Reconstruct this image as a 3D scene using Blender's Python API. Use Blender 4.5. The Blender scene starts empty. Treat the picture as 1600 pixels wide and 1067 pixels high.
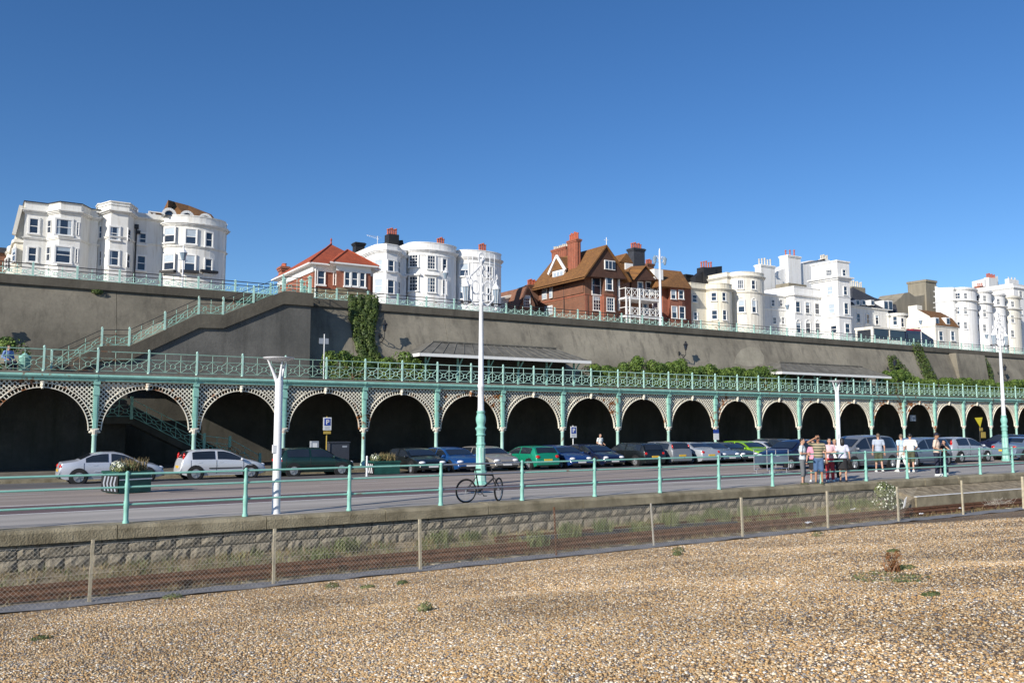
import bpy, math, random
import numpy as np
from mathutils import Vector, Matrix
random.seed(7); rng = np.random.default_rng(7)
R = math.radians
sc = bpy.context.scene
C = sc.collection

# ------------------------------------------------------------------ camera
CAM_F, PITCH, YAW, EYE = 1350.0, 0.0936, 0.5639, 2.2547
cam_d = bpy.data.cameras.new('camera'); cam = bpy.data.objects.new('camera', cam_d); C.objects.link(cam)
cam_d.sensor_width = 36; cam_d.lens = CAM_F/1600*36; cam_d.clip_start = 0.1; cam_d.clip_end = 3000
cam.location = (0, 0, EYE); cam.rotation_euler = (math.pi/2+PITCH, 0, -YAW)
sc.camera = cam
# ------------------------------------------------------------------ sky, sun, exposure
SUN_EL, SUN_AZ = R(25), math.atan2(-0.93, -0.365)      # the sun stands left of and behind the viewer
w = bpy.data.worlds.new('World'); sc.world = w; w.use_nodes = True
nt = w.node_tree; bg = nt.nodes['Background']
sky = nt.nodes.new('ShaderNodeTexSky'); sky.sky_type = 'NISHITA'; sky.sun_disc = False
sky.sun_elevation = SUN_EL; sky.sun_rotation = SUN_AZ % (2*math.pi)
sky.altitude = 1200; sky.air_density = 1.0; sky.dust_density = 0.15; sky.ozone_density = 4.0
hs = nt.nodes.new('ShaderNodeHueSaturation'); hs.inputs['Saturation'].default_value = 1.18; hs.inputs['Hue'].default_value = .505
nt.links.new(sky.outputs[0], hs.inputs['Color']); nt.links.new(hs.outputs[0], bg.inputs[0]); bg.inputs[1].default_value = 0.10
sd = bpy.data.lights.new('sun', 'SUN'); sd.energy = 4.6; sd.angle = R(0.5); sd.color = (1, .93, .82)
sun = bpy.data.objects.new('sun', sd); C.objects.link(sun)
sdir = Vector((math.sin(SUN_AZ)*math.cos(SUN_EL), math.cos(SUN_AZ)*math.cos(SUN_EL), math.sin(SUN_EL)))
sun.rotation_euler = sdir.to_track_quat('Z', 'Y').to_euler()
sc.view_settings.view_transform = 'Standard'; sc.view_settings.look = 'None'
sc.view_settings.exposure = 0.35; sc.view_settings.gamma = 1

# ------------------------------------------------------------------ survey helpers (sight lines from the photographer's spot)
def ray(px, py):
    X = (px-800)/CAM_F; Y = (533.5-py)/CAM_F
    d = math.cos(PITCH)-Y*math.sin(PITCH); u = math.sin(PITCH)+Y*math.cos(PITCH)
    return (X*math.cos(YAW)+d*math.sin(YAW), -X*math.sin(YAW)+d*math.cos(YAW), u)
def AY(px, py, Y):
    r = ray(px, py); t = Y/r[1]; return Vector((r[0]*t, Y, EYE+r[2]*t))
def AZ(px, py, Z):
    r = ray(px, py); t = (Z-EYE)/r[2]; return Vector((r[0]*t, r[1]*t, Z))
def AX(px, py, X):
    r = ray(px, py); t = X/r[0]; return Vector((X, r[1]*t, EYE+r[2]*t))

# ------------------------------------------------------------------ materials
def mat(name, col, rough=.8, var=.12, scale=3.0, bump=0.0, bscale=20.0, metal=0.0, col2=None, streak=False, spec=.5):
    m = bpy.data.materials.new(name); m.use_nodes = True
    n = m.node_tree.nodes; l = m.node_tree.links; b = n['Principled BSDF']
    b.inputs['Roughness'].default_value = rough; b.inputs['Metallic'].default_value = metal
    b.inputs['Specular IOR Level'].default_value = spec
    tc = n.new('ShaderNodeTexCoord'); mp = n.new('ShaderNodeMapping'); l.new(tc.outputs['Object'], mp.inputs[0])
    if streak: mp.inputs['Scale'].default_value = (1, 1, .18)
    nz = n.new('ShaderNodeTexNoise'); nz.inputs['Scale'].default_value = scale; nz.inputs['Detail'].default_value = 8
    nz.inputs['Roughness'].default_value = .65
    l.new(mp.outputs[0], nz.inputs[0])
    cr = n.new('ShaderNodeValToRGB'); l.new(nz.outputs['Fac'], cr.inputs[0])
    a = [max(0, c*(1-var)) for c in col]; c2 = col2 or [min(1, c*(1+var)) for c in col]
    cr.color_ramp.elements[0].position = .35; cr.color_ramp.elements[1].position = .65
    cr.color_ramp.elements[0].color = (*a, 1); cr.color_ramp.elements[1].color = (*c2, 1)
    l.new(cr.outputs[0], b.inputs['Base Color'])
    if bump:
        bz = n.new('ShaderNodeTexNoise'); bz.inputs['Scale'].default_value = bscale; bz.inputs['Detail'].default_value = 5
        l.new(tc.outputs['Object'], bz.inputs[0])
        bp = n.new('ShaderNodeBump'); bp.inputs['Strength'].default_value = bump; bp.inputs['Distance'].default_value = .05
        l.new(bz.outputs['Fac'], bp.inputs['Height']); l.new(bp.outputs[0], b.inputs['Normal'])
    return m
def paint(name, col, rough=.25):
    m = bpy.data.materials.new(name); m.use_nodes = True; b = m.node_tree.nodes['Principled BSDF']
    n = m.node_tree.nodes; l = m.node_tree.links
    nz = n.new('ShaderNodeTexNoise'); nz.inputs['Scale'].default_value = 2.5; nz.inputs['Detail'].default_value = 6
    mr = n.new('ShaderNodeMapRange'); mr.inputs['To Min'].default_value = rough; mr.inputs['To Max'].default_value = rough+.25
    l.new(nz.outputs['Fac'], mr.inputs['Value']); l.new(mr.outputs[0], b.inputs['Roughness'])
    b.inputs['Base Color'].default_value = (*col, 1)
    b.inputs['Metallic'].default_value = .25; b.inputs['Coat Weight'].default_value = .6
    b.inputs['Coat Roughness'].default_value = .08
    return m
def rusty(name, col, amount=.5, rust=(.23, .085, .03)):
    """paint flaking to rust in blotches"""
    m = mat(name, col, .55, .12, 2.5)
    n = m.node_tree.nodes; l = m.node_tree.links; b = n['Principled BSDF']
    src = [x for x in b.inputs['Base Color'].links][0].from_socket
    geo = n.new('ShaderNodeNewGeometry')
    z1 = n.new('ShaderNodeTexNoise'); z1.inputs['Scale'].default_value = .35; z1.inputs['Detail'].default_value = 2
    z2 = n.new('ShaderNodeTexNoise'); z2.inputs['Scale'].default_value = 3.2; z2.inputs['Detail'].default_value = 7
    l.new(geo.outputs['Position'], z1.inputs[0]); l.new(geo.outputs['Position'], z2.inputs[0])
    mu = n.new('ShaderNodeMath'); mu.operation = 'MULTIPLY'; l.new(z1.outputs['Fac'], mu.inputs[0]); l.new(z2.outputs['Fac'], mu.inputs[1])
    cr = n.new('ShaderNodeValToRGB'); cr.color_ramp.elements[0].position = .40-.12*amount; cr.color_ramp.elements[1].position = .47-.12*amount
    l.new(mu.outputs[0], cr.inputs[0])
    mx = n.new('ShaderNodeMix'); mx.data_type = 'RGBA'; l.new(cr.outputs[0], mx.inputs[0]); l.new(src, mx.inputs[6]); mx.inputs[7].default_value = (*rust, 1)
    l.new(mx.outputs[2], b.inputs['Base Color'])
    return m
def brickmat(name, c1, c2, mortar, sx=.22, sz=.075, bump=.4, rough=.9, msize=.012, axis='XZ'):
    m = bpy.data.materials.new(name); m.use_nodes = True
    n = m.node_tree.nodes; l = m.node_tree.links; b = n['Principled BSDF']; b.inputs['Roughness'].default_value = rough
    geo = n.new('ShaderNodeNewGeometry'); sp = n.new('ShaderNodeSeparateXYZ'); l.new(geo.outputs['Position'], sp.inputs[0])
    ad = n.new('ShaderNodeMath'); l.new(sp.outputs[0], ad.inputs[0]); l.new(sp.outputs[1], ad.inputs[1])
    cb = n.new('ShaderNodeCombineXYZ'); l.new(ad.outputs[0], cb.inputs[0]); l.new(sp.outputs[2], cb.inputs[1])
    br = n.new('ShaderNodeTexBrick'); l.new(cb.outputs[0], br.inputs[0])
    br.inputs['Scale'].default_value = 1; br.inputs['Brick Width'].default_value = sx; br.inputs['Row Height'].default_value = sz
    br.inputs['Mortar Size'].default_value = msize
    br.inputs['Color1'].default_value = (*c1, 1); br.inputs['Color2'].default_value = (*c2, 1); br.inputs['Mortar'].default_value = (*mortar, 1)
    nz = n.new('ShaderNodeTexNoise'); nz.inputs['Scale'].default_value = 1.2; nz.inputs['Detail'].default_value = 6; l.new(geo.outputs['Position'], nz.inputs[0])
    mr = n.new('ShaderNodeMapRange'); mr.inputs['To Min'].default_value = .6; mr.inputs['To Max'].default_value = 1.35; l.new(nz.outputs['Fac'], mr.inputs['Value'])
    mx = n.new('ShaderNodeMix'); mx.data_type = 'RGBA'; mx.blend_type = 'MULTIPLY'; mx.inputs[0].default_value = 1
    l.new(br.outputs[0], mx.inputs[6]); l.new(mr.outputs[0], mx.inputs[7]); l.new(mx.outputs[2], b.inputs['Base Color'])
    bp = n.new('ShaderNodeBump'); bp.inputs['Strength'].default_value = bump; bp.inputs['Distance'].default_value = .02; bp.invert = True
    l.new(br.outputs['Fac'], bp.inputs['Height']); l.new(bp.outputs[0], b.inputs['Normal'])
    return m
def glassmat(name, col=(.02, .03, .05), rough=.08):
    m = bpy.data.materials.new(name); m.use_nodes = True; b = m.node_tree.nodes['Principled BSDF']
    n = m.node_tree.nodes; l = m.node_tree.links
    nz = n.new('ShaderNodeTexNoise'); nz.inputs['Scale'].default_value = .8; geo = n.new('ShaderNodeNewGeometry'); l.new(geo.outputs['Position'], nz.inputs[0])
    cr = n.new('ShaderNodeValToRGB'); cr.color_ramp.elements[0].color = (*[c*.5 for c in col], 1); cr.color_ramp.elements[1].color = (*[c*1.8 for c in col], 1)
    l.new(nz.outputs['Fac'], cr.inputs[0]); l.new(cr.outputs[0], b.inputs['Base Color'])
    b.inputs['Roughness'].default_value = rough; b.inputs['Specular IOR Level'].default_value = .8
    return m
M = {}
def stucco(name, col):
    m = mat(name, col, .75, .04, .5, streak=True); n = m.node_tree.nodes; l = m.node_tree.links; b = n['Principled BSDF']; src = b.inputs['Base Color'].links[0].from_socket
    geo = n.new('ShaderNodeNewGeometry'); mp = n.new('ShaderNodeMapping'); mp.inputs['Scale'].default_value = (2.2, 2.2, .22); l.new(geo.outputs['Position'], mp.inputs[0])
    z = n.new('ShaderNodeTexNoise'); z.inputs['Scale'].default_value = 1.0; z.inputs['Detail'].default_value = 9; z.inputs['Roughness'].default_value = .7; l.new(mp.outputs[0], z.inputs[0])
    cr = n.new('ShaderNodeValToRGB'); cr.color_ramp.elements[0].position = .50; cr.color_ramp.elements[1].position = .78; cr.color_ramp.elements[0].color = (1, 1, 1, 1); cr.color_ramp.elements[1].color = (.66, .62, .55, 1)
    l.new(z.outputs['Fac'], cr.inputs[0]); mx = n.new('ShaderNodeMix'); mx.data_type = 'RGBA'; mx.blend_type = 'MULTIPLY'; mx.inputs[0].default_value = 1
    l.new(src, mx.inputs[6]); l.new(cr.outputs[0], mx.inputs[7]); l.new(mx.outputs[2], b.inputs['Base Color']); return m
M['teal'] = rusty('teal_paint', (.26, .52, .445), .42)
M['teal_clean'] = rusty('teal_paint_fresh', (.235, .50, .425), .12)
M['teal_light'] = rusty('pale_teal_paint', (.42, .65, .57), .38)
M['cream_iron'] = rusty('cream_ironwork', (.76, .72, .61), .75, (.34, .14, .05))
M['white'] = stucco('white_stucco', (.75, .745, .71))
M['white2'] = stucco('bright_white_stucco', (.80, .80, .79))
M['cream'] = stucco('cream_stucco', (.70, .66, .55))
M['cream2'] = stucco('ivory_stucco', (.74, .71, .63))
M['trim'] = mat('white_trim', (.80, .80, .78), .5, .04, 2)
M['whitemetal'] = mat('white_enamel', (.74, .75, .77), .35, .05, 1.5)
M['black'] = mat('black_tar', (.018, .018, .02), .6, .2, 2)
M['iron'] = mat('black_iron', (.02, .02, .022), .5, .2, 5)
M['brick'] = brickmat('brown_brick', (.27, .098, .048), (.20, .075, .038), (.15, .11, .085))
M['redbrick'] = brickmat('red_brick', (.40, .10, .05), (.32, .08, .04), (.22, .14, .10))
M['tilehung'] = brickmat('hung_tiles', (.12, .055, .033), (.095, .045, .03), (.05, .025, .02), .16, .11)
M['redtile'] = brickmat('red_roof_tiles', (.46, .095, .035), (.38, .075, .03), (.16, .035, .02), .18, .12)
M['browntile'] = brickmat('mossy_brown_tiles', (.29, .135, .035), (.19, .085, .028), (.08, .04, .02), .18, .12)
M['slate'] = brickmat('slate', (.055, .06, .075), (.04, .045, .06), (.02, .022, .03), .25, .14)
M['render'] = mat('grey_render', (.24, .215, .165), .9, .2, .8, streak=True)
M['pot'] = mat('terracotta', (.42, .11, .06), .8, .2, 3)
M['potw'] = mat('pale_pots', (.60, .55, .45), .8, .15, 3)
M['glass'] = glassmat('window_glass'); M['blind'] = mat('window_blind', (.38, .45, .52), .5, .1, 2)
M['carglass'] = glassmat('car_glass', (.015, .02, .028), .05)
M['tyre'] = mat('rubber', (.015, .015, .015), .8, .2, 10)
M['rim'] = mat('alloy', (.45, .46, .48), .3, .1, 5, metal=.7)
M['lamp_clear'] = mat('headlamp', (.75, .77, .8), .1, .05, 5)
M['lamp_red'] = mat('tail_lamp', (.5, .015, .01), .15, .1, 5)
M['plate_w'] = mat('white_plate', (.7, .7, .7), .4, .03, 5); M['plate_y'] = mat('yellow_plate', (.7, .45, .05), .4, .03, 5)
M['wood'] = mat('weathered_timber', (.44, .39, .28), .85, .2, 8, .3, 40)
M['wire'] = mat('galvanised_wire', (.42, .39, .33), .6, .2, 5)
M['rust'] = mat('rusted_rail', (.095, .04, .02), .85, .35, 6, .3, 30, col2=(.17, .075, .035))
M['coping'] = mat('coping_stone', (.22, .185, .115), .9, .3, 1.6, .5, 25, col2=(.34, .295, .20))
M['blockstone'] = mat('rough_block_stone', (.22, .195, .145), .95, .3, 5, .8, 14, col2=(.30, .265, .20))
M['lead'] = mat('lead_roof', (.14, .135, .12), .9, .3, 1.5, streak=True, spec=.15)
M['dgreen'] = mat('dark_green_paint', (.012, .07, .055), .4, .2, 3)
M['soil'] = mat('soil', (.06, .04, .025), 1, .3, 8)

def concrete(name, c1, c2, c3, sc1=.25):
    m = bpy.data.materials.new(name); m.use_nodes = True
    n = m.node_tree.nodes; l = m.node_tree.links; b = n['Principled BSDF']; b.inputs['Roughness'].default_value = .92
    geo = n.new('ShaderNodeNewGeometry')
    def noise(s, vs, d=8, r=.65):
        mp = n.new('ShaderNodeMapping'); mp.inputs['Scale'].default_value = vs; l.new(geo.outputs['Position'], mp.inputs[0])
        z = n.new('ShaderNodeTexNoise'); z.inputs['Scale'].default_value = s; z.inputs['Detail'].default_value = d; z.inputs['Roughness'].default_value = r
        l.new(mp.outputs[0], z.inputs[0]); return z
    a = noise(sc1, (1, 1, 1)); s = noise(1.0, (1.6, 1.6, .16)); f = noise(5, (1, 1, 1))
    r1 = n.new('ShaderNodeValToRGB'); r1.color_ramp.elements[0].position = .36; r1.color_ramp.elements[1].position = .64
    r1.color_ramp.elements[0].color = (*c1, 1); r1.color_ramp.elements[1].color = (*c2, 1)
    l.new(a.outputs['Fac'], r1.inputs[0])
    r2 = n.new('ShaderNodeValToRGB'); r2.color_ramp.elements[0].position = .5; r2.color_ramp.elements[1].position = .75
    l.new(s.outputs['Fac'], r2.inputs[0])
    mx = n.new('ShaderNodeMix'); mx.data_type = 'RGBA'; mf = n.new('ShaderNodeMath'); mf.operation = 'MULTIPLY'; mf.inputs[1].default_value = .85
    l.new(r2.outputs[0], mf.inputs[0]); l.new(mf.outputs[0], mx.inputs[0]); l.new(r1.outputs[0], mx.inputs[6]); mx.inputs[7].default_value = (*c3, 1)
    mr = n.new('ShaderNodeMapRange'); mr.inputs['To Min'].default_value = .75; mr.inputs['To Max'].default_value = 1.25; l.new(f.outputs['Fac'], mr.inputs['Value'])
    m2 = n.new('ShaderNodeMix'); m2.data_type = 'RGBA'; m2.blend_type = 'MULTIPLY'; m2.inputs[0].default_value = 1
    l.new(mx.outputs[2], m2.inputs[6]); l.new(mr.outputs[0], m2.inputs[7]); l.new(m2.outputs[2], b.inputs['Base Color'])
    bp = n.new('ShaderNodeBump'); bp.inputs['Strength'].default_value = .35; bp.inputs['Distance'].default_value = .05
    l.new(f.outputs['Fac'], bp.inputs['Height']); l.new(bp.outputs[0], b.inputs['Normal'])
    return m
M['cliff'] = concrete('weathered_concrete', (.150, .135, .106), (.31, .28, .22), (.095, .086, .07), .17)
def dirt_side(m, x0, x1, lo, hi):
    n = m.node_tree.nodes; l = m.node_tree.links; b = n['Principled BSDF']; src = b.inputs['Base Color'].links[0].from_socket
    geo = n.new('ShaderNodeNewGeometry'); sp = n.new('ShaderNodeSeparateXYZ'); l.new(geo.outputs['Position'], sp.inputs[0])
    nz_ = n.new('ShaderNodeTexNoise'); nz_.inputs['Scale'].default_value = .25; l.new(geo.outputs['Position'], nz_.inputs[0])
    ma = n.new('ShaderNodeMath'); ma.operation = 'MULTIPLY_ADD'; ma.inputs[1].default_value = 14; l.new(nz_.outputs['Fac'], ma.inputs[0]); l.new(sp.outputs[0], ma.inputs[2])
    mr = n.new('ShaderNodeMapRange'); mr.inputs['From Min'].default_value = x0+7; mr.inputs['From Max'].default_value = x1+7; mr.inputs['To Min'].default_value = lo; mr.inputs['To Max'].default_value = hi
    l.new(ma.outputs[0], mr.inputs['Value']); mx = n.new('ShaderNodeMix'); mx.data_type = 'RGBA'; mx.blend_type = 'MULTIPLY'; mx.inputs[0].default_value = 1
    l.new(src, mx.inputs[6]); l.new(mr.outputs[0], mx.inputs[7]); l.new(mx.outputs[2], b.inputs['Base Color'])
dirt_side(M['cliff'], 14, 30, .72, 1.0)
M['block'] = concrete('dark_concrete', (.095, .094, .088), (.14, .136, .125), (.06, .059, .055), .5)
M['wallcap'] = concrete('coping_concrete', (.085, .075, .058), (.125, .112, .088), (.055, .05, .04), .5)
M['deckconc'] = concrete('deck_concrete', (.13, .12, .10), (.22, .20, .17), (.09, .08, .06), .7)
M['undercroft'] = concrete('shade_darkened_undercroft_wall', (.045, .043, .037), (.085, .08, .066), (.026, .03, .016), .4)  # deep shade below the deck is painted into this dark concrete colour

def asphalt(name, col, fine=60):
    m = bpy.data.materials.new(name); m.use_nodes = True
    n = m.node_tree.nodes; l = m.node_tree.links; b = n['Principled BSDF']; b.inputs['Roughness'].default_value = .9
    geo = n.new('ShaderNodeNewGeometry')
    mp = n.new('ShaderNodeMapping'); mp.inputs['Scale'].default_value = (.12, .9, 1); l.new(geo.outputs['Position'], mp.inputs[0])
    a = n.new('ShaderNodeTexNoise'); a.inputs['Scale'].default_value = 1; a.inputs['Detail'].default_value = 7; l.new(mp.outputs[0], a.inputs[0])
    f = n.new('ShaderNodeTexNoise'); f.inputs['Scale'].default_value = fine; l.new(geo.outputs['Position'], f.inputs[0])
    ad = n.new('ShaderNodeMath'); ad.operation = 'ADD'; l.new(a.outputs['Fac'], ad.inputs[0]); l.new(f.outputs['Fac'], ad.inputs[1])
    r = n.new('ShaderNodeValToRGB'); r.color_ramp.elements[0].position = .40; r.color_ramp.elements[1].position = .62
    hf = n.new('ShaderNodeMath'); hf.operation = 'MULTIPLY'; hf.inputs[1].default_value = .5; l.new(ad.outputs[0], hf.inputs[0]); l.new(hf.outputs[0], r.inputs[0])
    r.color_ramp.elements[0].color = (*[c*.72 for c in col], 1); r.color_ramp.elements[1].color = (*[c*1.28 for c in col], 1)
    l.new(r.outputs[0], b.inputs['Base Color'])
    bp = n.new('ShaderNodeBump'); bp.inputs['Strength'].default_value = .3; bp.inputs['Distance'].default_value = .01
    l.new(f.outputs['Fac'], bp.inputs['Height']); l.new(bp.outputs[0], b.inputs['Normal'])
    return m
M['promenade'] = asphalt('grey_promenade', (.38, .35, .315))
M['road'] = asphalt('reddish_asphalt', (.33, .275, .235))
M['road2'] = asphalt('dark_maroon_lane', (.13, .088, .09))
M['line'] = mat('road_paint', (.80, .80, .78), .7, .12, 6)
M['gravel'] = mat('trackside_ground', (.20, .155, .095), .95, .35, 3.5, .6, 30, col2=(.36, .30, .205))
M['greystrip'] = mat('grey_membrane', (.20, .20, .205), .9, .2, 4, .3, 20)

def leafmat(name, c1, c2):
    m = bpy.data.materials.new(name); m.use_nodes = True
    n = m.node_tree.nodes; l = m.node_tree.links; b = n['Principled BSDF']; b.inputs['Roughness'].default_value = .6
    geo = n.new('ShaderNodeNewGeometry')
    z = n.new('ShaderNodeTexNoise'); z.inputs['Scale'].default_value = 2.2; z.inputs['Detail'].default_value = 4; l.new(geo.outputs['Position'], z.inputs[0])
    r = n.new('ShaderNodeValToRGB'); r.color_ramp.elements[0].position = .38; r.color_ramp.elements[1].position = .62
    r.color_ramp.elements[0].color = (*c1, 1); r.color_ramp.elements[1].color = (*c2, 1)
    l.new(z.outputs['Fac'], r.inputs[0]); l.new(r.outputs[0], b.inputs['Base Color'])
    return m
M['leaf'] = leafmat('shrub_leaves', (.04, .085, .012), (.13, .20, .028))
M['ivy'] = leafmat('ivy_leaves', (.035, .065, .012), (.09, .13, .022))
M['weed'] = leafmat('weed_leaves', (.07, .10, .03), (.17, .19, .07))
M['drygrass'] = leafmat('dry_grass', (.16, .12, .05), (.28, .22, .10))
M['redplant'] = leafmat('rusty_dock', (.16, .065, .02), (.32, .14, .05))
M['petal'] = mat('white_petals', (.7, .72, .6), .7, .1, 5)
M['twig'] = mat('twigs', (.07, .05, .03), .9, .2, 5)

# ------------------------------------------------------------------ mesh builder
class MB:
    def __init__(s): s.v = []; s.f = []
    def add(s, vs, fs):
        o = len(s.v); s.v += [tuple(p) for p in vs]; s.f += [tuple(i+o for i in f) for f in fs]; return s
    def box(s, x0, x1, y0, y1, z0, z1):
        return s.add([(x0,y0,z0),(x1,y0,z0),(x1,y1,z0),(x0,y1,z0),(x0,y0,z1),(x1,y0,z1),(x1,y1,z1),(x0,y1,z1)],
                     [(3,2,1,0),(4,5,6,7),(0,1,5,4),(1,2,6,5),(2,3,7,6),(3,0,4,7)])
    def cbox(s, cx, cy, cz, sx, sy, sz): return s.box(cx-sx/2, cx+sx/2, cy-sy/2, cy+sy/2, cz-sz/2, cz+sz/2)
    def obox(s, o, ax, ay, az):
        """box from corner-centre o with half-axis vectors"""
        o = Vector(o); ax = Vector(ax); ay = Vector(ay); az = Vector(az); vs = []
        for c in (-1, 1):
            for b, a in ((-1,-1),(-1,1),(1,1),(1,-1)): vs.append(o+ax*a+ay*b+az*c)
        return s.add(vs, [(3,2,1,0),(4,5,6,7),(0,1,5,4),(1,2,6,5),(2,3,7,6),(3,0,4,7)])
    def bar(s, p, q, w, h=None, up=(0,0,1)):
        p = Vector(p); q = Vector(q); d = q-p; L = d.length
        if L < 1e-6: return s
        d /= L; u = Vector(up)
        if abs(d.dot(u)) > .99: u = Vector((0, 1, 0))
        a = d.cross(u).normalized(); b = a.cross(d)
        return s.obox((p+q)/2, d*L/2, a*w/2, b*(h or w)/2)
    def tube(s, p, q, r, r2=None, n=8, cap=True):
        p = Vector(p); q = Vector(q); d = (q-p)
        if d.length < 1e-7: return s
        d.normalize(); r2 = r if r2 is None else r2
        u = Vector((0, 0, 1)) if abs(d.z) < .9 else Vector((1, 0, 0))
        a = d.cross(u).normalized(); b = d.cross(a); vs = []
        for c, rr in ((p, r), (q, r2)):
            for i in range(n):
                t = 2*math.pi*i/n; vs.append(c+a*math.cos(t)*rr+b*math.sin(t)*rr)
        fs = [(i, (i+1) % n, n+(i+1) % n, n+i) for i in range(n)]
        if cap: fs += [tuple(range(n-1, -1, -1)), tuple(range(n, 2*n))]
        return s.add(vs, fs)
    def path(s, pts, r, n=6):
        for i in range(len(pts)-1): s.tube(pts[i], pts[i+1], r if not isinstance(r, (list, tuple)) else r[i], None if not isinstance(r, (list, tuple)) else r[i+1], n)
        return s
    def ring(s, c, r, tr, n=20, m=6, ax=(1,0,0), ay=(0,0,1)):
        c = Vector(c); ax = Vector(ax); ay = Vector(ay); az = ax.cross(ay); vs = []; fs = []
        for i in range(n):
            t = 2*math.pi*i/n; d = ax*math.cos(t)+ay*math.sin(t)
            for j in range(m):
                u = 2*math.pi*j/m; vs.append(c+d*(r+tr*math.cos(u))+az*tr*math.sin(u))
        for i in range(n):
            for j in range(m): fs.append((i*m+j, ((i+1) % n)*m+j, ((i+1) % n)*m+(j+1) % m, i*m+(j+1) % m))
        return s.add(vs, fs)
    def lathe(s, prof, c=(0,0,0), n=16, sq=False):
        vs = []; fs = []; k = len(prof)
        for r, z in prof:
            for i in range(n):
                t = 2*math.pi*i/n+(math.pi/n if sq else 0); vs.append((c[0]+r*math.cos(t), c[1]+r*math.sin(t), c[2]+z))
        for a in range(k-1):
            for i in range(n): fs.append((a*n+i, a*n+(i+1) % n, (a+1)*n+(i+1) % n, (a+1)*n+i))
        fs.append(tuple(range(n-1, -1, -1))); fs.append(tuple((k-1)*n+i for i in range(n)))
        return s.add(vs, fs)
    def ell(s, c, r, n=10, m=7):
        vs = [(c[0], c[1], c[2]-r[2])]; fs = []
        for j in range(1, m):
            p = math.pi*j/m-math.pi/2
            for i in range(n):
                t = 2*math.pi*i/n; vs.append((c[0]+r[0]*math.cos(p)*math.cos(t), c[1]+r[1]*math.cos(p)*math.sin(t), c[2]+r[2]*math.sin(p)))
        vs.append((c[0], c[1], c[2]+r[2])); L = len(vs)-1
        for i in range(n): fs.append((0, 1+(i+1) % n, 1+i)); fs.append((L, L-n+i, L-n+(i+1) % n))
        for j in range(m-2):
            for i in range(n): a = 1+j*n; fs.append((a+i, a+(i+1) % n, a+n+(i+1) % n, a+n+i))
        return s.add(vs, fs)
    def prism(s, poly, z0, z1):
        n = len(poly); vs = [(x, y, z0) for x, y in poly]+[(x, y, z1) for x, y in poly]
        return s.add(vs, [(i, (i+1) % n, n+(i+1) % n, n+i) for i in range(n)]+[tuple(range(n-1, -1, -1)), tuple(range(n, 2*n))])
    def xz(s, poly, y0, y1):
        n = len(poly); vs = [(x, y0, z) for x, z in poly]+[(x, y1, z) for x, z in poly]
        return s.add(vs, [(n+i, n+(i+1) % n, (i+1) % n, i) for i in range(n)]+[tuple(range(n)), tuple(range(2*n-1, n-1, -1))])
    def yz(s, poly, x0, x1):
        n = len(poly); vs = [(x0, y, z) for y, z in poly]+[(x1, y, z) for y, z in poly]
        return s.add(vs, [(i, (i+1) % n, n+(i+1) % n, n+i) for i in range(n)]+[tuple(range(n-1, -1, -1)), tuple(range(n, 2*n))])
    def face(s, pts, th=0):
        return s.add(pts, [tuple(range(len(pts)))])
    def build(s, name, m, parent=None, org=None, smooth=False, fix=True):
        me = bpy.data.meshes.new(name)
        o = Vector(org) if org is not None else Vector((0, 0, 0))
        me.from_pydata([Vector(v)-o for v in s.v], [], s.f)
        if fix:
            import bmesh
            bm = bmesh.new(); bm.from_mesh(me); bmesh.ops.recalc_face_normals(bm, faces=bm.faces); bm.to_mesh(me); bm.free()
        if smooth:
            me.polygons.foreach_set('use_smooth', [True]*len(me.polygons))
            if smooth != 'all': me.set_sharp_from_angle(angle=R(40))
        me.update()
        ob = bpy.data.objects.new(name, me); C.objects.link(ob)
        if m is not None: me.materials.append(M[m] if isinstance(m, str) else m)
        if parent is not None: ob.parent = parent
        return ob
def tag(o, label, cat, group=None, kind=None):
    o['label'] = label
    if cat: o['category'] = cat
    if group: o['group'] = group
    if kind: o['kind'] = kind
    return o
def thing(name, label, cat, loc=(0,0,0), rz=0, group=None):
    o = bpy.data.objects.new(name, None); C.objects.link(o); o.location = loc; o.rotation_euler = (0, 0, rz); o.empty_display_size = .3
    return tag(o, label, cat, group)
def struct(name, mb, m, **k):
    o = mb.build(name, m, **k); o['kind'] = 'structure'; return o
KIDS = {}
def dup(root, loc, rz=0, label=None, scale=None):
    def cp(o, par):
        c = o.copy(); C.objects.link(c)
        if par is not None: c.parent = par
        for ch in o.children: cp(ch, c)
        return c
    r = cp(root, None); r.location = loc; r.rotation_euler = (0, 0, rz)
    if scale: r.scale = (scale,)*3
    if label: r['label'] = label
    return r
ORD = ['first','second','third','fourth','fifth','sixth','seventh','eighth','ninth','tenth','eleventh','twelfth','thirteenth','fourteenth','fifteenth','sixteenth','seventeenth','eighteenth','nineteenth','twentieth','twenty-first','twenty-second','twenty-third','twenty-fourth','twenty-fifth','twenty-sixth']

# ================================================================== SETTING
YR, YC, BAY, CX0 = 21.31, 46.89, 4.692, 5.455
ROADK = 0.0257
def zroad(Y): return 0.0 if Y < 29 else -ROADK*(min(Y, 43.4)-29)
def AR(px, py, dz=0):
    """where a sight line meets the road"""
    p = AZ(px, py, 0)
    if p.y <= 29: return p
    r = ray(px, py); t = (-EYE+ROADK*29)/(r[2]+ROADK*r[1]); return Vector((r[0]*t, r[1]*t, EYE+r[2]*t))
def grid(x0, x1, nx, y0, y1, ny, zf, xs=None, ys=None):
    xs = np.linspace(x0, x1, nx) if xs is None else xs; ys = np.linspace(y0, y1, ny) if ys is None else ys
    mb = MB(); nx = len(xs); ny = len(ys)
    mb.v = [(x, y, zf(x, y)) for y in ys for x in xs]
    mb.f = [(j*nx+i, j*nx+i+1, (j+1)*nx+i+1, (j+1)*nx+i) for j in range(ny-1) for i in range(nx-1)]
    return mb
from mathutils import noise as mnoise
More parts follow.
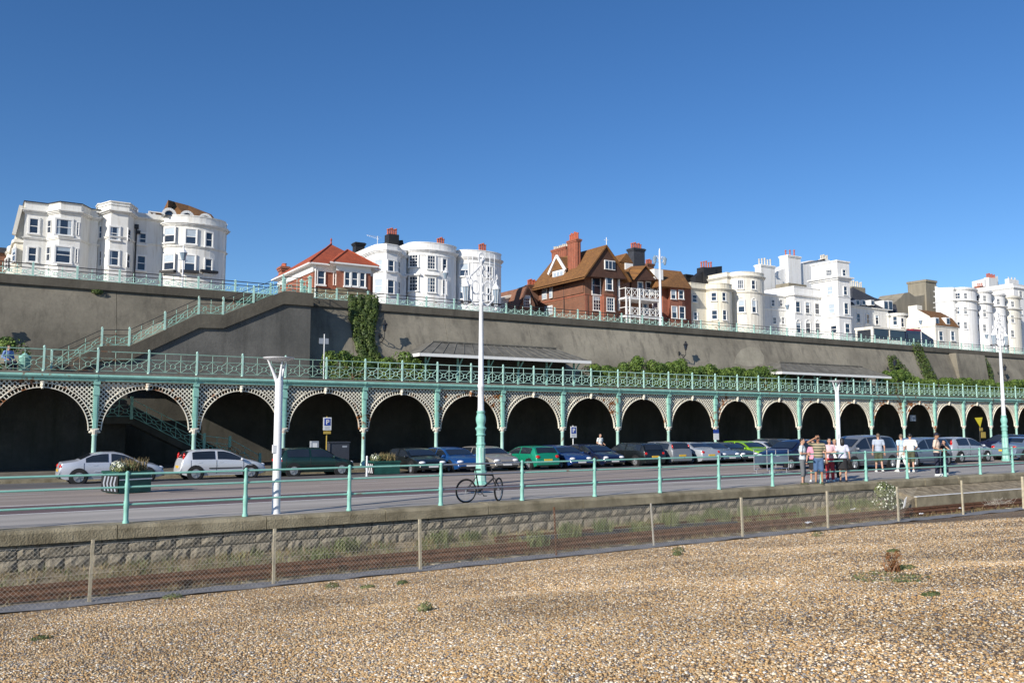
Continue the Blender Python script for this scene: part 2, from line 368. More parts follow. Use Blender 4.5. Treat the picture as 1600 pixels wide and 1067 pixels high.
def nz(x, y, s=1.0, k=0): return mnoise.noise(Vector((x*s, y*s, k)))
struct('ground', grid(-500, 1600, 3, -500, 1600, 3, lambda x, y: -1.45), 'gravel', fix=False)
# beach falls from the photographer to the railway
def zbeach(x, y):
    t = max(0.0, min(1.0, (18.0-y)/13.0))
    return -1.10+1.45*(t**1.15)+min(1, t*4)*(.09*nz(x, y, .35)+.018*nz(x*.6, y, 1.1, 3))
def pebblemat(name, attr=False):
    m = bpy.data.materials.new(name); m.use_nodes = True
    n = m.node_tree.nodes; l = m.node_tree.links; b = n['Principled BSDF']; b.inputs['Roughness'].default_value = .7
    geo = n.new('ShaderNodeNewGeometry')
    cols = [(.21, .205, .21), (.41, .24, .09), (.48, .32, .15), (.34, .25, .155), (.52, .36, .18), (.40, .26, .125), (.60, .49, .33), (.44, .27, .11), (.52, .39, .23), (.74, .68, .57)]
    r = n.new('ShaderNodeValToRGB'); r.color_ramp.interpolation = 'CONSTANT'; e = r.color_ramp.elements
    while len(e) < len(cols): e.new(.5)
    for i, c in enumerate(cols): e[i].position = i/len(cols); e[i].color = (*c, 1)
    big = n.new('ShaderNodeTexNoise'); big.inputs['Scale'].default_value = .35; big.inputs['Detail'].default_value = 5; l.new(geo.outputs['Position'], big.inputs[0])
    mr = n.new('ShaderNodeMapRange'); mr.inputs['From Min'].default_value = .3; mr.inputs['From Max'].default_value = .7
    mr.inputs['To Min'].default_value = .72; mr.inputs['To Max'].default_value = 1.30; l.new(big.outputs['Fac'], mr.inputs['Value'])
    mx = n.new('ShaderNodeMix'); mx.data_type = 'RGBA'; mx.blend_type = 'MULTIPLY'; mx.inputs[0].default_value = 1
    if attr:
        at = n.new('ShaderNodeAttribute'); at.attribute_name = 'tone'; l.new(at.outputs['Fac'], r.inputs[0])
        l.new(r.outputs[0], mx.inputs[6])
    else:
        vo = n.new('ShaderNodeTexVoronoi'); vo.inputs['Scale'].default_value = 55; l.new(geo.outputs['Position'], vo.inputs[0])
        sp = n.new('ShaderNodeSeparateColor'); l.new(vo.outputs['Color'], sp.inputs[0]); l.new(sp.outputs[0], r.inputs[0])
        cr = n.new('ShaderNodeValToRGB'); cr.color_ramp.elements[0].position = .25; cr.color_ramp.elements[1].position = .62
        cr.color_ramp.elements[0].color = (1, 1, 1, 1); cr.color_ramp.elements[1].color = (.35, .3, .25, 1)
        vd = n.new('ShaderNodeMath'); vd.operation = 'MULTIPLY'; vd.inputs[1].default_value = 1.0
        l.new(vo.outputs['Distance'], vd.inputs[0]); l.new(vd.outputs[0], cr.inputs[0])
        m2 = n.new('ShaderNodeMix'); m2.data_type = 'RGBA'; m2.blend_type = 'MULTIPLY'; m2.inputs[0].default_value = 1
        l.new(r.outputs[0], m2.inputs[6]); l.new(cr.outputs[0], m2.inputs[7]); l.new(m2.outputs[2], mx.inputs[6])
        bp = n.new('ShaderNodeBump'); bp.inputs['Strength'].default_value = 1; bp.inputs['Distance'].default_value = .03; bp.invert = True
        l.new(vo.outputs['Distance'], bp.inputs['Height']); l.new(bp.outputs[0], b.inputs['Normal'])
    l.new(mr.outputs[0], mx.inputs[7]); l.new(mx.outputs[2], b.inputs['Base Color'])
    return m
M['shingle'] = pebblemat('shingle'); M['pebble'] = pebblemat('loose_pebbles', True)
bx = np.concatenate([np.linspace(-60, -12, 12), np.linspace(-11, 60, 300), np.linspace(65, 400, 30)])
by = np.concatenate([np.linspace(-40, 0, 10), np.linspace(1, 18.02, 100)])
struct('beach_shingle', grid(0, 0, 0, 0, 0, 0, zbeach, bx, by), 'shingle', smooth='all')

def pebbles():
    import bmesh
    bm = bmesh.new(); bmesh.ops.create_icosphere(bm, subdivisions=1, radius=1)
    iv = np.array([v.co[:] for v in bm.verts]); fi = np.array([[v.index for v in f.verts] for f in bm.faces]); bm.free()
    N = 310000
    # denser where the lens is close, thinning with distance
    d = 4.5+(18.5)*rng.random(N*2)**1.15
    a = YAW+(rng.random(N*2)-.5)*1.25
    d = d*(1+.9*np.clip(a-YAW, 0, 1))
    x = d*np.sin(a); y = d*np.cos(a)
    k = (y < 17.9) & (y > 1.0); x = x[k][:N]; y = y[k][:N]; n = len(x); d = np.hypot(x, y)
    # height by interpolation on the terrain
    z = np.array([zbeach(p, q) for p, q in zip(x, y)])
    s = (.0058+.0095*rng.random(n)**1.9)*(1+d*.002)
    sx = s*(1+.6*rng.random(n)); sy = s*(.8+.4*rng.random(n)); sz = s*(.45+.35*rng.random(n))
    th = rng.random(n)*math.pi*2; c, sn = np.cos(th), np.sin(th); tl = (rng.random(n)-.5)*.9
    P = iv[None]*np.stack([sx, sy, sz], 1)[:, None]
    P = P*(1+.12*rng.standard_normal((n, len(iv), 1)))
    X = P[..., 0]*c[:, None]-P[..., 1]*sn[:, None]; Y = P[..., 0]*sn[:, None]+P[..., 1]*c[:, None]; Z = P[..., 2]+X*tl[:, None]*.6
    V = np.stack([X+x[:, None], Y+y[:, None], Z+(z+sz*.35)[:, None]], -1).reshape(-1, 3)
    F = (fi[None]+(np.arange(n)*len(iv))[:, None, None]).reshape(-1, 3)
    me = bpy.data.meshes.new('loose_pebbles'); me.vertices.add(len(V)); me.vertices.foreach_set('co', V.astype(np.float32).ravel())
    me.loops.add(F.size); me.loops.foreach_set('vertex_index', F.astype(np.int32).ravel())
    me.polygons.add(len(F)); me.polygons.foreach_set('loop_start', np.arange(0, F.size, 3, dtype=np.int32))
    me.polygons.foreach_set('use_smooth', np.ones(len(F), bool))
    me.update(calc_edges=True)
    at = me.attributes.new('tone', 'FLOAT', 'POINT'); at.data.foreach_set('value', np.repeat(rng.random(n).astype(np.float32), len(iv)))
    o = bpy.data.objects.new('pebbles', me); C.objects.link(o); me.materials.append(M['pebble'])
    tag(o, 'orange, tan, white and grey beach pebbles', 'pebbles', kind='stuff')
pebbles()

# trackside ground, grey strip at the foot of the fence
struct('track_bed', grid(-30, 200, 300, 18.45, 21.4, 16, lambda x, y: -1.12+.03*nz(x, y, 1.5)+.21*max(0, y-19.9)), 'gravel', smooth='all')
struct('membrane_strip', grid(-30, 140, 400, 17.95, 18.5, 6, lambda x, y: -1.075+.035*nz(x, y, 2.2)), 'greystrip', smooth='all')
# promenade, cycle lane, road, far pavement
pm = MB(); pm.add([(-60, 21.3, 0), (500, 21.3, 0), (500, 24.8, 0), (-60, 24.8, 0)], [(0, 1, 2, 3)]); struct('promenade', pm, 'promenade', fix=False)
pm = MB(); pm.add([(-60, 24.8, 0), (500, 24.8, 0), (500, 27.3, 0), (-60, 27.3, 0)], [(0, 1, 2, 3)]); struct('cycle_lane', pm, 'road2', fix=False)
pm = MB(); pm.add([(-60, 27.3, 0), (500, 27.3, 0), (500, 29, 0), (-60, 29, 0), (500, 43.4, zroad(43.4)), (-60, 43.4, zroad(43.4))], [(0, 1, 2, 3), (3, 2, 4, 5)]); struct('road', pm, 'road', fix=False)
pm = MB()
for y in (24.8, 27.3): pm.add([(-60, y-.06, .005), (500, y-.06, .005), (500, y+.06, .005), (-60, y+.06, .005)], [(0, 1, 2, 3)])
for i in range(-4, 60):      # short worn centre dashes
    y = 33.0; x = i*6.0; z = zroad(y)+.006; pm.add([(x, y-.05, z), (x+2.4, y-.05, z), (x+2.4, y+.05, z-.0025), (x, y+.05, z-.0025)], [(0, 1, 2, 3)])
struct('road_markings', pm, 'line', fix=False)
M['patch'] = asphalt('tar_patch', (.13, .115, .115))
M['parking'] = asphalt('parking_asphalt', (.115, .11, .108))
pm = MB().add([(-60, 37.6, zroad(37.6)+.003), (500, 37.6, zroad(37.6)+.003), (500, 43.4, zroad(43.4)+.003), (-60, 43.4, zroad(43.4)+.003)], [(0, 1, 2, 3)]); struct('parking_strip', pm, 'parking', fix=False)
pm = MB(); random.seed(21)
for _ in range(10):
    x = random.uniform(4, 75); y = random.uniform(29.5, 39); L_ = random.uniform(.8, 4.5); W_ = random.uniform(.3, 1.1)
    pts_ = [(x+dx*L_+random.uniform(-.05, .05), y+dy*W_) for dx, dy in ((0, 0), (.5, -.03), (1, 0), (1.02, 1), (.5, 1.04), (-.02, 1))]
    pm.add([(a, b, zroad(b)+.0045) for a, b in pts_], [tuple(range(6))])
struct('tar_patches', pm, 'patch', fix=False)
pm = MB()
def crack(x0, y0, x1, y1, w_):
    n = 26; px_, py_ = x0, y0
    for i in range(1, n+1):
        x = x0+(x1-x0)*i/n; y = y0+(y1-y0)*i/n+random.uniform(-.04, .04); z = zroad(y)+.008; pm.add([(px_, py_-w_, z), (x, y-w_, z), (x, y+w_, z), (px_, py_+w_, z)], [(0, 1, 2, 3)]); px_, py_ = x, y
crack(5, 22.6, 60, 22.9, .012); crack(22, 23.8, 27, 22.2, .02); crack(30, 31, 36, 29.5, .03); crack(11, 30.4, 22, 31.2, .02); crack(40, 33, 60, 31, .03)
struct('road_cracks', pm, 'black', fix=False)
zp = -0.2
pm = MB().box(-60, 500, 43.4, 43.6, -1, zp+.004); struct('kerb', pm, 'coping')
pm = MB().box(-60, 500, 43.6, 55.7, -1, zp); struct('far_pavement', pm, 'deckconc')
struct('clifftop_road', MB().box(-120, 700, 57.25, 300, 9.8, 10.6), 'road')

# ------------------------------------------------------------------ sea wall under the promenade
t = thing('sea_wall', 'low wall of rough grey stone blocks under a brown rounded coping, beside the railway', 'wall', (0, 21.1, -1.1))
o = Vector((0, 21.1, -1.1))
MB().box(-60, 300, 21.14, 21.29, -1.3, -.30).build('wall_core', 'blockstone', t, o)
cp = MB(); x = -30.0; random.seed(3)
while x < 220:
    L = random.choice((2.7, 3.1, 2.4, 3.3)); y0 = 20.98+random.uniform(-.012, .012); d = random.uniform(-.008, .008)
    cp.yz([(21.55, -.29), (y0, -.29), (y0, -.07+d), (y0+.03, -.02+d), (y0+.09, .004+d), (21.55, .006+d)], x, x+L-.018); x += L
cp.build('coping', 'coping', t, o)
bl = MB()
for row, (z0, z1) in enumerate(((-.60, -.30), (-.90, -.61), (-1.2, -.91))):
    x = -12-row*.2
    while x < (75 if row < 2 else 60):
        L = random.uniform(.42, .78) if row == 0 else random.uniform(.34, .6)
        y = 21.10; a, b = x+.012, x+L-.012; c0, c1 = z0+.012, z1-.012; nx, nz_ = 5, 4; vs = []; fs = []
        for j in range(nz_):
            for i in range(nx):
                e = 0 if (i in (0, nx-1) or j in (0, nz_-1)) else random.uniform(.02, .05)
                vs.append((a+(b-a)*i/(nx-1)+random.uniform(-.01, .01), y-e, c0+(c1-c0)*j/(nz_-1)))
        for j in range(nz_-1):
            for i in range(nx-1): fs.append((j*nx+i, j*nx+i+1, (j+1)*nx+i+1, (j+1)*nx+i))
        o2 = len(vs); per = [i for i in range(nx)]+[j*nx+nx-1 for j in range(1, nz_)]+[(nz_-1)*nx+i for i in range(nx-2, -1, -1)]+[j*nx for j in range(nz_-2, 0, -1)]
        for k in per: vs.append((vs[k][0], y+.05, vs[k][2]))
        for k in range(len(per)): fs.append((per[k], o2+k, o2+(k+1) % len(per), per[(k+1) % len(per)]))
        bl.add(vs, fs); x += L
bl.build('stone_blocks', 'blockstone', t, o)

# ------------------------------------------------------------------ promenade railing
t = thing('promenade_railing', 'fresh teal three-rail railing with tapered posts along the promenade edge', 'railing', (3.2, YR, 0))
post = MB().lathe([(r_*.82, z_) for r_, z_ in [(.085, 0), (.085, .05), (.066, .08), (.066, .30), (.074, .36), (.074, .48), (.06, .52), (.055, .74), (.062, .76), (.062, .88), (.05, .92), (.048, 1.06), (.058, 1.09), (.055, 1.14), (.02, 1.17)]], n=12)
p0 = post.build('post', 'teal_clean', t, smooth=True)
for i in range(1, 22):
    p = p0.copy(); C.objects.link(p); p.location = (2.6556*i, 0, 0)
for i in (-1, -2):
    p = p0.copy(); C.objects.link(p); p.location = (2.6556*i, 0, 0)
for z in (1.10, .81, .42):
    r1 = MB().tube((0, 0, z), (2.6556, 0, z), .024, n=8, cap=False).build('rail', 'teal_clean', t, smooth=True)
    for i in range(-2, 21):
        if i == 0: continue
        c = r1.copy(); C.objects.link(c); c.location = (2.6556*i, 0, random.uniform(-.004, .004))
        if i == 3: c.data = r1.data.copy(); c.data.materials.clear(); c.data.materials.append(M['rim'])

# ------------------------------------------------------------------ the cliff wall
def cliff_y(z): return np.interp(z, [-1, 4.6, 5.5, 6.5, 7.5, 8.5, 9.5, 10.2], [55.62, 55.65, 55.72, 55.88, 56.10, 56.38, 56.72, 57.0])
prof = [(60, -1), (55.62, -1)]+[(float(cliff_y(z)), z) for z in (4.6, 5.5, 6.5, 7.5, 8.5, 9.5, 10.17)]+[(60, 10.17)]
t = thing('cliff_wall', 'huge curved grey-brown concrete retaining wall behind the terrace', 'retaining wall', (0, 57, 0))
wm = MB()
for i in range(-14, 60):
    x = i*7.5; wm.yz([(y+(0.006 if i % 2 else 0) if y < 59 else y, z) for y, z in prof], x+.012, x+7.488)
wm.box(-105, 450, 57.2, 59, -1, 10.1)
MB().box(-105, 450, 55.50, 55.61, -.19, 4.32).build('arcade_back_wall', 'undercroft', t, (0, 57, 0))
wm.build('wall_face', 'cliff', t, (0, 57, 0))
MB().box(-105, 450, 56.80, 57.35, 10.22, 10.74).build('coping', 'wallcap', t, (0, 57, 0))
MB().box(-105, 450, 56.90, 57.35, 10.171, 10.219).build('ledge', 'block', t, (0, 57, 0))

M['patchconc'] = concrete('repair_render', (.27, .245, .19), (.36, .33, .26), (.22, .20, .16), .6)
for poly_, nm_ in (([(208, 541), (212, 528), (222, 514), (238, 506), (252, 503), (262, 512), (250, 525), (232, 538)], 'repair_patch'), ([(1147, 568), (1150, 556), (1158, 546), (1172, 541), (1186, 545), (1194, 556), (1192, 570), (1170, 573)], 'repair_patch')):
    pts_ = []
    for a, b in poly_:
        Yw = 56.2
        for _ in range(4): q_ = AY(a, b, Yw); Yw = float(cliff_y(q_.z))
        pts_.append(Vector((q_.x, Yw-.012, q_.z)))
    c_ = sum(pts_, Vector())/len(pts_); c_.y = float(cliff_y(c_.z))-.03
    MB().add([c_]+pts_, [(0, 1+i, 1+(i+1) % len(pts_)) for i in range(len(pts_))]).build(nm_, 'patchconc', t, (0, 57, 0))
def rail_panel(mb, f, L, n, H=1.05, mid=.70, bot=.10, rt=.022, rr=.015, only=None):
    """ornamental balustrade panel; f(s, z) maps along-rail distance and height to a point"""
    if only in (None, 'rails'):
        mb.bar(f(0, H), f(L, H), rt*2.4, rt*1.8)
        if only == 'rails': mb.bar(f(0, mid), f(L, mid), rt*1.8, rt*1.6); return mb
        mb.bar(f(0, mid), f(L, mid), rt*1.4, rt*1.3)
    if only in (None, 'orn'):
        if only == 'orn': pass
        mb.bar(f(0, bot), f(L, bot), rt*1.4, rt*1.3)
        w_ = L/n; rc = (mid-bot)*.20; zc = (mid+bot)/2
        for i in range(n):
            c = (i+.5)*w_
            if i: mb.tube(f(i*w_, bot), f(i*w_, H), rr, n=4, cap=False)
            pts = [(c+rc*math.cos(a*math.pi/5), zc+rc*math.sin(a*math.pi/5)) for a in range(10)]
            for a in range(10): mb.tube(f(*pts[a]), f(*pts[(a+1) % 10]), rr*1.1, n=4, cap=False)
            for sx in (-1, 1):
                for sz in (-1, 1):
                    mb.tube(f(c+sx*rc*.75, zc+sz*rc*.75), f(c+sx*w_*.48, zc+sz*(mid-bot)*.48), rr, n=4, cap=False)
            for sx in (-1, 1): mb.tube(f(c+sx*rc, zc), f(c+sx*w_*.5, zc), rr*.8, n=4, cap=False)
    return mb
# upper railing on the cliff top
UX0 = AY(50.6, 440, 57.05).x; UP = 2.325
t = thing('clifftop_railing', 'pale teal balustrade with dark handrail along the top of the cliff wall', 'railing', (UX0, 57.05, 10.74))
pp = MB().box(-.055, .055, -.055, .055, 0, .76); pp.box(-.08, .08, -.08, .08, 0, .06).box(-.068, .068, -.068, .068, .761, .80).lathe([(.05, .80), (.04, .83), (.01, .86)], n=8, sq=True)
po = pp.build('railing_post', 'teal_light', t)
fn = lambda s, z: (s, 0, z)
pa = rail_panel(MB(), lambda s, z: (s+.07, 0, z), UP-.14, 3, .70, .46, .06, .022, .020, 'orn').build('railing_panel', 'teal_light', t)
pr_ = rail_panel(MB(), lambda s, z: (s+.075, 0, z), UP-.15, 3, .735, .50, .06, .026, .018, 'rails').build('handrail', 'iron', t)
GAP = None
for i in range(-5, 75):
    for src in (po, pa, pr_):
        if i == 0: continue
        c = src.copy(); C.objects.link(c); c.location = (i*UP, 0, 0)

# ------------------------------------------------------------------ the terrace deck and its arcade
t = thing('terrace_deck', 'long concrete terrace deck with a teal iron edge beam carried by the arcade', 'terrace', (0, YC, 4.6))
o = (0, YC, 4.6)
XA, XB = -30.0, 330.0
ho0, ho1, hy0, hy1 = 5.6, 9.0, 51.2, 55.0
dk = MB().box(XA, ho0, 46.72, 55.64, 4.33, 4.64).box(ho1, XB, 46.72, 55.64, 4.33, 4.64).box(ho0, ho1, 46.72, hy0, 4.33, 4.64).box(ho0, ho1, hy1, 55.64, 4.33, 4.64)
for k in range(-6, 60):
    x = CX0+k*BAY
    if ho0-.3 < x < ho1+.3: dk.box(x-.12, x+.12, 47.1, hy0-.02, 4.0, 4.328)
    else: dk.box(x-.12, x+.12, 47.1, 55.6, 4.0, 4.328)
dk.build('deck_slab', 'deckconc', t, o)
MB().box(XA, XB, 46.60, 46.715, 4.60, 4.70).build('deck_edge', 'deckconc', t, o)
prof = [(46.71, 4.29), (46.66, 4.29), (46.66, 4.36), (46.60, 4.40), (46.55, 4.46), (46.53, 4.52), (46.55, 4.57), (46.60, 4.595), (46.71, 4.595)]
bm_ = MB()
for k in range(-7, 66): x = CX0+k*BAY; bm_.yz(prof, x+.02, x+BAY-.02); bm_.yz([(y-.02 if y < 46.7 else y, z+(.0 if z < 4.5 else .008)) for y, z in prof], x-.09, x+.018)
bm_.build('edge_beam', 'teal', t, o)

# columns
NK0, NK1 = -1, 27
def column_proto():
    t = thing('arcade_column', '', 'column', (0, YC, 0), group='iron columns of the arcade')
    s = MB().lathe([(.17, -.2), (.17, -.08), (.13, -.02), (.115, .05), (.105, 1.60), (.13, 1.63), (.13, 1.68)], n=12); s.build('shaft', 'teal_light', t, smooth=True)
    c = MB().lathe([(.12, 1.68), (.13, 1.72), (.19, 1.86), (.20, 1.90), (.14, 1.93)], n=12).cbox(0, -.02, 1.95, .34, .30, .05); c.ell((-.2, -.05, 1.80), (.07, .06, .06)); c.ell((.2, -.05, 1.80), (.07, .06, .06)); c.build('capital', 'cream_iron', t)
    p = MB().box(-.11, .11, -.15, .10, 1.976, 4.12).box(-.135, .135, -.19, .10, 3.60, 3.95).box(-.15, .15, -.22, .10, 4.121, 4.288); p.box(-.05, .05, -.17, -.151, 2.0, 3.55); p.build('pilaster', 'teal', t)
    return t
cprot = column_proto()
def spandrel_proto():
    t = thing('lattice_arch', '', 'arch', (0, YC, 0), group='latticed iron arches of the arcade')
    w_, ztop = BAY, 4.28; cx = w_/2; zc = 1.88; Ri, Ro = 2.06, 2.27
    def inside(x, z): return .12 < x < w_-.12 and zc-.05 < z < ztop and math.hypot(x-cx, z-zc) > Ro-.02
    lat = MB(); sp = .155; d45 = 1
    for sgn in (1, -1):
        c = -6.0
        while c < 12:
            pts = []; n = 260; cur = None
            for i in range(n+1):
                x = w_*i/n; z = (c+x) if sgn > 0 else (c-x)
                if inside(x, z):
                    if cur is None: cur = [(x, z), (x, z)]
                    cur[1] = (x, z)
                elif cur is not None: pts.append(cur); cur = None
            if cur: pts.append(cur)
            for a, b in pts:
                if abs(b[0]-a[0]) > .03: lat.bar((a[0], .01*sgn, a[1]), (b[0], .01*sgn, b[1]), .018, .046, up=(0, 1, 0)) if False else lat.obox(((a[0]+b[0])/2, .011*sgn, (a[1]+b[1])/2), ((b[0]-a[0])/2, 0, (b[1]-a[1])/2), (0, .0105, 0), (-.0235*sgn*.707, 0, .0235*.707))
            c += sp*1.4142
    lat.box(.12, w_-.12, -.03, .03, ztop-.04, ztop-.002)
    lat.build('lattice', 'cream_iron', t)
    rb = MB(); N = 44
    for rr, th, dy in ((Ri, .020, .06), (Ro, .017, .045)):
        for i in range(N):
            a, b = math.pi*i/N, math.pi*(i+1)/N
            f = lambda q, r_: (cx+r_*math.cos(q), r_*math.sin(q)+zc)
            p = [f(a, rr-th), f(b, rr-th), f(b, rr+th), f(a, rr+th)]
            rb.add([(x, -dy, z) for x, z in p]+[(x, dy, z) for x, z in p], [(0, 1, 2, 3), (7, 6, 5, 4), (0, 4, 5, 1), (2, 6, 7, 3)])
    for i in range(42):      # little blocks between the two rings
        a = math.pi*(i+.5)/42; q0, q1 = Ri+.02, Ro-.02
        if i % 1 == 0: rb.obox((cx+(q0+q1)/2*math.cos(a), 0, zc+(q0+q1)/2*math.sin(a)), (math.cos(a)*(q1-q0)/2, 0, math.sin(a)*(q1-q0)/2), (0, .03, 0), (-math.sin(a)*.02, 0, math.cos(a)*.02))
    for sx in (-1, 1): rb.ring((cx+sx*(Ro-.08), 0, zc-.03), .055, .02, 10, 5)
    rb.build('arch_rib', 'cream_iron', t)
    k = MB().ell((cx, -.10, 4.08), (.10, .09, .13)).ell((cx, -.13, 4.19), (.12, .07, .05)).ell((cx, -.17, 4.05), (.03, .04, .04)).cbox(cx, -.08, 3.92, .11, .12, .10)
    k.build('keystone_head', 'cream_iron', t, smooth='all')
    return t
sprot = spandrel_proto()
for i, k in enumerate(range(NK0, NK1)):
    x = CX0+k*BAY
    lab = f'teal iron column with rusty capital, {ORD[i-1]} column from the left edge' if 1 <= i <= 19 else ('teal iron column just outside the left edge' if i == 0 else f'teal iron column far right, {ORD[i-20]} beyond the right street lamp')
    la = ('cream latticed arch cut by the left edge' if i == 0 else f'cream latticed iron arch, {ORD[i-1]} whole arch from the left edge') if i < 20 else f'cream latticed iron arch far right, {ORD[i-20]} beyond the right street lamp'
    if i == 0: cprot.location.x = x; sprot.location.x = x; cprot['label'] = lab; sprot['label'] = la
    else: dup(cprot, (x, YC, 0), 0, lab); dup(sprot, (x, YC, 0), 0, la)

# deck railing
t = thing('terrace_railing', 'teal balustrade of circles and crosses along the terrace edge above the arches', 'railing', (CX0, 46.78, 4.70))
HB = BAY/2
po = MB().box(-.045, .045, -.045, .045, 0, 1.14).lathe([(.07, 0), (.07, .06), (.05, .09)], n=8).lathe([(.05, 1.14), (.065, 1.17), (.045, 1.22), (.01, 1.25)], n=8).build('railing_post', 'teal_light', t)
pa = rail_panel(MB(), lambda s, z: (s+.045, 0, z), HB-.09, 3, 1.06, .72, .10, .022, .0165).build('railing_panel', 'teal_light', t)
clean_panel = pa.data
M['teal_rusty'] = rusty('rusted_teal_paint', (.24, .40, .33), 1.15, (.20, .10, .05))
rusted = pa.data.copy(); rusted.materials.clear(); rusted.materials.append(M['teal_rusty'])
for i in range(-6, 60):
    if i == 0: pa.data = rusted; continue
    c = po.copy(); C.objects.link(c); c.location = (i*HB, 0, 0)
    c = pa.copy(); C.objects.link(c); c.location = (i*HB, 0, 0); c.data = rusted if (i <= 5 or i == 27) else clean_panel

# ------------------------------------------------------------------ stair block against the cliff
YB = 55.0
pts = [(486, 461), (443, 455), (349, 492), (311, 491), (202, 541), (159, 541), (80, 577)]
P = [AY(a, b, YB) for a, b in pts]; XE = P[0].x; P[0].z = P[1].z
t = thing('cliff_staircase', 'dark grey concrete staircase block climbing the cliff wall, with teal balustrade', 'staircase', (XE, YB, 4.64))
o = (XE, YB, 4.64)
poly = [(p.x, p.z) for p in P]
MB().xz([(XE, 4.64)]+[(x, z-.05) for x, z in poly]+[(poly[-1][0], 4.64)], YB, 57.3).build('stair_body', 'block', t, o)
sg = MB()
for a, b in zip(poly[:-1], poly[1:]):
    sg.xz([(a[0]+(.12 if a[0] == XE else 0), a[1]), (b[0], b[1]), (b[0], b[1]-.85), (a[0]+(.12 if a[0] == XE else 0), a[1]-.85)], YB-.16, YB-.002)
sg.box(XE+.002, XE+.12, YB, 57.0, poly[0][1]-.85, poly[0][1])
sg.build('stringer', 'wallcap', t, o)
segs = [(P[0], P[1]), (P[1], P[2]), (P[2], P[3]), (P[3], P[4]), (P[4], P[5]), (P[5], P[6])]
for i, (a, b) in enumerate(segs):
    a = a.copy(); b = b.copy(); a.y = b.y = YB+.12
    L = (b-a).length; n = 2 if L > 3 else 1
    for k in range(n):
        q0 = a+(b-a)*k/n; q1 = a+(b-a)*(k+1)/n; LL = (q1.x-q0.x)
        g = lambda s, z: (q0.x+s, q0.y, q0.z+(q1.z-q0.z)*s/LL+z)
        nn = max(2, round(abs(LL)/.75))
        rail_panel(MB(), g, LL, nn, .95, .62, .08, .018, .015, 'orn').build('railing_panel', 'teal', t, o)
        rail_panel(MB(), g, LL, nn, .98, .66, .08, .020, .015, 'rails').build('handrail', 'iron', t, o)
        MB().box(q1.x-.055, q1.x+.055, q1.y-.055, q1.y+.055, q1.z, q1.z+1.08).lathe([(.07, 0), (.04, .05), (.01, .08)], (q1.x, q1.y, q1.z+1.08), n=8).build('railing_post', 'teal_light', t, o)
q = P[0]; 
for (xx, yy) in ((q.x-.05, YB+.12), (q.x-.05, 56.8), (P[1].x+.6, 56.8)):
    MB().box(xx-.09, xx+.09, yy-.09, yy+.09, q.z, q.z+1.05).cbox(xx, yy, q.z+1.08, .26, .26, .06).lathe([(.1, 0), (.06, .08), (.01, .12)], (xx, yy, q.z+1.11), n=8).build('railing_post', 'teal_light', t, o)
rail_panel(MB(), lambda s, z: (q.x-.05, YB+.2+s, q.z+z), 1.6, 2, .95, .62, .08, .018, .015).build('railing_panel', 'teal', t, o)
# vertical buttress at the far right of the wall
b0, b1 = AY(1504, 580, 55.4).x, AY(1549, 580, 55.4).x
bt = MB().yz([(57.2, 4.64), (55.40, 4.64), (56.1, 10.16), (57.2, 10.16)], b0, b1)

tag(bt.build('wall_buttress', 'cliff', None, None), 'vertical concrete buttress projecting from the cliff wall beyond the far shelter', 'buttress')

# ------------------------------------------------------------------ stairs and walls seen through the second arch
YS = 52.0
t = thing('undercroft_stairs', 'shadowed stairs with teal railing descending behind the arches on the left', 'staircase', tuple(AY(300, 720, YS)))
o = AY(300, 720, YS)
S = [AY(165, 652, YS), AY(205, 652, YS), AY(318, 708, YS), AY(358, 712, YS), AY(405, 738, YS)]
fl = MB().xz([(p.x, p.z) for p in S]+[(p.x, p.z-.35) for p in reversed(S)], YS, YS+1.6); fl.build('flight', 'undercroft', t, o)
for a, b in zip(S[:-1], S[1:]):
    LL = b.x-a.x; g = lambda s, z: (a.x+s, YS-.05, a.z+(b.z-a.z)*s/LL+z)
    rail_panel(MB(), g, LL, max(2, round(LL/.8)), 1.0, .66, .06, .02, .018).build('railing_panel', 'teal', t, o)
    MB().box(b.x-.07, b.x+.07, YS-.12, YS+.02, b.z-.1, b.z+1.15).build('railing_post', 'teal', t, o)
MB().box(S[0].x-6, S[1].x, YS+1.7, YS+2.0, zp, 4.30).build('side_wall', 'undercroft', t, o)

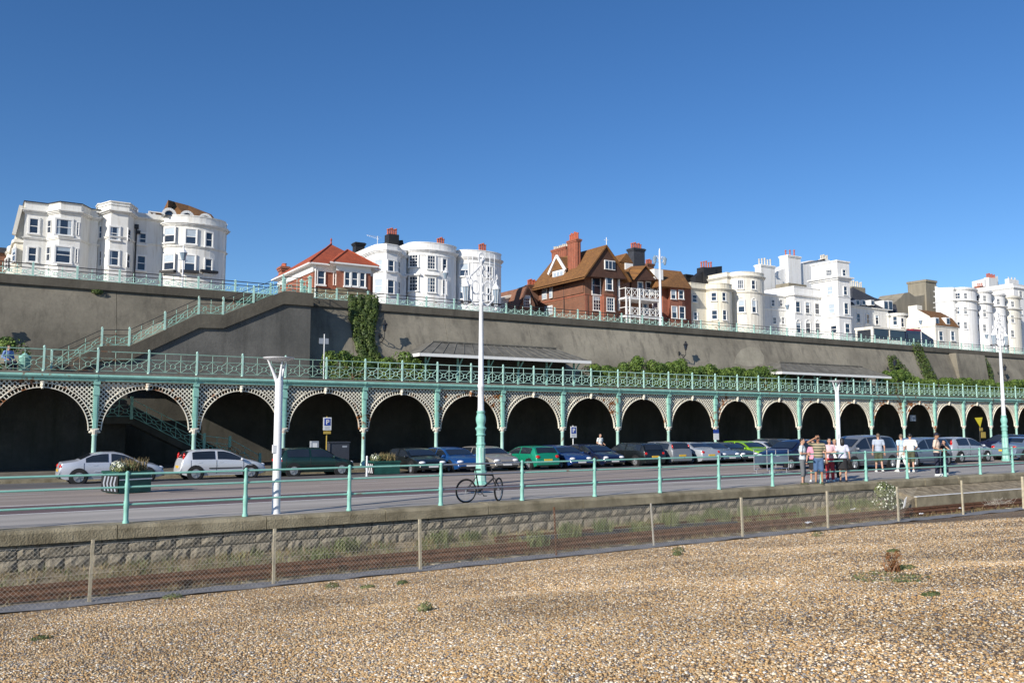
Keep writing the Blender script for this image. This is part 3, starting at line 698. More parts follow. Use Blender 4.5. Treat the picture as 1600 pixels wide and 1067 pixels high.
# ================================================================== HOUSES
ZS = 10.6          # street level on the cliff top
class House:
    def __init__(s, label, cat, px, Y, name='house', m='white'):
        s.Y = Y; s.m = m; p = AY(px, 600, Y); s.loc = Vector((p.x, Y, ZS)); s.t = thing(name, label, cat, s.loc); s.plans = []
    def X(s, px, Y=None): return AY(px, 500, Y or s.Y).x
    def Z(s, px, py, Y=None): return AY(px, py, Y or s.Y).z
    def part(s, mb, name, m, parent=None, smooth=False): return mb.build(name, m, parent or s.t, s.loc, smooth=smooth)
    def walls(s, plan, z1, z0=ZS, m=None, name='wall', reg=True):
        if reg: s.plans.append(plan)
        return s.part(MB().prism(plan, z0, z1), name, m or s.m)
    def band(s, plan, z, h, out, m='trim', name='cornice'):
        n = len(plan); P = []
        for i in range(n):
            a, b, c = Vector(plan[i-1]), Vector(plan[i]), Vector(plan[(i+1) % n])
            d1 = (b-a).normalized(); d2 = (c-b).normalized(); n1 = Vector((d1.y, -d1.x)); n2 = Vector((d2.y, -d2.x))
            k = (n1+n2); k = k/max(.3, k.length_squared/2) if k.length > 1e-6 else n1
            P.append((b.x+k.x*out, b.y+k.y*out))
        return s.part(MB().prism(P, z, z+h), name, m)
    def hit(s, px, py):
        r = ray(px, py); best = None
        for plan in s.plans:
            n = len(plan)
            for i in range(n):
                a = plan[i]; b = plan[(i+1) % n]; ex, ey = b[0]-a[0], b[1]-a[1]
                det = r[0]*(-ey)+r[1]*ex
                if abs(det) < 1e-9: continue
                t = (a[0]*(-ey)+a[1]*ex)/det; q = (r[0]*a[1]-r[1]*a[0])/det
                q = ((r[0]*t-a[0])*ex+(r[1]*t-a[1])*ey)/(ex*ex+ey*ey)
                if -.001 <= q <= 1.001 and t > 0 and (best is None or t < best[0]): best = (t, a, b)
        return best
    def on(s, px, py, seg):
        a, b = seg; r = ray(px, py); ex, ey = b[0]-a[0], b[1]-a[1]; det = r[0]*(-ey)+r[1]*ex; t = (a[0]*(-ey)+a[1]*ex)/det
        return Vector((r[0]*t, r[1]*t, EYE+r[2]*t))
    def win(s, px, y0, y1, pw, kind='sash', frame='trim', surround=.12, sill=True, blind=False, nx=1, dark='glass', nm='window', arch=False, maxw=None):
        h = s.hit(px, (y0+y1)/2)
        if h is None: print('WINDOW MISS', px, y0); return
        seg = (h[1], h[2]); l = s.on(px-pw/2, (y0+y1)/2, seg); r = s.on(px+pw/2, (y0+y1)/2, seg); c = s.on(px, (y0+y1)/2, seg)
        zt = s.on(px, y0, seg).z; zb = s.on(px, y1, seg).z
        e = Vector((seg[1][0]-seg[0][0], seg[1][1]-seg[0][1], 0)).normalized(); nrm = Vector((e.y, -e.x, 0)); up = Vector((0, 0, 1))
        W = min((r-l).length, maxw or 9); H = zt-zb; c = Vector((c.x, c.y, (zt+zb)/2))
        f = MB(); q = lambda x, z, y: c+e*x+up*z+nrm*y
        def bx(x0, x1, z0, z1, y0_, y1_): f.obox(q((x0+x1)/2, (z0+z1)/2, (y0_+y1_)/2), e*(x1-x0)/2, nrm*(y1_-y0_)/2, up*(z1-z0)/2)
        sw = surround; bt = .05
        if sw > 0:
            bx(-W/2-sw, -W/2, -H/2, H/2, 0, .10); bx(W/2, W/2+sw, -H/2, H/2, 0, .10); bx(-W/2-sw, W/2+sw, H/2, H/2+sw, 0, .105)
        if sill: bx(-W/2-sw-.06, W/2+sw+.06, -H/2-.13, -H/2, 0, .2)
        bx(-W/2, -W/2+bt, -H/2, H/2, .012, .05); bx(W/2-bt, W/2, -H/2, H/2, .012, .05)
        bx(-W/2+bt, W/2-bt, H/2-bt, H/2, .012, .05); bx(-W/2+bt, W/2-bt, -H/2, -H/2+bt*1.3, .012, .05); bx(-W/2+bt, W/2-bt, -.035, .035, .012, .055)
        for i in range(1, nx): x = -W/2+W*i/nx; bx(x-.022, x+.022, -H/2+bt, H/2-bt, .012, .045)
        if nx > 2: 
            for z in (-H/4, H/4): bx(-W/2+bt, W/2-bt, z-.02, z+.02, .013, .043)
        ob = s.part(f, nm, frame)
        g = MB(); g.obox(q(0, 0, .012), e*(W/2), nrm*.012, up*(H/2)); g.build('pane', dark, ob, s.loc)
        if not blind and W > .75 and random.random() < .45:
            g = MB(); k_ = random.choice((0, 1, 2))
            if k_ == 0: g.obox(q(0, H*.36, .026), e*(W/2-bt), nrm*.002, up*(H*.12))
            else:
                g.obox(q(-W*.34, 0, .026), e*(W*.10), nrm*.002, up*(H/2-bt)); k_ == 2 and g.obox(q(W*.34, 0, .026), e*(W*.10), nrm*.002, up*(H/2-bt))
            g.build('curtain', 'blind', ob, s.loc)
        if blind:
            g = MB(); g.obox(q(0, H*.25, .026), e*(W/2-bt), nrm*.003, up*(H*.23)); g.build('blind', 'blind', ob, s.loc)
        if arch:
            g = MB(); N = 8
            for i in range(N):
                a, b = math.pi*i/N, math.pi*(i+1)/N
                p0 = q(math.cos(a)*(W/2+sw/2), H/2+math.sin(a)*(W/2+sw/2), .06); p1 = q(math.cos(b)*(W/2+sw/2), H/2+math.sin(b)*(W/2+sw/2), .06); g.bar(p0, p1, .12, .12)
            g.build('arch_moulding', frame, ob, s.loc)
        return ob
    def chimney(s, x0, x1, y0, y1, z0, z1, m='black', pots=4, pm='pot', ph=.7, cap=True, flare=False):
        c = MB().box(x0, x1, y0, y1, z0, z1-.45 if cap else z1)
        if cap: c.box(x0-.10, x1+.10, y0-.10, y1+.10, z1-.45, z1-.25).box(x0-.18, x1+.18, y0-.18, y1+.18, z1-.25, z1-.1).box(x0-.08, x1+.08, y0-.08, y1+.08, z1-.1, z1)
        if flare:
            n = max(2, int((x1-x0)/.5))
            for i in range(n): xx = x0+(i+.5)*(x1-x0)/n; c.box(xx-.07, xx+.07, y0-.07, y0, z0, z1-.5)
            n = max(2, int((y1-y0)/.5))
            for i in range(n): yy = y0+(i+.5)*(y1-y0)/n; c.box(x0-.07, x0, yy-.07, yy+.07, z0, z1-.5)
        ob = s.part(c, 'chimney', m)
        g = MB(); L = max(x1-x0, y1-y0)
        for i in range(pots):
            f = (i+.5)/pots; cx, cy = ((x0+x1)/2, y0+(y1-y0)*f) if (y1-y0) > (x1-x0) else (x0+(x1-x0)*f, (y0+y1)/2)
            hh = ph*(.85+.3*((i*37) % 5)/5)
            g.lathe([(.17, 0), (.14, .1), (.125, hh*.8), (.17, hh*.85), (.17, hh)], (cx, cy, z1), 8)
        if pots: g.build('chimney_pots', pm, ob, s.loc)
        return ob
def rect(x0, x1, y0, y1): return [(x0, y0), (x1, y0), (x1, y1), (x0, y1)]
def bowplan(x0, x1, y, d, yb, n=12, xl=None, xr=None):
    """front with a segmental bow of depth d between x0 and x1"""
    P = []
    if xl is not None and xl < x0: P.append((xl, y))
    c = (x1-x0)/2; 
    for i in range(n+1):
        a = math.pi*i/n; P.append(((x0+x1)/2-c*math.cos(a), y-d*math.sin(a)**.8))
    if xr is not None and xr > x1: P.append((xr, y))
    P += [(P[-1][0], yb), (P[0][0], yb)]
    return P
def hiproof(h, x0, x1, y0, y1, z0, z1, m, ridge='x', ov=.4, inset=None):
    x0 -= ov; x1 += ov; y0 -= ov; y1 += ov; i = inset if inset is not None else (y1-y0)/2 if ridge == 'x' else (x1-x0)/2
    if ridge == 'x': a, b = (x0+i, (y0+y1)/2, z1), (x1-i, (y0+y1)/2, z1)
    else: a, b = ((x0+x1)/2, y0+i, z1), ((x0+x1)/2, y1-i, z1)
    v = [(x0, y0, z0), (x1, y0, z0), (x1, y1, z0), (x0, y1, z0), a, b]
    f = [(0, 1, 5, 4), (1, 2, 5), (2, 3, 4, 5), (3, 0, 4), (3, 2, 1, 0)] if ridge == 'x' else [(0, 1, 4), (1, 2, 5, 4), (2, 3, 5), (3, 0, 4, 5), (3, 2, 1, 0)]
    return h.part(MB().add(v, f), 'roof', m)
def parapet(h, plan, z, m='white', hh=.9):
    """cornice, blocking course and coping round the top of a stucco front"""
    h.band(plan, z-hh-.42, .10, .10, m); h.band(plan, z-hh-.30, .14, .22, m); h.band(plan, z-hh-.16, .12, .34, m)
    h.band(plan, z-.10, .10, .06, m, 'parapet_coping')
def strings(h, plan, zs, m='white'):
    for z in zs: h.band(plan, z-.07, .12, .10, m, 'string_course'); h.band(plan, z+.051, .07, .17, m, 'string_course')

# ---- A: cream house with gable and canted bay, far left
h = House('cream house with wide three-sided bay and dark-edged parapet, leftmost big house', 'house', 80, 100, m='white')
Y = 100; X = h.X; xl, xr = X(30), X(134); zt = h.Z(60, 317.5)
pA = [(xl, Y), (X(67), Y), (X(86, 98.3), 98.3), (X(119, 98.3), 98.3), (X(133.5), Y), (xr+.8, Y), (xr+.8, 109), (xl, 109)]
h.walls(pA, zt); parapet(h, pA, zt, 'white', .75); strings(h, pA, [h.Z(60, 374)], 'white')
h.band(pA, zt, .08, .16, 'iron', 'parapet_edge')
for a in ((53, 342, 365, 13.5), (77.5, 344.5, 364.5, 5.5), (100, 343.5, 367.5, 24), (121.5, 348, 368, 3.2), (50.5, 387, 409, 12.5), (76, 386, 408, 5.5), (98.5, 386, 411, 23), (119.5, 389, 411, 3.2)): h.win(*a, sill=a[3] > 6, surround=.16 if a[3] > 6 else .05)
x0 = X(17); g = MB().xz([(X(31), h.Z(30, 318)), (X(26), h.Z(26, 322)), (x0, h.Z(17, 366)), (X(21.5), h.Z(21, 376)), (X(31), h.Z(30, 376))], 100.3, 108)
h.part(g, 'gable_wall', 'cream')
g = MB().bar((X(26)-.15, 100.1, h.Z(26, 321)), (x0-.15, 100.1, h.Z(17, 366)), .6, .35); h.part(g, 'bargeboard', 'cream2')
pl = [(X(16), 101.2), (X(18.5), 100.5), (X(29.9), 100.4), (X(29.9), 108), (X(16), 108)]; h.walls(pl, h.Z(22, 376), m='cream', name='side_bay'); h.band(pl, h.Z(22, 377), .3, .2, 'cream2'); h.win(22.5, 389, 409, 5, surround=.1)
# ---- A0: fragment at the very edge
h = House('cream house with curved bay, half hidden at the left edge behind the gabled house', 'house', 8, 112, m='cream2')
pl = bowplan(h.X(4.5), h.X(17), 112, 1.6, 122, 10); h.walls(pl, h.Z(10, 387)); strings(h, pl, [h.Z(10, 397)], 'cream2'); h.win(10.5, 405, 420, 4)
pl = rect(h.X(-20), h.X(4.2), 112.5, 122); h.walls(pl, h.Z(0, 394), m='brick', name='brick_wing'); h.part(MB().box(h.X(-20), h.X(4.6), 112.2, 122.2, h.Z(0, 394), h.Z(0, 386)), 'roof', 'slate')
# ---- B: white house with tall parapet over a canted bay
h = House('off-white house with stepped parapet over narrow canted bay, beside the round-ended house', 'house', 190, 100.2)
Y = 100.2; X = h.X
pB = [(X(134)+.85, Y), (X(152), Y), (X(166.5, 98.2), 98.2), (X(194, 98.2), 98.2), (X(205), Y), (X(249), Y), (X(249), 110), (X(134)+.85, 110)]
zt = h.Z(180, 338.5); h.walls(pB, zt); h.band(pB, zt, .12, .2, 'white'); h.band(pB, zt+.12, .12, .38, 'white'); zc = zt+.24
pp = [(X(146), Y+.1), (X(150.5), Y-.1), (X(165.5, 98.3), 98.3), (X(195, 98.3), 98.3), (X(207), Y+.1), (X(207), Y+1.5), (X(146), Y+1.5)]
h.walls(pp, h.Z(180, 321), zc, name='bay_parapet', reg=False); h.band(pp, h.Z(180, 321)-.4, .1, .1, 'white'); h.band(pp, h.Z(180, 321)-.1, .1, .12, 'white')
h.walls(rect(X(207)+.01, X(249), Y+.05, Y+.6), h.Z(225, 333), zc, name='parapet', reg=False)
strings(h, pB, [h.Z(180, 376.5)])
for a in ((157.5, 353.5, 373, 6), (179, 355, 375, 14), (201, 358, 378, 4.5), (222, 364.5, 382, 12), (156.5, 393, 416, 5.5), (178, 392, 415, 14), (199.5, 397, 419, 4.5), (220.5, 400, 422.5, 12.5)): h.win(*a, surround=.14 if a[3] > 7 else .06, sill=a[3] > 7)
h.part(MB().add([(X(133), 100.6, zt), (X(149), 100.6, zt), (X(146), 104, h.Z(138, 321)), (X(140), 104, h.Z(138, 321))], [(0, 1, 2, 3)]).box(X(133), X(150), 104.01, 109, zt, h.Z(138, 322)), 'roof', 'slate')
h.part(MB().tube((X(207), 100.05, h.Z(207, 355)), (X(207), 100.05, ZS), .07).cbox(X(207), 100.0, h.Z(207, 354), .4, .3, .45).cbox(X(210), 100.0, h.Z(210, 363), .4, .3, .35), 'drainpipe', 'iron')
mm = MB()
for i in range(9): x = X(150)+(X(215)-X(150))*i/8; mm.tube((x, 103, zt), (x, 103, h.Z(180, 314)), .03, n=4)
mm.tube((X(150), 103, h.Z(180, 314.5)), (X(215), 103, h.Z(180, 314.5)), .03, n=4).tube((X(150), 103, h.Z(180, 318)), (X(215), 103, h.Z(180, 318)), .025, n=4); h.part(mm, 'roof_guardrail', 'trim')
# ---- C: round-ended house with brown mansard
h = House('off-white house with wide rounded front, brown roof and three round dormers', 'house', 298, 100.2)
X = h.X; pC = bowplan(X(249)+.02, X(347), 100.2, 2.4, 111, 16, xr=X(350)); zt = h.Z(300, 337, 98)
h.walls(pC, zt); parapet(h, pC, zt, 'white', .8); strings(h, pC, [h.Z(298, 386, 98)])
for a in ((265.5, 356, 379, 15.5), (298.5, 358.5, 381.5, 16), (326.5, 364, 386, 10), (264.5, 398, 422, 15.5), (296.5, 399, 424, 16), (325.5, 405, 428, 10)):
    h.win(*a, blind=a[0] < 310, surround=.13)
    if a[1] > 390:
        p = h.hit(a[0], 430); q = h.on(a[0], 425, (p[1], p[2])); e = Vector((p[2][0]-p[1][0], p[2][1]-p[1][1], 0)).normalized(); nn = Vector((e.y, -e.x, 0))
        h.part(MB().obox(q+nn*.25, e*.95, nn*.22, (0, 0, .14)), 'window_box', 'iron')
x0, x1 = X(254), X(337); z0 = zt-.35; z1 = h.Z(285, 317, 102.5)
rf = h.part(MB().add([(x0, 99.4, z0), (x0+1.8, 98.6, z0), (x1-1.8, 98.6, z0), (x1, 99.6, z0), (x1, 109, z0), (x0, 109, z0), (x0+.25, 101.0, z1-.25), (x0+1.2, 102.5, z1), (x1-2.8, 103, z1-.1), (x1-.5, 101.8, z1-1.1), (x1-1.6, 107, z1-.9), (x0+.8, 107, z1-.3)],
     [(0, 1, 7, 6), (1, 2, 8, 7), (2, 3, 9, 8), (3, 4, 10, 9), (4, 5, 11, 10), (5, 0, 6, 11), (6, 7, 8, 9, 10, 11)]), 'roof', 'browntile')
for px, py in ((264.5, 331), (292.5, 335), (321, 339.5)):
    c = AY(px, py, 98.55 if px != 321 else 98.75); g = MB()
    for i in range(10):
        a, b = math.pi*i/10, math.pi*(i+1)/10
        g.bar((c.x+.62*math.cos(a), c.y, c.z-.35+.62*math.sin(a)), (c.x+.62*math.cos(b), c.y, c.z-.35+.62*math.sin(b)), .16, .30)
    d = g.build('dormer', 'trim', h.t, h.loc)
    g = MB(); g.xz([(c.x+.56*math.cos(math.pi*i/10), c.z-.35+.56*math.sin(math.pi*i/10)) for i in range(11)], c.y+.05, c.y+1.5); g.build('pane', 'glass', d, h.loc)
g = MB().xz([(X(225), h.Z(228, 334)), (X(226.5), h.Z(228, 330)), (X(233), h.Z(233, 322)), (X(254), h.Z(254, 323)), (X(254), h.Z(254, 334))], 103, 108); h.part(g, 'rear_dormer', 'browntile')
g = MB()
for a, b in ((234, 334), (241, 334)): g.box(X(a)-.15, X(a)+.15, 102.8, 102.99, h.Z(a, 334), h.Z(a, 324))
g.box(X(232), X(254), 102.7, 102.99, h.Z(233, 323), h.Z(233, 321.5)); h.part(g, 'dormer_frame', 'trim')

# ---- P: brick pavilion with red roof, nearer the wall
h = House('low brick pavilion with bright red hipped roof and white-framed windows', 'pavilion', 530, 72, 'pavilion', 'redbrick')
X = h.X; Y = 72
x0, x1, x2, x3 = X(488), X(524, 70.8), X(578, 70.8), X(582)
pl = [(x0, Y), (X(524), Y), (x1, 70.8), (x2, 70.8), (x2, Y), (x3, Y), (x3, 82), (x0, 82)]; ze = h.Z(500, 413); zf = h.Z(500, 424)
h.walls(pl, zf, h.Z(500, 450), m='redbrick'); h.walls(pl, h.Z(500, 450)-.002, ZS, m='coping', name='plinth', reg=False)
h.band(pl, zf, ze-zf-.1, .02, 'trim', 'frieze'); h.band(pl, ze-.1, .12, .55, 'trim', 'eaves')
for a, n in (((501.5, 423, 445, 11), 1), ((542.5, 425, 447, 8), 1), ((554, 425, 447.5, 9.5), 1), ((566, 426, 449, 8), 1)): h.win(*a, surround=.07, nx=n, maxw=1.3)
h.win(522.8, 424, 446, 3.5, surround=.04, sill=False)
za = h.Z(515, 376, 75); xm = (x0+x3)/2; e = .55
v = [(x0-e, Y-e, ze+.02), (x3+e, Y-e, ze+.02), (x3+e, 82.5, ze+.02), (x0-e, 82.5, ze+.02), (X(515, 76.5), 76.5, za), (X(515, 76.5)+.3, 78.5, za)]
rf = h.part(MB().add(v, [(0, 1, 4), (1, 2, 5, 4), (2, 3, 5), (3, 0, 4, 5), (3, 2, 1, 0)]), 'roof', 'redtile')
ap = AY(543, 390.5, 72.2); v = [(x1-e, 70.8-e, ze+.03), (x2+e, 70.8-e, ze+.03), (x2+e, 74.5, ze+.03), (x1-e, 74.5, ze+.03), (ap.x, ap.y, ap.z), (ap.x-.1, 76.2, ap.z)]
h.part(MB().add(v, [(0, 1, 4), (1, 2, 5, 4), (2, 3, 5), (3, 0, 4, 5)]), 'bay_roof', 'redtile')
rd = MB()
for a, b in ((v[4], (x1-e, 70.8-e, ze+.03)), (v[4], (x2+e, 70.8-e, ze+.03)), ((X(515, 76.5), 76.5, za), (x0-e, Y-e, ze+.02)), ((X(515, 76.5), 76.5, za), (X(515, 76.5)+.3, 78.5, za))): rd.tube(a, b, .09, n=6)
rd.lathe([(.09, 0), (.05, .3), (.1, .4), (.02, .6)], (X(515, 76.5), 76.5, za)); h.part(rd, 'ridge_tiles', 'redtile')
h.chimney(X(438, 84), X(450, 84), 84, 85, ZS, h.Z(445, 416, 84), 'redbrick', 4, 'pot', .35)
h.part(MB().tube((X(491), Y-.06, ze-.1), (X(491), Y-.06, ZS), .05).bar((x0-.05, Y-.05, zf+.1), (x0-.05, 82, zf+.1), .1, .4), 'drainpipe', 'trim')

# ---- D: white canted house with tarred chimney
h = House('white house with canted bay and tall tarred black chimney stack, left of the rounded houses', 'house', 603, 100, m='white2')
X = h.X; Y = 100; pD = [(X(579), Y), (X(582.5), Y), (X(587, 98.6), 98.6), (X(603, 98.0), 98.0), (X(617, 98.6), 98.6), (X(622.5), Y), (X(636), Y), (X(636), 112), (X(579), 112)]
pD = [(X(579), Y), (X(580), 98.9), (X(602.5, 97.6), 97.6), (X(619.5, 97.8), 97.8), (X(626.5), Y), (X(634), Y), (X(634), 112), (X(579), 112)]
zt = h.Z(600, 386.5); h.walls(pD, zt); parapet(h, pD, zt, 'white2', .7); strings(h, pD, [h.Z(605, 430)], 'white2')
for a, bl_ in (((592, 406, 423.5, 11.5), 1), ((610.5, 407, 424.5, 9), 0), ((623, 409, 427, 3), 0), ((592, 436, 458, 12), 1), ((610.5, 438, 459, 9.5), 0), ((623, 440, 460, 3), 0)): h.win(*a, surround=.08, blind=bl_, dark='blind' if bl_ else 'glass')
h.chimney(X(606, 104), X(622, 104), 104, 105.4, zt-1, h.Z(615, 366, 104), 'black', 5, 'pot', .9, cap=False)
h.part(MB().xz([(X(592, 105), zt), (X(606, 105), h.Z(606, 376, 105)), (X(628, 105), h.Z(620, 374, 105)), (X(634, 105), zt)], 105, 108), 'party_wall', 'black')
h.chimney(X(554, 112), X(568, 112), 112, 113.2, ZS, h.Z(560, 378.5, 112), 'black', 0)
h.part(MB().xz([(X(566, 110), ZS), (X(566, 110), h.Z(570, 396, 110)), (X(576, 110), h.Z(576, 388, 110)), (X(579, 110)+.3, h.Z(580, 387, 110)), (X(579, 110)+.3, ZS)], 110, 112.1), 'side_wall', 'black')
ae = MB().tube((X(603), 103, zt-.5), (X(603), 103, h.Z(603, 362)), .04, n=5)
for k in range(6): ae.tube((X(603)-1.3+k*.3, 103, h.Z(603, 364)-.2*k*.3), (X(603)-1.3+k*.3+.02, 103.5, h.Z(603, 361)-.2*k*.3), .02, n=4)
ae.tube((X(603)-1.4, 103, h.Z(603, 362.5)), (X(603)+.5, 103, h.Z(603, 364)), .025, n=4); h.part(ae, 'aerial', 'trim')
# ---- E, F: twin bow-fronted white houses
for nm, a0, a1, py, dd, wins, pots in (('white rounded bow-fronted house with multi-paned sash windows, right of the tarred chimney', 635, 709, 374.5, 2.3,
        ((646.5, 398.5, 417, 13, 3), (674, 400, 420.5, 11.5, 3), (694.5, 405, 423.5, 6, 1), (646.5, 432, 454.5, 13, 3), (674, 434.5, 457, 11.5, 3), (694.5, 438, 460, 5.5, 1)), (684, 696, 382)),
      ('white rounded bow-fronted house directly behind the top of the ornate street lamp', 710, 779, 386.5, 2.3,
        ((725.5, 412, 431.5, 13, 1), (765, 417, 434, 7, 1), (725.5, 446, 467, 13, 1), (765, 451, 470, 7, 1)), (750, 762, 391))):
    h = House(nm, 'house', (a0+a1)/2, 100.5, m='white2'); X = h.X
    pl = bowplan(X(a0), X(a1), 100.5, dd, 112, 16); zt = h.Z((a0+a1)/2-15, py, 97.6); h.walls(pl, zt); parapet(h, pl, zt, 'white2', .9); h.band(pl, zt-1.75, .08, .08, 'white2')
    for w_ in wins: h.win(w_[0], w_[1], w_[2], w_[3], nx=w_[4], surround=.12, blind=(w_[4] == 1 and w_[3] > 10))
    if a0 < 700:
        for px in (646.5, 674): 
            q = h.hit(px, 430); q0 = h.on(px, 429.5, (q[1], q[2])); e = Vector((q[2][0]-q[1][0], q[2][1]-q[1][1], 0)).normalized(); nn = Vector((e.y, -e.x, 0)); h.part(MB().obox(q0+nn*.15, e*1.0, nn*.18, (0, 0, .09)), 'window_hood', 'white2')
    h.chimney(X(pots[0], 106), X(pots[1], 106), 106, 107, zt-1, h.Z(pots[0], pots[2], 106), 'white', 4, 'pot', 1.1, cap=False)
# ---- G: low cream building further off
h = House('low cream building with curved roofline left of the brown gabled mansion', 'house', 800, 112, m='cream2'); X = h.X
g = MB().xz([(X(777), ZS), (X(777), h.Z(780, 474)), (X(783), h.Z(783, 466.5)), (X(795), h.Z(795, 461)), (X(813), h.Z(812, 458)), (X(814), ZS)], 112, 122); h.part(g, 'wall', 'cream2'); h.plans.append(rect(X(777), X(814), 112, 122)); h.win(804, 473, 482, 3, surround=.05)
h.part(MB().bar((X(783), 111.9, h.Z(783, 467)), (X(813), 111.9, h.Z(812, 458.5)), .3, .35), 'coping', 'cream2')
h.chimney(X(780, 118), X(783.5, 118), 118, 119, ZS, h.Z(782, 460, 118), 'brick', 1, 'pot', .6)

# ---- H1: small brown gabled annexe
h = House('small brown gabled annexe with white window and cluster of pots beside the brown mansion', 'house', 828, 108, m='brick'); X = h.X
x0, x1 = X(811), X(843); xm = X(823.5); za = h.Z(823, 447.5)
g = MB().xz([(x0, ZS), (x0, h.Z(811, 480)), (xm, za), (X(836), h.Z(836, 476)), (X(836), ZS)], 108, 118); h.part(g, 'wall', 'brick')
h.part(MB().add([(xm-.2, 107.6, za+.15), (X(838), 107.6, h.Z(836, 476)), (x1+5, 117, h.Z(836, 472)), (xm+4, 117, za+1.2)], [(0, 1, 2, 3)]).bar((x0-.3, 107.7, h.Z(811, 482)), (xm, 107.7, za+.15), .4, .2), 'roof', 'tilehung')
h.plans.append(rect(x0, X(836), 108, 118)); h.win(823, 462, 479, 9.5, nx=3, surround=.05)
h.chimney(X(827, 112), X(841, 112), 112, 113, ZS, h.Z(834, 445, 112), 'brick', 6, 'pot', .9)
# ---- H2: brown mansion
h = House('large brown brick mansion with orange-brown gabled roof, tile-hung gable and very tall ribbed chimney', 'mansion', 915, 100, 'mansion', 'brick'); X = h.X; Y = 100
x0, x1 = X(914), X(984.5); p = AX(846, 447, x0+.0); yb = min(p.y+1, 150)
zE = h.Z(914, 433); zJ = h.Z(930, 461)
pl = [(x0, Y), (X(962), Y), (X(966, 99), 99), (X(975, 99), 99), (x1, Y+.5), (x1, yb), (x0, yb)]
pl = [(x0, Y), (X(940), Y), (X(944.5, 98.8), 98.8), (X(958.5, 98.8), 98.8), (X(968), Y), (x1, Y), (x1, yb), (x0, yb)]
h.walls(pl, zE, m='brick'); h.band(pl, h.Z(930, 462), .18, .06, 'redbrick', 'string_course')
g = MB()
for px in (916, 923.5, 941.5, 945, 960, 968): 
    hh = h.hit(px, 475); q = h.on(px, 475, (hh[1], hh[2])); g.box(q.x-.22, q.x+.22, q.y-.07, q.y+.3, ZS, h.Z(930, 463))
h.part(g, 'brick_piers', 'redbrick')
h.win(931.5, 432, 460.5, 12.5, surround=.10, nx=1, maxw=1.7); h.win(951.5, 434, 453.5, 10, surround=.08, maxw=1.5); h.win(933, 464, 485, 12, nx=3, surround=.1, maxw=1.6); h.win(953.5, 466, 486, 10.5, nx=3, surround=.1, maxw=1.5)
h.part(MB().box(X(962.5), X(964.5), 99.3, 99.6, h.Z(963, 486), h.Z(963, 437)), 'corner_post', 'trim')
# gable roof, ridge running back
fz = 98.3; aX = X(949.5, fz); aZ = h.Z(949.5, 382.5, fz); lX, lZ = X(917, fz), h.Z(917, 431, fz); rX, rZ = X(985, fz), h.Z(985, 437, fz); lX -= .2
g = MB().xz([(lX+.35, lZ), (aX, aZ-.35), (rX-.4, rZ+.1)], fz+.25, Y+.3); h.part(g, 'gable', 'tilehung')
rb_ = yb-4
v = [(lX-.2, fz, lZ-.15), (aX, fz, aZ), (aX, 112, aZ+.0), (lX-.2, yb+.5, lZ-.15), (rX+.3, fz, rZ), (rX+.3, yb, rZ), (aX-.5, 118, aZ-1.2)]
rf = h.part(MB().add(v+[(x_, y_, z_-.3) for x_, y_, z_ in v], [(0, 1, 2, 3), (1, 4, 5, 2), (7, 8, 9, 10), (8, 11, 12, 9), (0, 7, 8, 1), (1, 8, 11, 4)]), 'roof', 'browntile')
h.part(MB().tube((aX, fz+.1, aZ), (aX, fz+.1, aZ+1.1), .05).bar((aX-.35, fz+.1, aZ+.7), (aX+.35, fz+.1, aZ+.7), .06), 'finial', 'trim')
hh = House.__new__(House); 
g = MB(); c = AY(952.5, 414.5, fz+.2); W_ = X(961, fz)-X(944.5, fz); H_ = h.Z(950, 407.5, fz)-h.Z(950, 422, fz); g.box(c.x-W_/2, c.x+W_/2, fz+.08, fz+.30, c.z-H_/2, c.z+H_/2); wf = g.build('window', 'trim', h.t, h.loc)
for k in range(3): MB().box(c.x-W_/2+.12+k*W_/3, c.x-W_/2+W_/3-.05+k*W_/3, fz+.05, fz+.09, c.z-H_/2+.12, c.z+H_/2-.12).build('pane', 'glass', wf, h.loc)
# side wall details: upper tile hanging with two windows
def sidewin(h, px, y0, y1, pw, Xp, nx=2):
    a = AX(px-pw/2, (y0+y1)/2, Xp); b = AX(px+pw/2, (y0+y1)/2, Xp); zt = AX(px, y0, Xp).z; zb = AX(px, y1, Xp).z
    f = MB().box(Xp-.16, Xp-.005, b.y, a.y, zb, zt); ob = f.build('window', 'trim', h.t, h.loc); L = (a.y-b.y)/nx
    for k in range(nx):
        for z0_, z1_ in ((zb+.12, (zt+zb)/2-.04), ((zt+zb)/2+.04, zt-.12)): MB().box(Xp-.19, Xp-.161, b.y+.08+k*L, b.y+L-.04+k*L, z0_, z1_).build('pane', 'blind', ob, h.loc)
h.part(MB().box(x0-.14, x0-.002, 100.2, AX(866, 470, x0).y, AX(880, 464, x0).z, AX(914, 440, x0).z), 'side_oriel', 'brick')
sidewin(h, 851.5, 451, 468, 7, x0-.01, 2); sidewin(h, 861.5, 449, 466, 4.5, x0-.15, 1); sidewin(h, 858, 478, 492, 12, x0-.01, 3)
h.part(MB().bar((x0-.1, 100, AX(914, 432, x0).z), (x0-.1, yb, AX(914, 432, x0).z), .12, .25).tube((x0-.1, AX(882, 470, x0).y, ZS+8), (x0-.1, AX(882, 470, x0).y, AX(914, 432, x0).z), .06), 'drainpipe', 'iron')
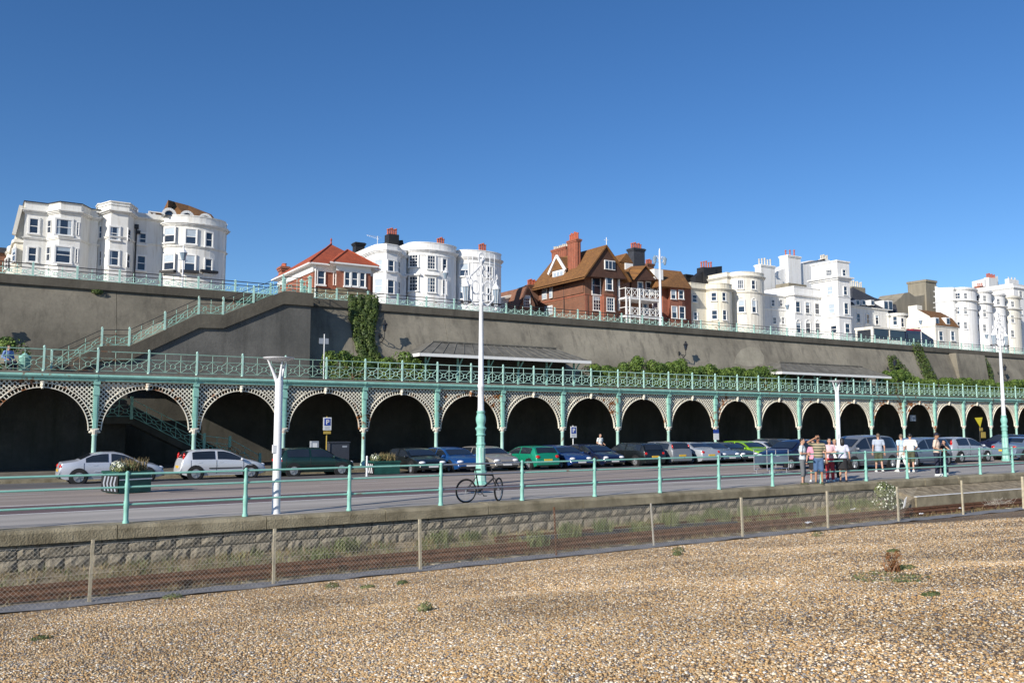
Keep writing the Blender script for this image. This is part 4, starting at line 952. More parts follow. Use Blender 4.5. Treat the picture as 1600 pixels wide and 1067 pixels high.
# tall chimney on the side wall, rear chimney, dormer
ca = AX(901, 420, x0+.4); cb = AX(887, 420, x0+.4)
h.chimney(x0+.4, x0+1.2, ca.y, cb.y, ZS, AX(896, 374, x0+.4).z, 'redbrick', 6, 'pot', 1.1, flare=True)
ca = AX(884, 400, x0+4); cb = AX(862, 400, x0+4); h.chimney(x0+4, x0+4.8, ca.y, cb.y, ZS+8, AX(872, 388, x0+4).z, 'redbrick', 8, 'potw', .5, flare=True)
dm = x0-.35; a = AX(859.5, 423, dm); b = AX(882.5, 415, dm); c = AX(870, 401, dm)
mid_ = (a.y+b.y)/2; hw = (a.y-b.y)/2; ez = (a.z+b.z)/2-.3; az = c.z
h.part(MB().add([(dm, mid_-hw, ez), (dm, mid_+hw, ez), (dm, mid_, az), (dm+6, mid_-hw, ez), (dm+6, mid_+hw, ez), (dm+6, mid_, az)], [(0, 2, 1), (0, 3, 5, 2), (1, 2, 5, 4)]), 'dormer_roof', 'browntile')
dw = h.part(MB().box(dm+.1, dm+5, mid_-hw*.75, mid_+hw*.75, ez-2.0, ez), 'dormer', 'trim')
for k in range(3): MB().box(dm+.06, dm+.099, mid_-hw*.65+k*hw*.45, mid_-hw*.65+k*hw*.45+hw*.34, ez-1.7, ez-.3).build('pane', 'blind', dw, h.loc)
h.part(MB().bar((dm-.12, mid_-hw-.3, ez-.35), (dm-.12, mid_, az+.1), .22, .4).bar((dm-.12, mid_+hw+.3, ez-.35), (dm-.12, mid_, az+.1), .22, .4), 'bargeboard', 'trim')

# ---- H3: middle house with white balconies
h = House('brown brick house with white cross-braced double balcony and blue-black chimney', 'house', 1005, 101, m='brick'); X = h.X; Y = 101
x0, x1 = X(985)+.3, X(1034); zE = h.Z(1000, 437)
pl = rect(x0, x1, Y, 112); h.walls(pl, zE, m='brick')
fz = 99.6; l, r_, a = AY(991, 437, fz), AY(1029, 438, fz), AY(1009.5, 415, fz)
h.part(MB().xz([(l.x+.3, l.z), (a.x, a.z-.3), (r_.x-.3, r_.z)], fz+.2, Y+.5), 'gable', 'tilehung')
h.part(MB().add([(l.x, fz, l.z), (a.x, fz, a.z), (r_.x, fz, r_.z), (l.x, 112, l.z), (a.x, 112, a.z), (r_.x, 112, r_.z), (x0-5, 104, zE), (x0-3, 107, a.z+.2)], [(0, 1, 4, 3), (1, 2, 5, 4), (6, 0, 1, 7), (7, 1, 4)]), 'roof', 'browntile')
h.part(MB().box(x0-3, l.x+1, 103, 108, zE, h.Z(985, 413, 103)), 'rear_roof', 'browntile')
for px in (1000, 1013, 1023): h.win(px, 441, 460, 7, surround=.12)
for px in (1008, 1024): h.win(px, 472, 490, 8, surround=.12)
d = AY(978.5, 415, 102); dd_ = h.part(MB().box(d.x-1.2, d.x+.9, 101.8, 105, d.z-.9, d.z+.4).xz([(d.x-1.5, d.z+.4), (d.x-.1, d.z+1.9), (d.x+1.2, d.z+.4)], 101.7, 105), 'dormer', 'browntile'); MB().box(d.x-.5, d.x+1.0, 101.6, 101.79, d.z-.7, d.z+.3).build('dormer_window', 'trim', dd_, h.loc)
h.chimney(X(992, 106), X(1009, 106), 106, 107.6, zE, h.Z(1000, 388, 106), 'slate', 6, 'pot', 1.0)
h.chimney(X(1013, 112), X(1023, 112), 112, 113, zE, h.Z(1018, 412, 112), 'brick', 4, 'pot', .8)
bl_ = MB(); bx0, bx1 = X(978, 97.8), X(1034, 97.8)
for zt_, zb_ in ((h.Z(1000, 451.5, 97.8), h.Z(1000, 465, 97.8)), (h.Z(1000, 481, 97.8), h.Z(1000, 493, 97.8))):
    bl_.box(bx0, bx1, 97.75, 101, zb_-.35, zb_-.1); n = 6
    bl_.box(bx0, bx1, 97.76, 97.84, zt_-.09, zt_).box(bx0, bx1, 97.76, 97.84, zb_, zb_+.08).box(bx0, bx0+.08, 97.85, 101, zt_-.09, zt_)
    for i in range(n):
        a, b = bx0+(bx1-bx0)*i/n, bx0+(bx1-bx0)*(i+1)/n; bl_.bar((a, 97.8, zb_), (b, 97.8, zt_), .06).bar((a, 97.79, zt_), (b, 97.79, zb_), .06).box(a-.04, a+.04, 97.745, 97.855, zb_-.1, zt_+.05)
for px in (979, 984.5, 1000, 1032): bl_.box(X(px, 97.8)-.09, X(px, 97.8)+.09, 97.7, 97.88, ZS, h.Z(1000, 465, 97.8) if px != 1000 else h.Z(1000, 451, 97.8))
h.part(bl_, 'balcony', 'trim')
# ---- H4: right-hand brown house
h = House('brown-roofed red brick house with narrow bay, right end of the brown mansion row', 'house', 1057, 100.5, m='redbrick'); X = h.X; Y = 100.5
x0, x1 = X(1034)+.3, X(1080.5); zE = h.Z(1060, 450)
pl = [(x0, Y), (X(1044), Y), (X(1048, 98.9), 98.9), (X(1066.5, 98.9), 98.9), (X(1071), Y), (x1, Y), (x1, 111), (x0, 111)]; h.walls(pl, zE, m='redbrick')
l, r_, a1_, a2 = AY(1033, 447, 98.4), AY(1081, 451, 98.4), AY(1037, 422, 105), AY(1064, 424, 102)
h.part(MB().add([l, r_, (r_.x, 111, r_.z), (l.x, 111, l.z), (l.x+1, 105, a1_.z), (a2.x, 102, a2.z)], [(0, 1, 5, 4), (1, 2, 5), (2, 3, 4, 5), (3, 0, 4), (3, 2, 1, 0)]), 'roof', 'browntile')
for a in ((1052, 454, 467, 7), (1064, 454, 467, 7), (1053.5, 479, 497, 7.5), (1065.5, 479.5, 498, 8)): h.win(*a, surround=.08, blind=a[0] < 1056)
h.part(MB().box(X(1056), X(1064), 98.3, 101, h.Z(1050, 426, 98.4)-1.0, h.Z(1050, 426, 98.4)+.2), 'rooflight', 'browntile') if False else None
d = AY(1028, 430, 100); dd_ = h.part(MB().box(d.x-.9, d.x+.9, 99.8, 103, d.z-.7, d.z+.9), 'dormer', 'trim')

# ---- I: cream bow house with tarred chimney
h = House('cream house with small rounded bow and tarred chimney wall with red pots', 'house', 1110, 100.5, m='cream'); X = h.X
pl = bowplan(X(1104), X(1137.5), 100.5, 2.2, 111, 12, xl=X(1080.6)); zt = h.Z(1120, 441, 98.3); h.walls(pl, zt); parapet(h, pl, zt, 'cream', .8)
for a in ((1085, 461, 472, 6.5), (1115.5, 457.5, 470, 8), (1131, 457.5, 470, 5.5), (1086.5, 488, 500, 6.5), (1116.5, 485, 499, 8.5), (1132, 485, 500, 5.5)): h.win(*a, surround=.07)
h.part(MB().xz([(X(1088, 105), zt-1), (X(1088, 105), h.Z(1089, 433, 105)), (X(1100, 105), h.Z(1100, 424, 105)), (X(1100, 105), h.Z(1100, 419, 105)), (X(1130, 105), h.Z(1130, 416, 105)), (X(1130, 105), zt-1)], 105, 106.2), 'party_wall', 'black')
h.chimney(X(1101, 104.8), X(1120, 104.8), 104.8, 106.4, zt, h.Z(1110, 418.5, 104.8), 'black', 5, 'pot', 1.2, cap=False)
h.chimney(X(1073, 107), X(1084, 107), 107, 108, ZS, h.Z(1078, 429, 107), 'black', 0)
# ---- J: ivory bow house
h = House('ivory house with rounded bow, arched windows and curved cornices', 'house', 1165, 100.5, m='cream2'); X = h.X
pl = bowplan(X(1143), X(1187), 100.5, 2.6, 112, 14, xl=X(1137.5)+.02); zt = h.Z(1160, 422.5, 98); h.walls(pl, zt); parapet(h, pl, zt, 'cream2', .6); strings(h, pl, [h.Z(1165, 456, 98)], 'cream2')
for a in ((1157, 438, 451, 9, 3), (1177, 438.5, 452, 5.5, 1)): h.win(*a[:4], nx=a[4], surround=.07)
for a in ((1158.5, 469.5, 488, 10), (1178, 470, 488.5, 6)): h.win(*a, arch=True, surround=.1, blind=True)
# ---- K: large white hotel in three blocks
h = House('large bright white hotel with arcaded wing, corner tower and white party walls', 'hotel', 1290, 100, 'hotel', 'white2'); X = h.X
pl1 = rect(X(1187)+.1, X(1236), 101, 108); z1 = h.Z(1210, 461, 101); h.walls(pl1, z1, name='low_wing', m='white'); h.band(pl1, z1-.15, .25, .2, 'trim'); h.band(pl1, h.Z(1210, 484, 101), .15, .1, 'trim')
for px in (1207.5, 1220.5): h.win(px, 468.5, 478.5, 4.5, nx=2, surround=.1)
for px in (1210, 1223): h.win(px, 496, 506, 4.5, nx=2, surround=.1)
pl2 = rect(X(1236)+.02, X(1287), 99.2, 108); z2 = h.Z(1260, 449, 99.2); h.walls(pl2, z2, name='arcaded_wing'); h.band(pl2, h.Z(1260, 463.5, 99.2), .3, .35, 'white2'); h.band(pl2, z2-.12, .12, .1, 'white2')
for px in (1246.5, 1261.5, 1276.5): h.win(px, 471.5+(px-1246)*.1, 488+(px-1246)*.1, 6.5, surround=.12, maxw=1.3); h.win(px+.8, 505, 520, 7, surround=.12, arch=True, maxw=1.4)
h.part(MB().box(X(1234, 104), X(1262, 104), 104, 107, z2-.5, h.Z(1250, 444, 104)), 'roof', 'render')
x3 = X(1311, 95.5); xr3 = X(1330, 95.5); pb = AX(1283, 450, x3).y
pl3 = rect(x3, xr3, 95.5, max(pb, 101)); z3 = h.Z(1313, 407, 95.5); h.walls(pl3, z3, name='tower')
zb = h.Z(1313, 436, 95.5); h.band(pl3, zb-.1, .3, .25, 'white2'); h.band(pl3, zb+.2, .25, .55, 'white2'); h.band(pl3, z3-.25, .25, .15, 'white2'); h.band(pl3, h.Z(1313, 495, 95.5), .18, .2, 'white2')
h.band(pl3, h.Z(1313, 464, 95.5), .12, .08, 'white2')
for a in ((1295.5, 422, 431, 9, 3), (1297, 448, 460.5, 9, 1), (1300, 475, 489.5, 9.5, 1)): h.win(*a[:4], nx=a[4], surround=.05, dark='blind' if a[4] == 1 else 'glass')
for a in ((1318.5, 422, 431, 5.5), (1320.5, 448, 461, 5.5), (1322, 474, 491, 6)): h.win(*a, surround=.08)
h.win(1303, 509, 520, 9, surround=.1); h.win(1324, 506, 520, 7, surround=.1, arch=False)
# white party walls behind
def pwall(pts, Yw, th, m, name='party_wall'): h.part(MB().xz([(X(a, Yw), h.Z(a, b, Yw)) for a, b in pts], Yw, Yw+th), name, m)
pwall([(1188, 470), (1188, 438), (1193, 430), (1213, 432), (1216, 437), (1225, 438), (1225, 470)], 108.1, 1.2, 'white2')
h.part(MB().xz([(X(1215, 110), ZS), (X(1215, 110), h.Z(1215, 425, 110)), (X(1233, 110), h.Z(1233, 418, 110)), (X(1258, 110), h.Z(1258, 412, 110)), (X(1270, 110), h.Z(1275, 408, 110)), (X(1314, 110), h.Z(1300, 408, 110)), (X(1314, 110), ZS)], 110, 118), 'main_block', 'white2')
h.part(MB().add([(X(1256, 110), 109.8, h.Z(1258, 412, 110)), (X(1292, 110), 109.8, h.Z(1292, 405, 110)), (X(1292, 114), 114, h.Z(1292, 400, 110)), (X(1270, 114), 114, h.Z(1270, 404, 110))], [(0, 1, 2, 3)]), 'roof', 'browntile')
h.chimney(X(1191, 108.0), X(1213, 108.0), 108.0, 109.4, ZS, h.Z(1202, 414.5, 108), 'white2', 5, 'potw', 1.3)
h.chimney(X(1234, 109.5), X(1254, 109.5), 109.5, 111.5, ZS, h.Z(1244, 400, 109.5), 'white2', 3, 'pot', 1.3)
h.chimney(X(1288, 112), X(1300, 112), 112, 113, ZS, h.Z(1294, 406, 112), 'white2', 5, 'potw', 1.0, cap=False)
# ---- L: slate-roofed house
h = House('grey-white house with slate roof, small dormers and pale chimney pots, right of the hotel tower', 'house', 1358, 101, m='white'); X = h.X; Y = 101
pl = rect(X(1330.5), X(1388), Y, 112); zt = h.Z(1355, 480); h.walls(pl, zt); h.band(pl, zt-.2, .2, .25, 'white')
l = X(1331); r_ = X(1389)
h.part(MB().add([(l, 100.8, h.Z(1335, 476)), (r_, 100.8, zt+.1), (X(1380, 104.5), 104.5, h.Z(1370, 470, 104.5)), (X(1334, 104.5), 104.5, h.Z(1334, 449, 104.5)), (l, 112, zt), (r_, 112, zt)], [(0, 1, 2, 3), (0, 3, 4), (1, 5, 2), (3, 2, 5, 4)]), 'roof', 'slate')
for px in (1340, 1349.5, 1363): c = AY(px, 473, 100.6); dd_ = h.part(MB().box(c.x-.55, c.x+.55, 100.55, 103, c.z-.5, c.z+.5), 'dormer', 'trim'); MB().box(c.x-.35, c.x+.35, 100.5, 100.549, c.z-.35, c.z+.35).build('pane', 'glass', dd_, h.loc)
for px in (1341, 1355.5, 1370): h.win(px, 490+(px-1341)*.1, 504+(px-1341)*.1, 4.8, surround=.1, maxw=1.1)
h.chimney(X(1334, 108), X(1354, 108), 108, 109.5, zt, h.Z(1345, 449, 108), 'render', 7, 'potw', 1.3, cap=False)
# ---- M: mansard bow house
h = House('white house with slate mansard and rounded front above the sightseeing bus', 'house', 1400, 100.8, m='white'); X = h.X
pl = bowplan(X(1391), X(1413), 100.8, 1.8, 112, 10, xl=X(1388)+.02, xr=X(1415.5)); zt = h.Z(1400, 488, 99.2); h.walls(pl, zt); parapet(h, pl, zt, 'white', .3)
h.part(MB().add([(X(1366, 102), 102, zt-.2), (X(1404, 101), 101, zt-.2), (X(1401, 103), 103, h.Z(1397, 476, 103)), (X(1368, 103), 103, h.Z(1366, 465, 103)), (X(1404, 101), 112, zt), (X(1401, 103), 112, h.Z(1397, 476, 103))], [(0, 1, 2, 3), (1, 4, 5, 2)]), 'roof', 'slate')
for px in (1384, 1391): c = AY(px, 477, 100.9); dd_ = h.part(MB().box(c.x-.7, c.x+.7, 100.85, 103, c.z-1.0, c.z+.9), 'dormer', 'trim'); MB().box(c.x-.5, c.x+.5, 100.8, 100.849, c.z-.8, c.z+.7).build('pane', 'glass', dd_, h.loc)
for a in ((1398.5, 494, 508, 6.5), (1410, 497, 511, 4.5)): h.win(*a, surround=.07)
# ---- N: grey rendered rear block
h = House('windowless grey rendered end wall with tall flat chimney breast behind the cream cottage', 'building', 1435, 112, 'building', 'render'); X = h.X
h.part(MB().xz([(X(1397), ZS), (X(1397), h.Z(1397, 474)), (X(1409), h.Z(1409, 465)), (X(1415), h.Z(1415, 458)), (X(1422), h.Z(1422, 457)), (X(1432), h.Z(1432, 464)), (X(1446), h.Z(1446, 461)), (X(1447), h.Z(1447, 455)), (X(1447), ZS)], 112, 118), 'wall', 'render')
h.part(MB().box(X(1446.5), X(1463), 111.6, 116, ZS, h.Z(1455, 440)).box(X(1446), X(1463.4), 111.4, 116.2, h.Z(1455, 442), h.Z(1455, 440)+.2), 'chimney_breast', 'render')
h.chimney(X(1434, 119), X(1447, 119), 119, 120, ZS, h.Z(1440, 457, 119), 'render', 6, 'pot', 1.0)
# ---- Q: cream cottage
h = House('small cream cottage with plain gable wall, brown roof and white chimney', 'cottage', 1450, 96, 'cottage', 'cream2'); X = h.X; Y = 92
x0 = X(1461, Y); x1 = X(1497, Y); pb = AX(1416, 510, x0).y; pb = min(pb, 112)
pl = rect(x0, x1, Y, pb); zt = AY(1461, 508, Y).z; h.walls(pl, zt); h.band(pl, zt-.15, .15, .12, 'cream2')
ym = (Y+pb)/2; g1 = AX(1434, 484, x0); hm = AX(1452, 494, x0)
gp = [(Y, zt), (Y+.6, AX(1459.5, 504, x0).z), (hm.y, hm.z), (g1.y, g1.z), (AX(1416, 498, x0).y, AX(1416, 498, x0).z), (pb, zt-.5)]
h.part(MB().yz(gp, x0, x0+.3), 'gable', 'cream2')
h.part(MB().add([(x0+.1, Y-.2, zt+.02), (x1, Y-.2, zt+.02), (x1, hm.y, hm.z), (x0+.1, hm.y, hm.z+.05), (x0+.1, g1.y, g1.z+.05), (x1, g1.y, g1.z), (x0+.1, pb, zt), (x1, pb, zt)], [(0, 1, 2, 3), (3, 2, 5, 4), (4, 5, 7, 6), (1, 7, 5, 2)]), 'roof', 'browntile')
h.chimney(x0-.02, x0+1.6, AX(1433, 480, x0).y, AX(1419, 480, x0).y, ZS, AX(1426, 477.5, x0).z, 'cream2', 0, cap=False)
for px in (1464, 1481): c = AY(px, 502, Y+.1); dd_ = h.part(MB().box(c.x-.6, c.x+.6, Y+.05, Y+3, c.z-.6, c.z+.7), 'dormer', 'trim'); MB().box(c.x-.4, c.x+.4, Y, Y+.049, c.z-.45, c.z+.5).build('pane', 'glass', dd_, h.loc)
for px in (1470, 1488.5): h.win(px, 518, 532, 6, surround=.08, maxw=1.4)
# ---- O: terrace of white bow-fronted houses
ot = [('first', 1463, 1490, 1521, 448, 'white2'), ('second', 1521, 1521, 1543.5, 452, 'white2'), ('third', 1543.5, 1543.5, 1564, 457, 'white2'), ('fourth', 1564, 1564, 1588, 461, 'cream2')]
for i, (od, xa, b0_, b1_, py, m_) in enumerate(ot):
    h = House(f'{"cream" if i == 3 else "white"} bow-fronted terrace house, {od} bow from the left in the terrace beyond the cottage', 'house', (b0_+b1_)/2, 100, m=m_); X = h.X
    h.t['group'] = 'bow-fronted terrace houses at the right'
    w0 = X(b0_) if i else X(1492); w1 = X(b1_)-.02; wm_ = w0+(w1-w0)*.12
    yb_ = AX(1463, 470, w0).y if i == 0 else 108; print('terrace depth', yb_)
    pl = bowplan(wm_, w1, 100, 1.9, min(yb_, 112) if i == 0 else yb_, 12, xl=w0); zt = h.Z((b0_+b1_)/2, py, 98.4); h.walls(pl, zt); parapet(h, pl, zt, m_, .25)
    zc = h.Z((b0_+b1_)/2, py+21, 98.4); cb = [(x, y) for x, y in pl]; h.band(pl, zc, .12, .45, 'trim', 'balcony_slab')
    strings(h, pl, [h.Z((b0_+b1_)/2, py+35, 98.4)], m_)
    cx = (b0_+b1_)/2
    for dy in (11, 33, 56):
        for ox, ww in ((-6, 7.5), (6, 4.5)):
            h.win(cx+ox-(3 if i == 0 else 0), py+dy-1, py+dy+(10 if dy > 11 else 8), ww, surround=.06, nx=2, maxw=2.0)
    h.chimney(X(b0_+6, 108), X(b0_+6, 108)+4, 108, 109.2, zt-2, zt+.8, m_, 5, 'pot', 1.1, cap=False)
    if i == 0:
        p = AX(1463, 470, w0); ys = min(p.y, 112)
        h.part(MB().yz([(100.02, ZS), (ys, ZS), (ys, AX(1464, 447, w0).z), (103, zt+.3), (100.02, zt)], w0-.3, w0-.01), 'end_wall', 'white2')
        for px, py_ in ((1482, 462), (1482, 484)):
            q = AX(px, py_, w0-.31); h.part(MB().box(w0-.40, w0-.301, q.y-.8, q.y+.8, q.z-.9, q.z+.9), 'blind_window', 'white')
h = House('taller white house with red chimney pots and roof terrace at the right edge', 'house', 1590, 103, m='white2'); X = h.X
pl = rect(X(1586), X(1640), 103, 112); zt = h.Z(1590, 444); h.walls(pl, zt); parapet(h, pl, zt, 'white2', .8)
for py in (459, 485, 509): 
    for px in (1594.5, 1612): h.win(px, py-4, py+6, 5, nx=2, surround=.08, maxw=1.2)
h.part(MB().xz([(X(1541, 113), ZS), (X(1541, 113), h.Z(1541, 438, 113)), (X(1563, 113), h.Z(1563, 432, 113)), (X(1563, 113), h.Z(1563, 445, 113)), (X(1590, 113), h.Z(1590, 443, 113)), (X(1590, 113), ZS)], 113, 116), 'party_wall', 'white2')
h.chimney(X(1548, 112.5), X(1562, 112.5), 112.5, 113.6, zt, h.Z(1555, 435, 112.5), 'white2', 7, 'pot', 1.1, cap=False)
h.chimney(X(1533, 112.5), X(1542, 112.5), 112.5, 113.6, ZS, h.Z(1538, 448, 112.5), 'redbrick', 3, 'pot', .9)
h.chimney(X(1580, 112), X(1595, 112), 112, 113, ZS, h.Z(1586, 437, 112), 'white2', 3, 'potw', .6, cap=False)

# ================================================================== STREET OBJECTS
def leaves(mb, ells, n, size=.12, flat=.5, rnd=None):
    rr = random.Random(rnd or len(mb.v)+n)
    for _ in range(n):
        c, r = rr.choice(ells)
        while True:
            u = [rr.uniform(-1, 1) for _ in range(3)]; L = math.sqrt(sum(a*a for a in u))
            if .3 < L < 1: break
        k = (L**.35)/L if rr.random() < .8 else 1
        p = Vector((c[0]+u[0]*k*r[0], c[1]+u[1]*k*r[1], c[2]+u[2]*k*r[2]))
        s = size*rr.uniform(.6, 1.35)
        nrm = Vector((u[0]/max(r[0], .1)+rr.uniform(-.8, .8), u[1]/max(r[1], .1)+rr.uniform(-.8, .8), u[2]/max(r[2], .1)+rr.uniform(-.6, .9)))
        if nrm.length < .01: nrm = Vector((0, 0, 1))
        nrm.normalize(); a = nrm.orthogonal().normalized(); a.rotate(Matrix.Rotation(rr.uniform(0, 6.28), 3, nrm)); b = nrm.cross(a)
        o = len(mb.v); mb.v += [tuple(p-a*s*.5), tuple(p+b*s*.3+nrm*s*.08), tuple(p+a*s*.5), tuple(p-b*s*.3+nrm*s*.08)]; mb.f.append((o, o+1, o+2, o+3))
    return mb
def blades(mb, c, n, h, spread, w=.012, rnd=1, lean=.5):
    rr = random.Random(rnd)
    for _ in range(n):
        a = rr.uniform(0, 6.28); r = spread*math.sqrt(rr.random()); p = Vector((c[0]+r*math.cos(a), c[1]+r*math.sin(a), c[2]))
        hh = h*rr.uniform(.4, 1.1); q = p+Vector((rr.uniform(-lean, lean)*hh, rr.uniform(-lean, lean)*hh, hh)); m = (p+q)/2+Vector((0, 0, hh*.12))
        t = rr.uniform(0, 3.14); d = Vector((math.cos(t), math.sin(t), 0))*w
        o = len(mb.v); mb.v += [tuple(p-d), tuple(p+d), tuple(m+d*.8), tuple(m-d*.8), tuple(q)]; mb.f += [(o, o+1, o+2, o+3), (o+3, o+2, o+4)]
    return mb

# ------------------------------------------------------------------ shelters on the terrace
def shelter(pts, label):
    ex0, ex1 = AY(pts[0], pts[1], 52.7).x, AY(pts[2], pts[3], 52.7).x; ze = AY(pts[0]+30, pts[4], 52.7).z
    zr = ze+1.0; t = thing('seafront_shelter', label, 'shelter', ((ex0+ex1)/2, 54.5, 4.65)); o = t.location
    rx0, rx1 = ex0+2.0, ex1-2.0; Yb = 56.05
    MB().add([(ex0, 52.7, ze), (ex1, 52.7, ze), (ex1, Yb, ze), (ex0, Yb, ze), (rx0, 54.6, zr), (rx1, 54.6, zr), (rx1, Yb, zr), (rx0, Yb, zr)],
             [(0, 1, 5, 4), (1, 2, 6, 5), (3, 0, 4, 7), (4, 5, 6, 7), (3, 2, 1, 0)]).build('roof', 'lead', t, o)
    rl = MB(); n = int((rx1-rx0)/.6)
    for i in range(n+1):
        x = rx0+(rx1-rx0)*i/n; f = (x-rx0)/(rx1-rx0); xe = ex0+(ex1-ex0)*f
        rl.bar((xe, 52.7, ze+.015), (x, 54.6, zr+.015), .05, .04)
    rl.box(rx0-.1, rx1+.1, 54.5, 54.72, zr, zr+.09); rl.build('roof_rolls', 'lead', t, o)
    MB().box(ex0-.02, ex1+.02, 52.64, 52.698, ze-.20, ze+.01).box(ex0-.06, ex0-.002, 52.64, Yb, ze-.20, ze+.01).build('fascia', 'trim', t, o)
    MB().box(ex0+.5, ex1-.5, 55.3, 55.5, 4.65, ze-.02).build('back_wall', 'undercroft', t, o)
    k = int((ex1-ex0)/2.6)
    for i in range(k+1):
        g = MB(); x = ex0+.9+(ex1-ex0-1.8)*i/k; g.box(x-.06, x+.06, 53.6, 53.72, 4.65, ze-.05).bar((x, 53.65, ze-.9), (x, 52.85, ze-.1), .07)
        g.build('iron_post', 'teal', t, o)
    MB().box(ex0+1, ex1-1, 54.6, 55.1, 5.05, 5.12).box(ex0+1, ex1-1, 54.7, 55.0, 4.66, 5.04).build('bench', 'wood', t, o)
shelter((656, 556, 923, 567, 553), 'long low seafront shelter with grey leaded roof and white fascia, behind the ornate street lamp')
shelter((1222, 581, 1392, 587, 582), 'dark grey-roofed seafront shelter against the cliff wall above the far arches')

# ------------------------------------------------------------------ shrubs and ivy on the terrace
def shrub(px0, px1, ytop, label, n=None, Y=54.0, hs=None, seed=1, name='shrub', cat='shrub'):
    a, b = AY(px0, 580, Y).x, AY(px1, 580, Y).x; zt = AY((px0+px1)/2, ytop, Y).z; rr = random.Random(seed)
    t = thing(name, label, cat, ((a+b)/2, Y, 4.65), group='shrubs along the terrace'); W = b-a; es = []
    k = max(3, int(W/.8))
    for i in range(k):
        x = a+(i+.5)*W/k+rr.uniform(-.2, .2); e = (zt-4.65)*rr.uniform(.86, 1.0)*(1-.25*(abs(i+.5-k/2)/(k/2))**3)
        es.append(((x, Y+rr.uniform(-.3, .3), 4.65+e*.52), (W/k*1.25, .8, e*.5)))
        es.append(((x+rr.uniform(-.3, .3), Y+rr.uniform(-.3, .3), 4.65+e*.80), (W/k*.6, .45, e*.22)))
    leaves(MB(), es, n or int(3800*W/2.5), .155, rnd=seed).build('foliage', 'leaf', t, t.location, fix=False)
    tw = MB()
    for i in range(k): x = a+(i+.5)*W/k; tw.path([(x, Y, 4.65), (x+.1, Y+.05, 5.2), (x+rr.uniform(-.3, .3), Y, 5.2+(zt-5.2)*.6)], [.05, .035, .015], 5)
    tw.build('stems', 'twig', t, t.location)
shrub(508, 562, 545, 'rounded green shrub right of the staircase block on the terrace', seed=2)
shrub(553, 608, 552, 'green shrub at the foot of the ivy column', seed=3)
shrub(600, 657, 549, 'green shrub touching the left end of the long shelter', seed=4)
shrub(919, 966, 564, 'small green shrub at the right end of the long shelter', seed=5)
for i, (a, b, y, lb) in enumerate(((972, 1035, 556, 'leftmost bushy green shrub of the hedge below the wall lantern'), (1028, 1085, 559, 'green shrub directly below the black wall lantern'), (1078, 1135, 567, 'middle green shrub of the long hedge between the shelters'), (1128, 1180, 568, 'green shrub of the long hedge, second from the far shelter'), (1172, 1226, 571, 'green shrub touching the left end of the far shelter'),
      (1375, 1432, 577, 'green shrub at the right end of the far shelter'), (1425, 1470, 588, 'low green shrub below the slanting ivy'), (1462, 1520, 587, 'low green shrub left of the ivy by the buttress'), (1515, 1560, 590, 'low green shrub below the buttress'), (1555, 1625, 592, 'green shrub at the right edge of the terrace'))):
    shrub(a, b, y, lb, seed=10+i)
shrub(-60, 22, 520, 'dark green shrub at the left edge of the terrace', seed=30)
def ivy(px_rows, label, n, seed):
    """leaf cover hugging the cliff wall: rows of (py, px0, px1)"""
    t = thing('ivy', label, 'ivy'); rr = random.Random(seed); es = []
    rows = []
    for py, a, b in px_rows:
        p = AY(a, py, 56.4)
        for _ in range(3): Y = float(cliff_y(p.z)); p = AY(a, py, Y); q = AY(b, py, Y)
        rows.append((p, q))
    t.location = rows[-1][0]
    for (p0, q0), (p1, q1) in zip(rows[:-1], rows[1:]):
        for k in range(3):
            f = k/3; p = p0.lerp(p1, f); q = q0.lerp(q1, f); W = (q-p).length; m = max(1, int(W/.5)); W *= .85
            for j in range(m): c = p.lerp(q, (j+.5)/m); es.append(((c.x+rr.uniform(-.1, .1), c.y-.12, c.z), (W/m*.75, .22, .42)))
    leaves(MB(), es, int(n*1.5), .17, rnd=seed).build('foliage', 'ivy', t, t.location, fix=False)
    s = MB()
    for k in range(4): s.path([r[0].lerp(r[1], .2+.2*k)+Vector((0, -.04, 0)) for r in rows], .02, 4)
    s.build('stems', 'twig', t, t.location)
ivy([(469, 545, 590), (485, 545, 588), (505, 548, 586), (530, 553, 584), (552, 560, 586), (568, 562, 600)], 'tall column of green ivy hanging down the wall right of the staircase', 5200, 1)
ivy([(540, 1424, 1436), (560, 1430, 1446), (580, 1438, 1456), (596, 1446, 1464)], 'narrow slanting strip of ivy on the wall behind the far shrubs', 1500, 2)
ivy([(560, 1386, 1398), (575, 1390, 1412), (592, 1392, 1425)], 'ragged ivy clump on the wall just right of the far shelter', 1300, 3)
ivy([(562, 1530, 1540), (578, 1530, 1548), (594, 1528, 1550)], 'short ivy column beside the concrete buttress', 1000, 4)
t = thing('wall_tuft', 'small dark weed tuft growing from the ledge of the cliff wall', 'weed', AY(152, 455, 56.8)); c = AY(152, 456, 56.75)
leaves(MB(), [(tuple(c), (.35, .15, .16))], 220, .1, rnd=5).build('foliage', 'ivy', t, t.location, fix=False)

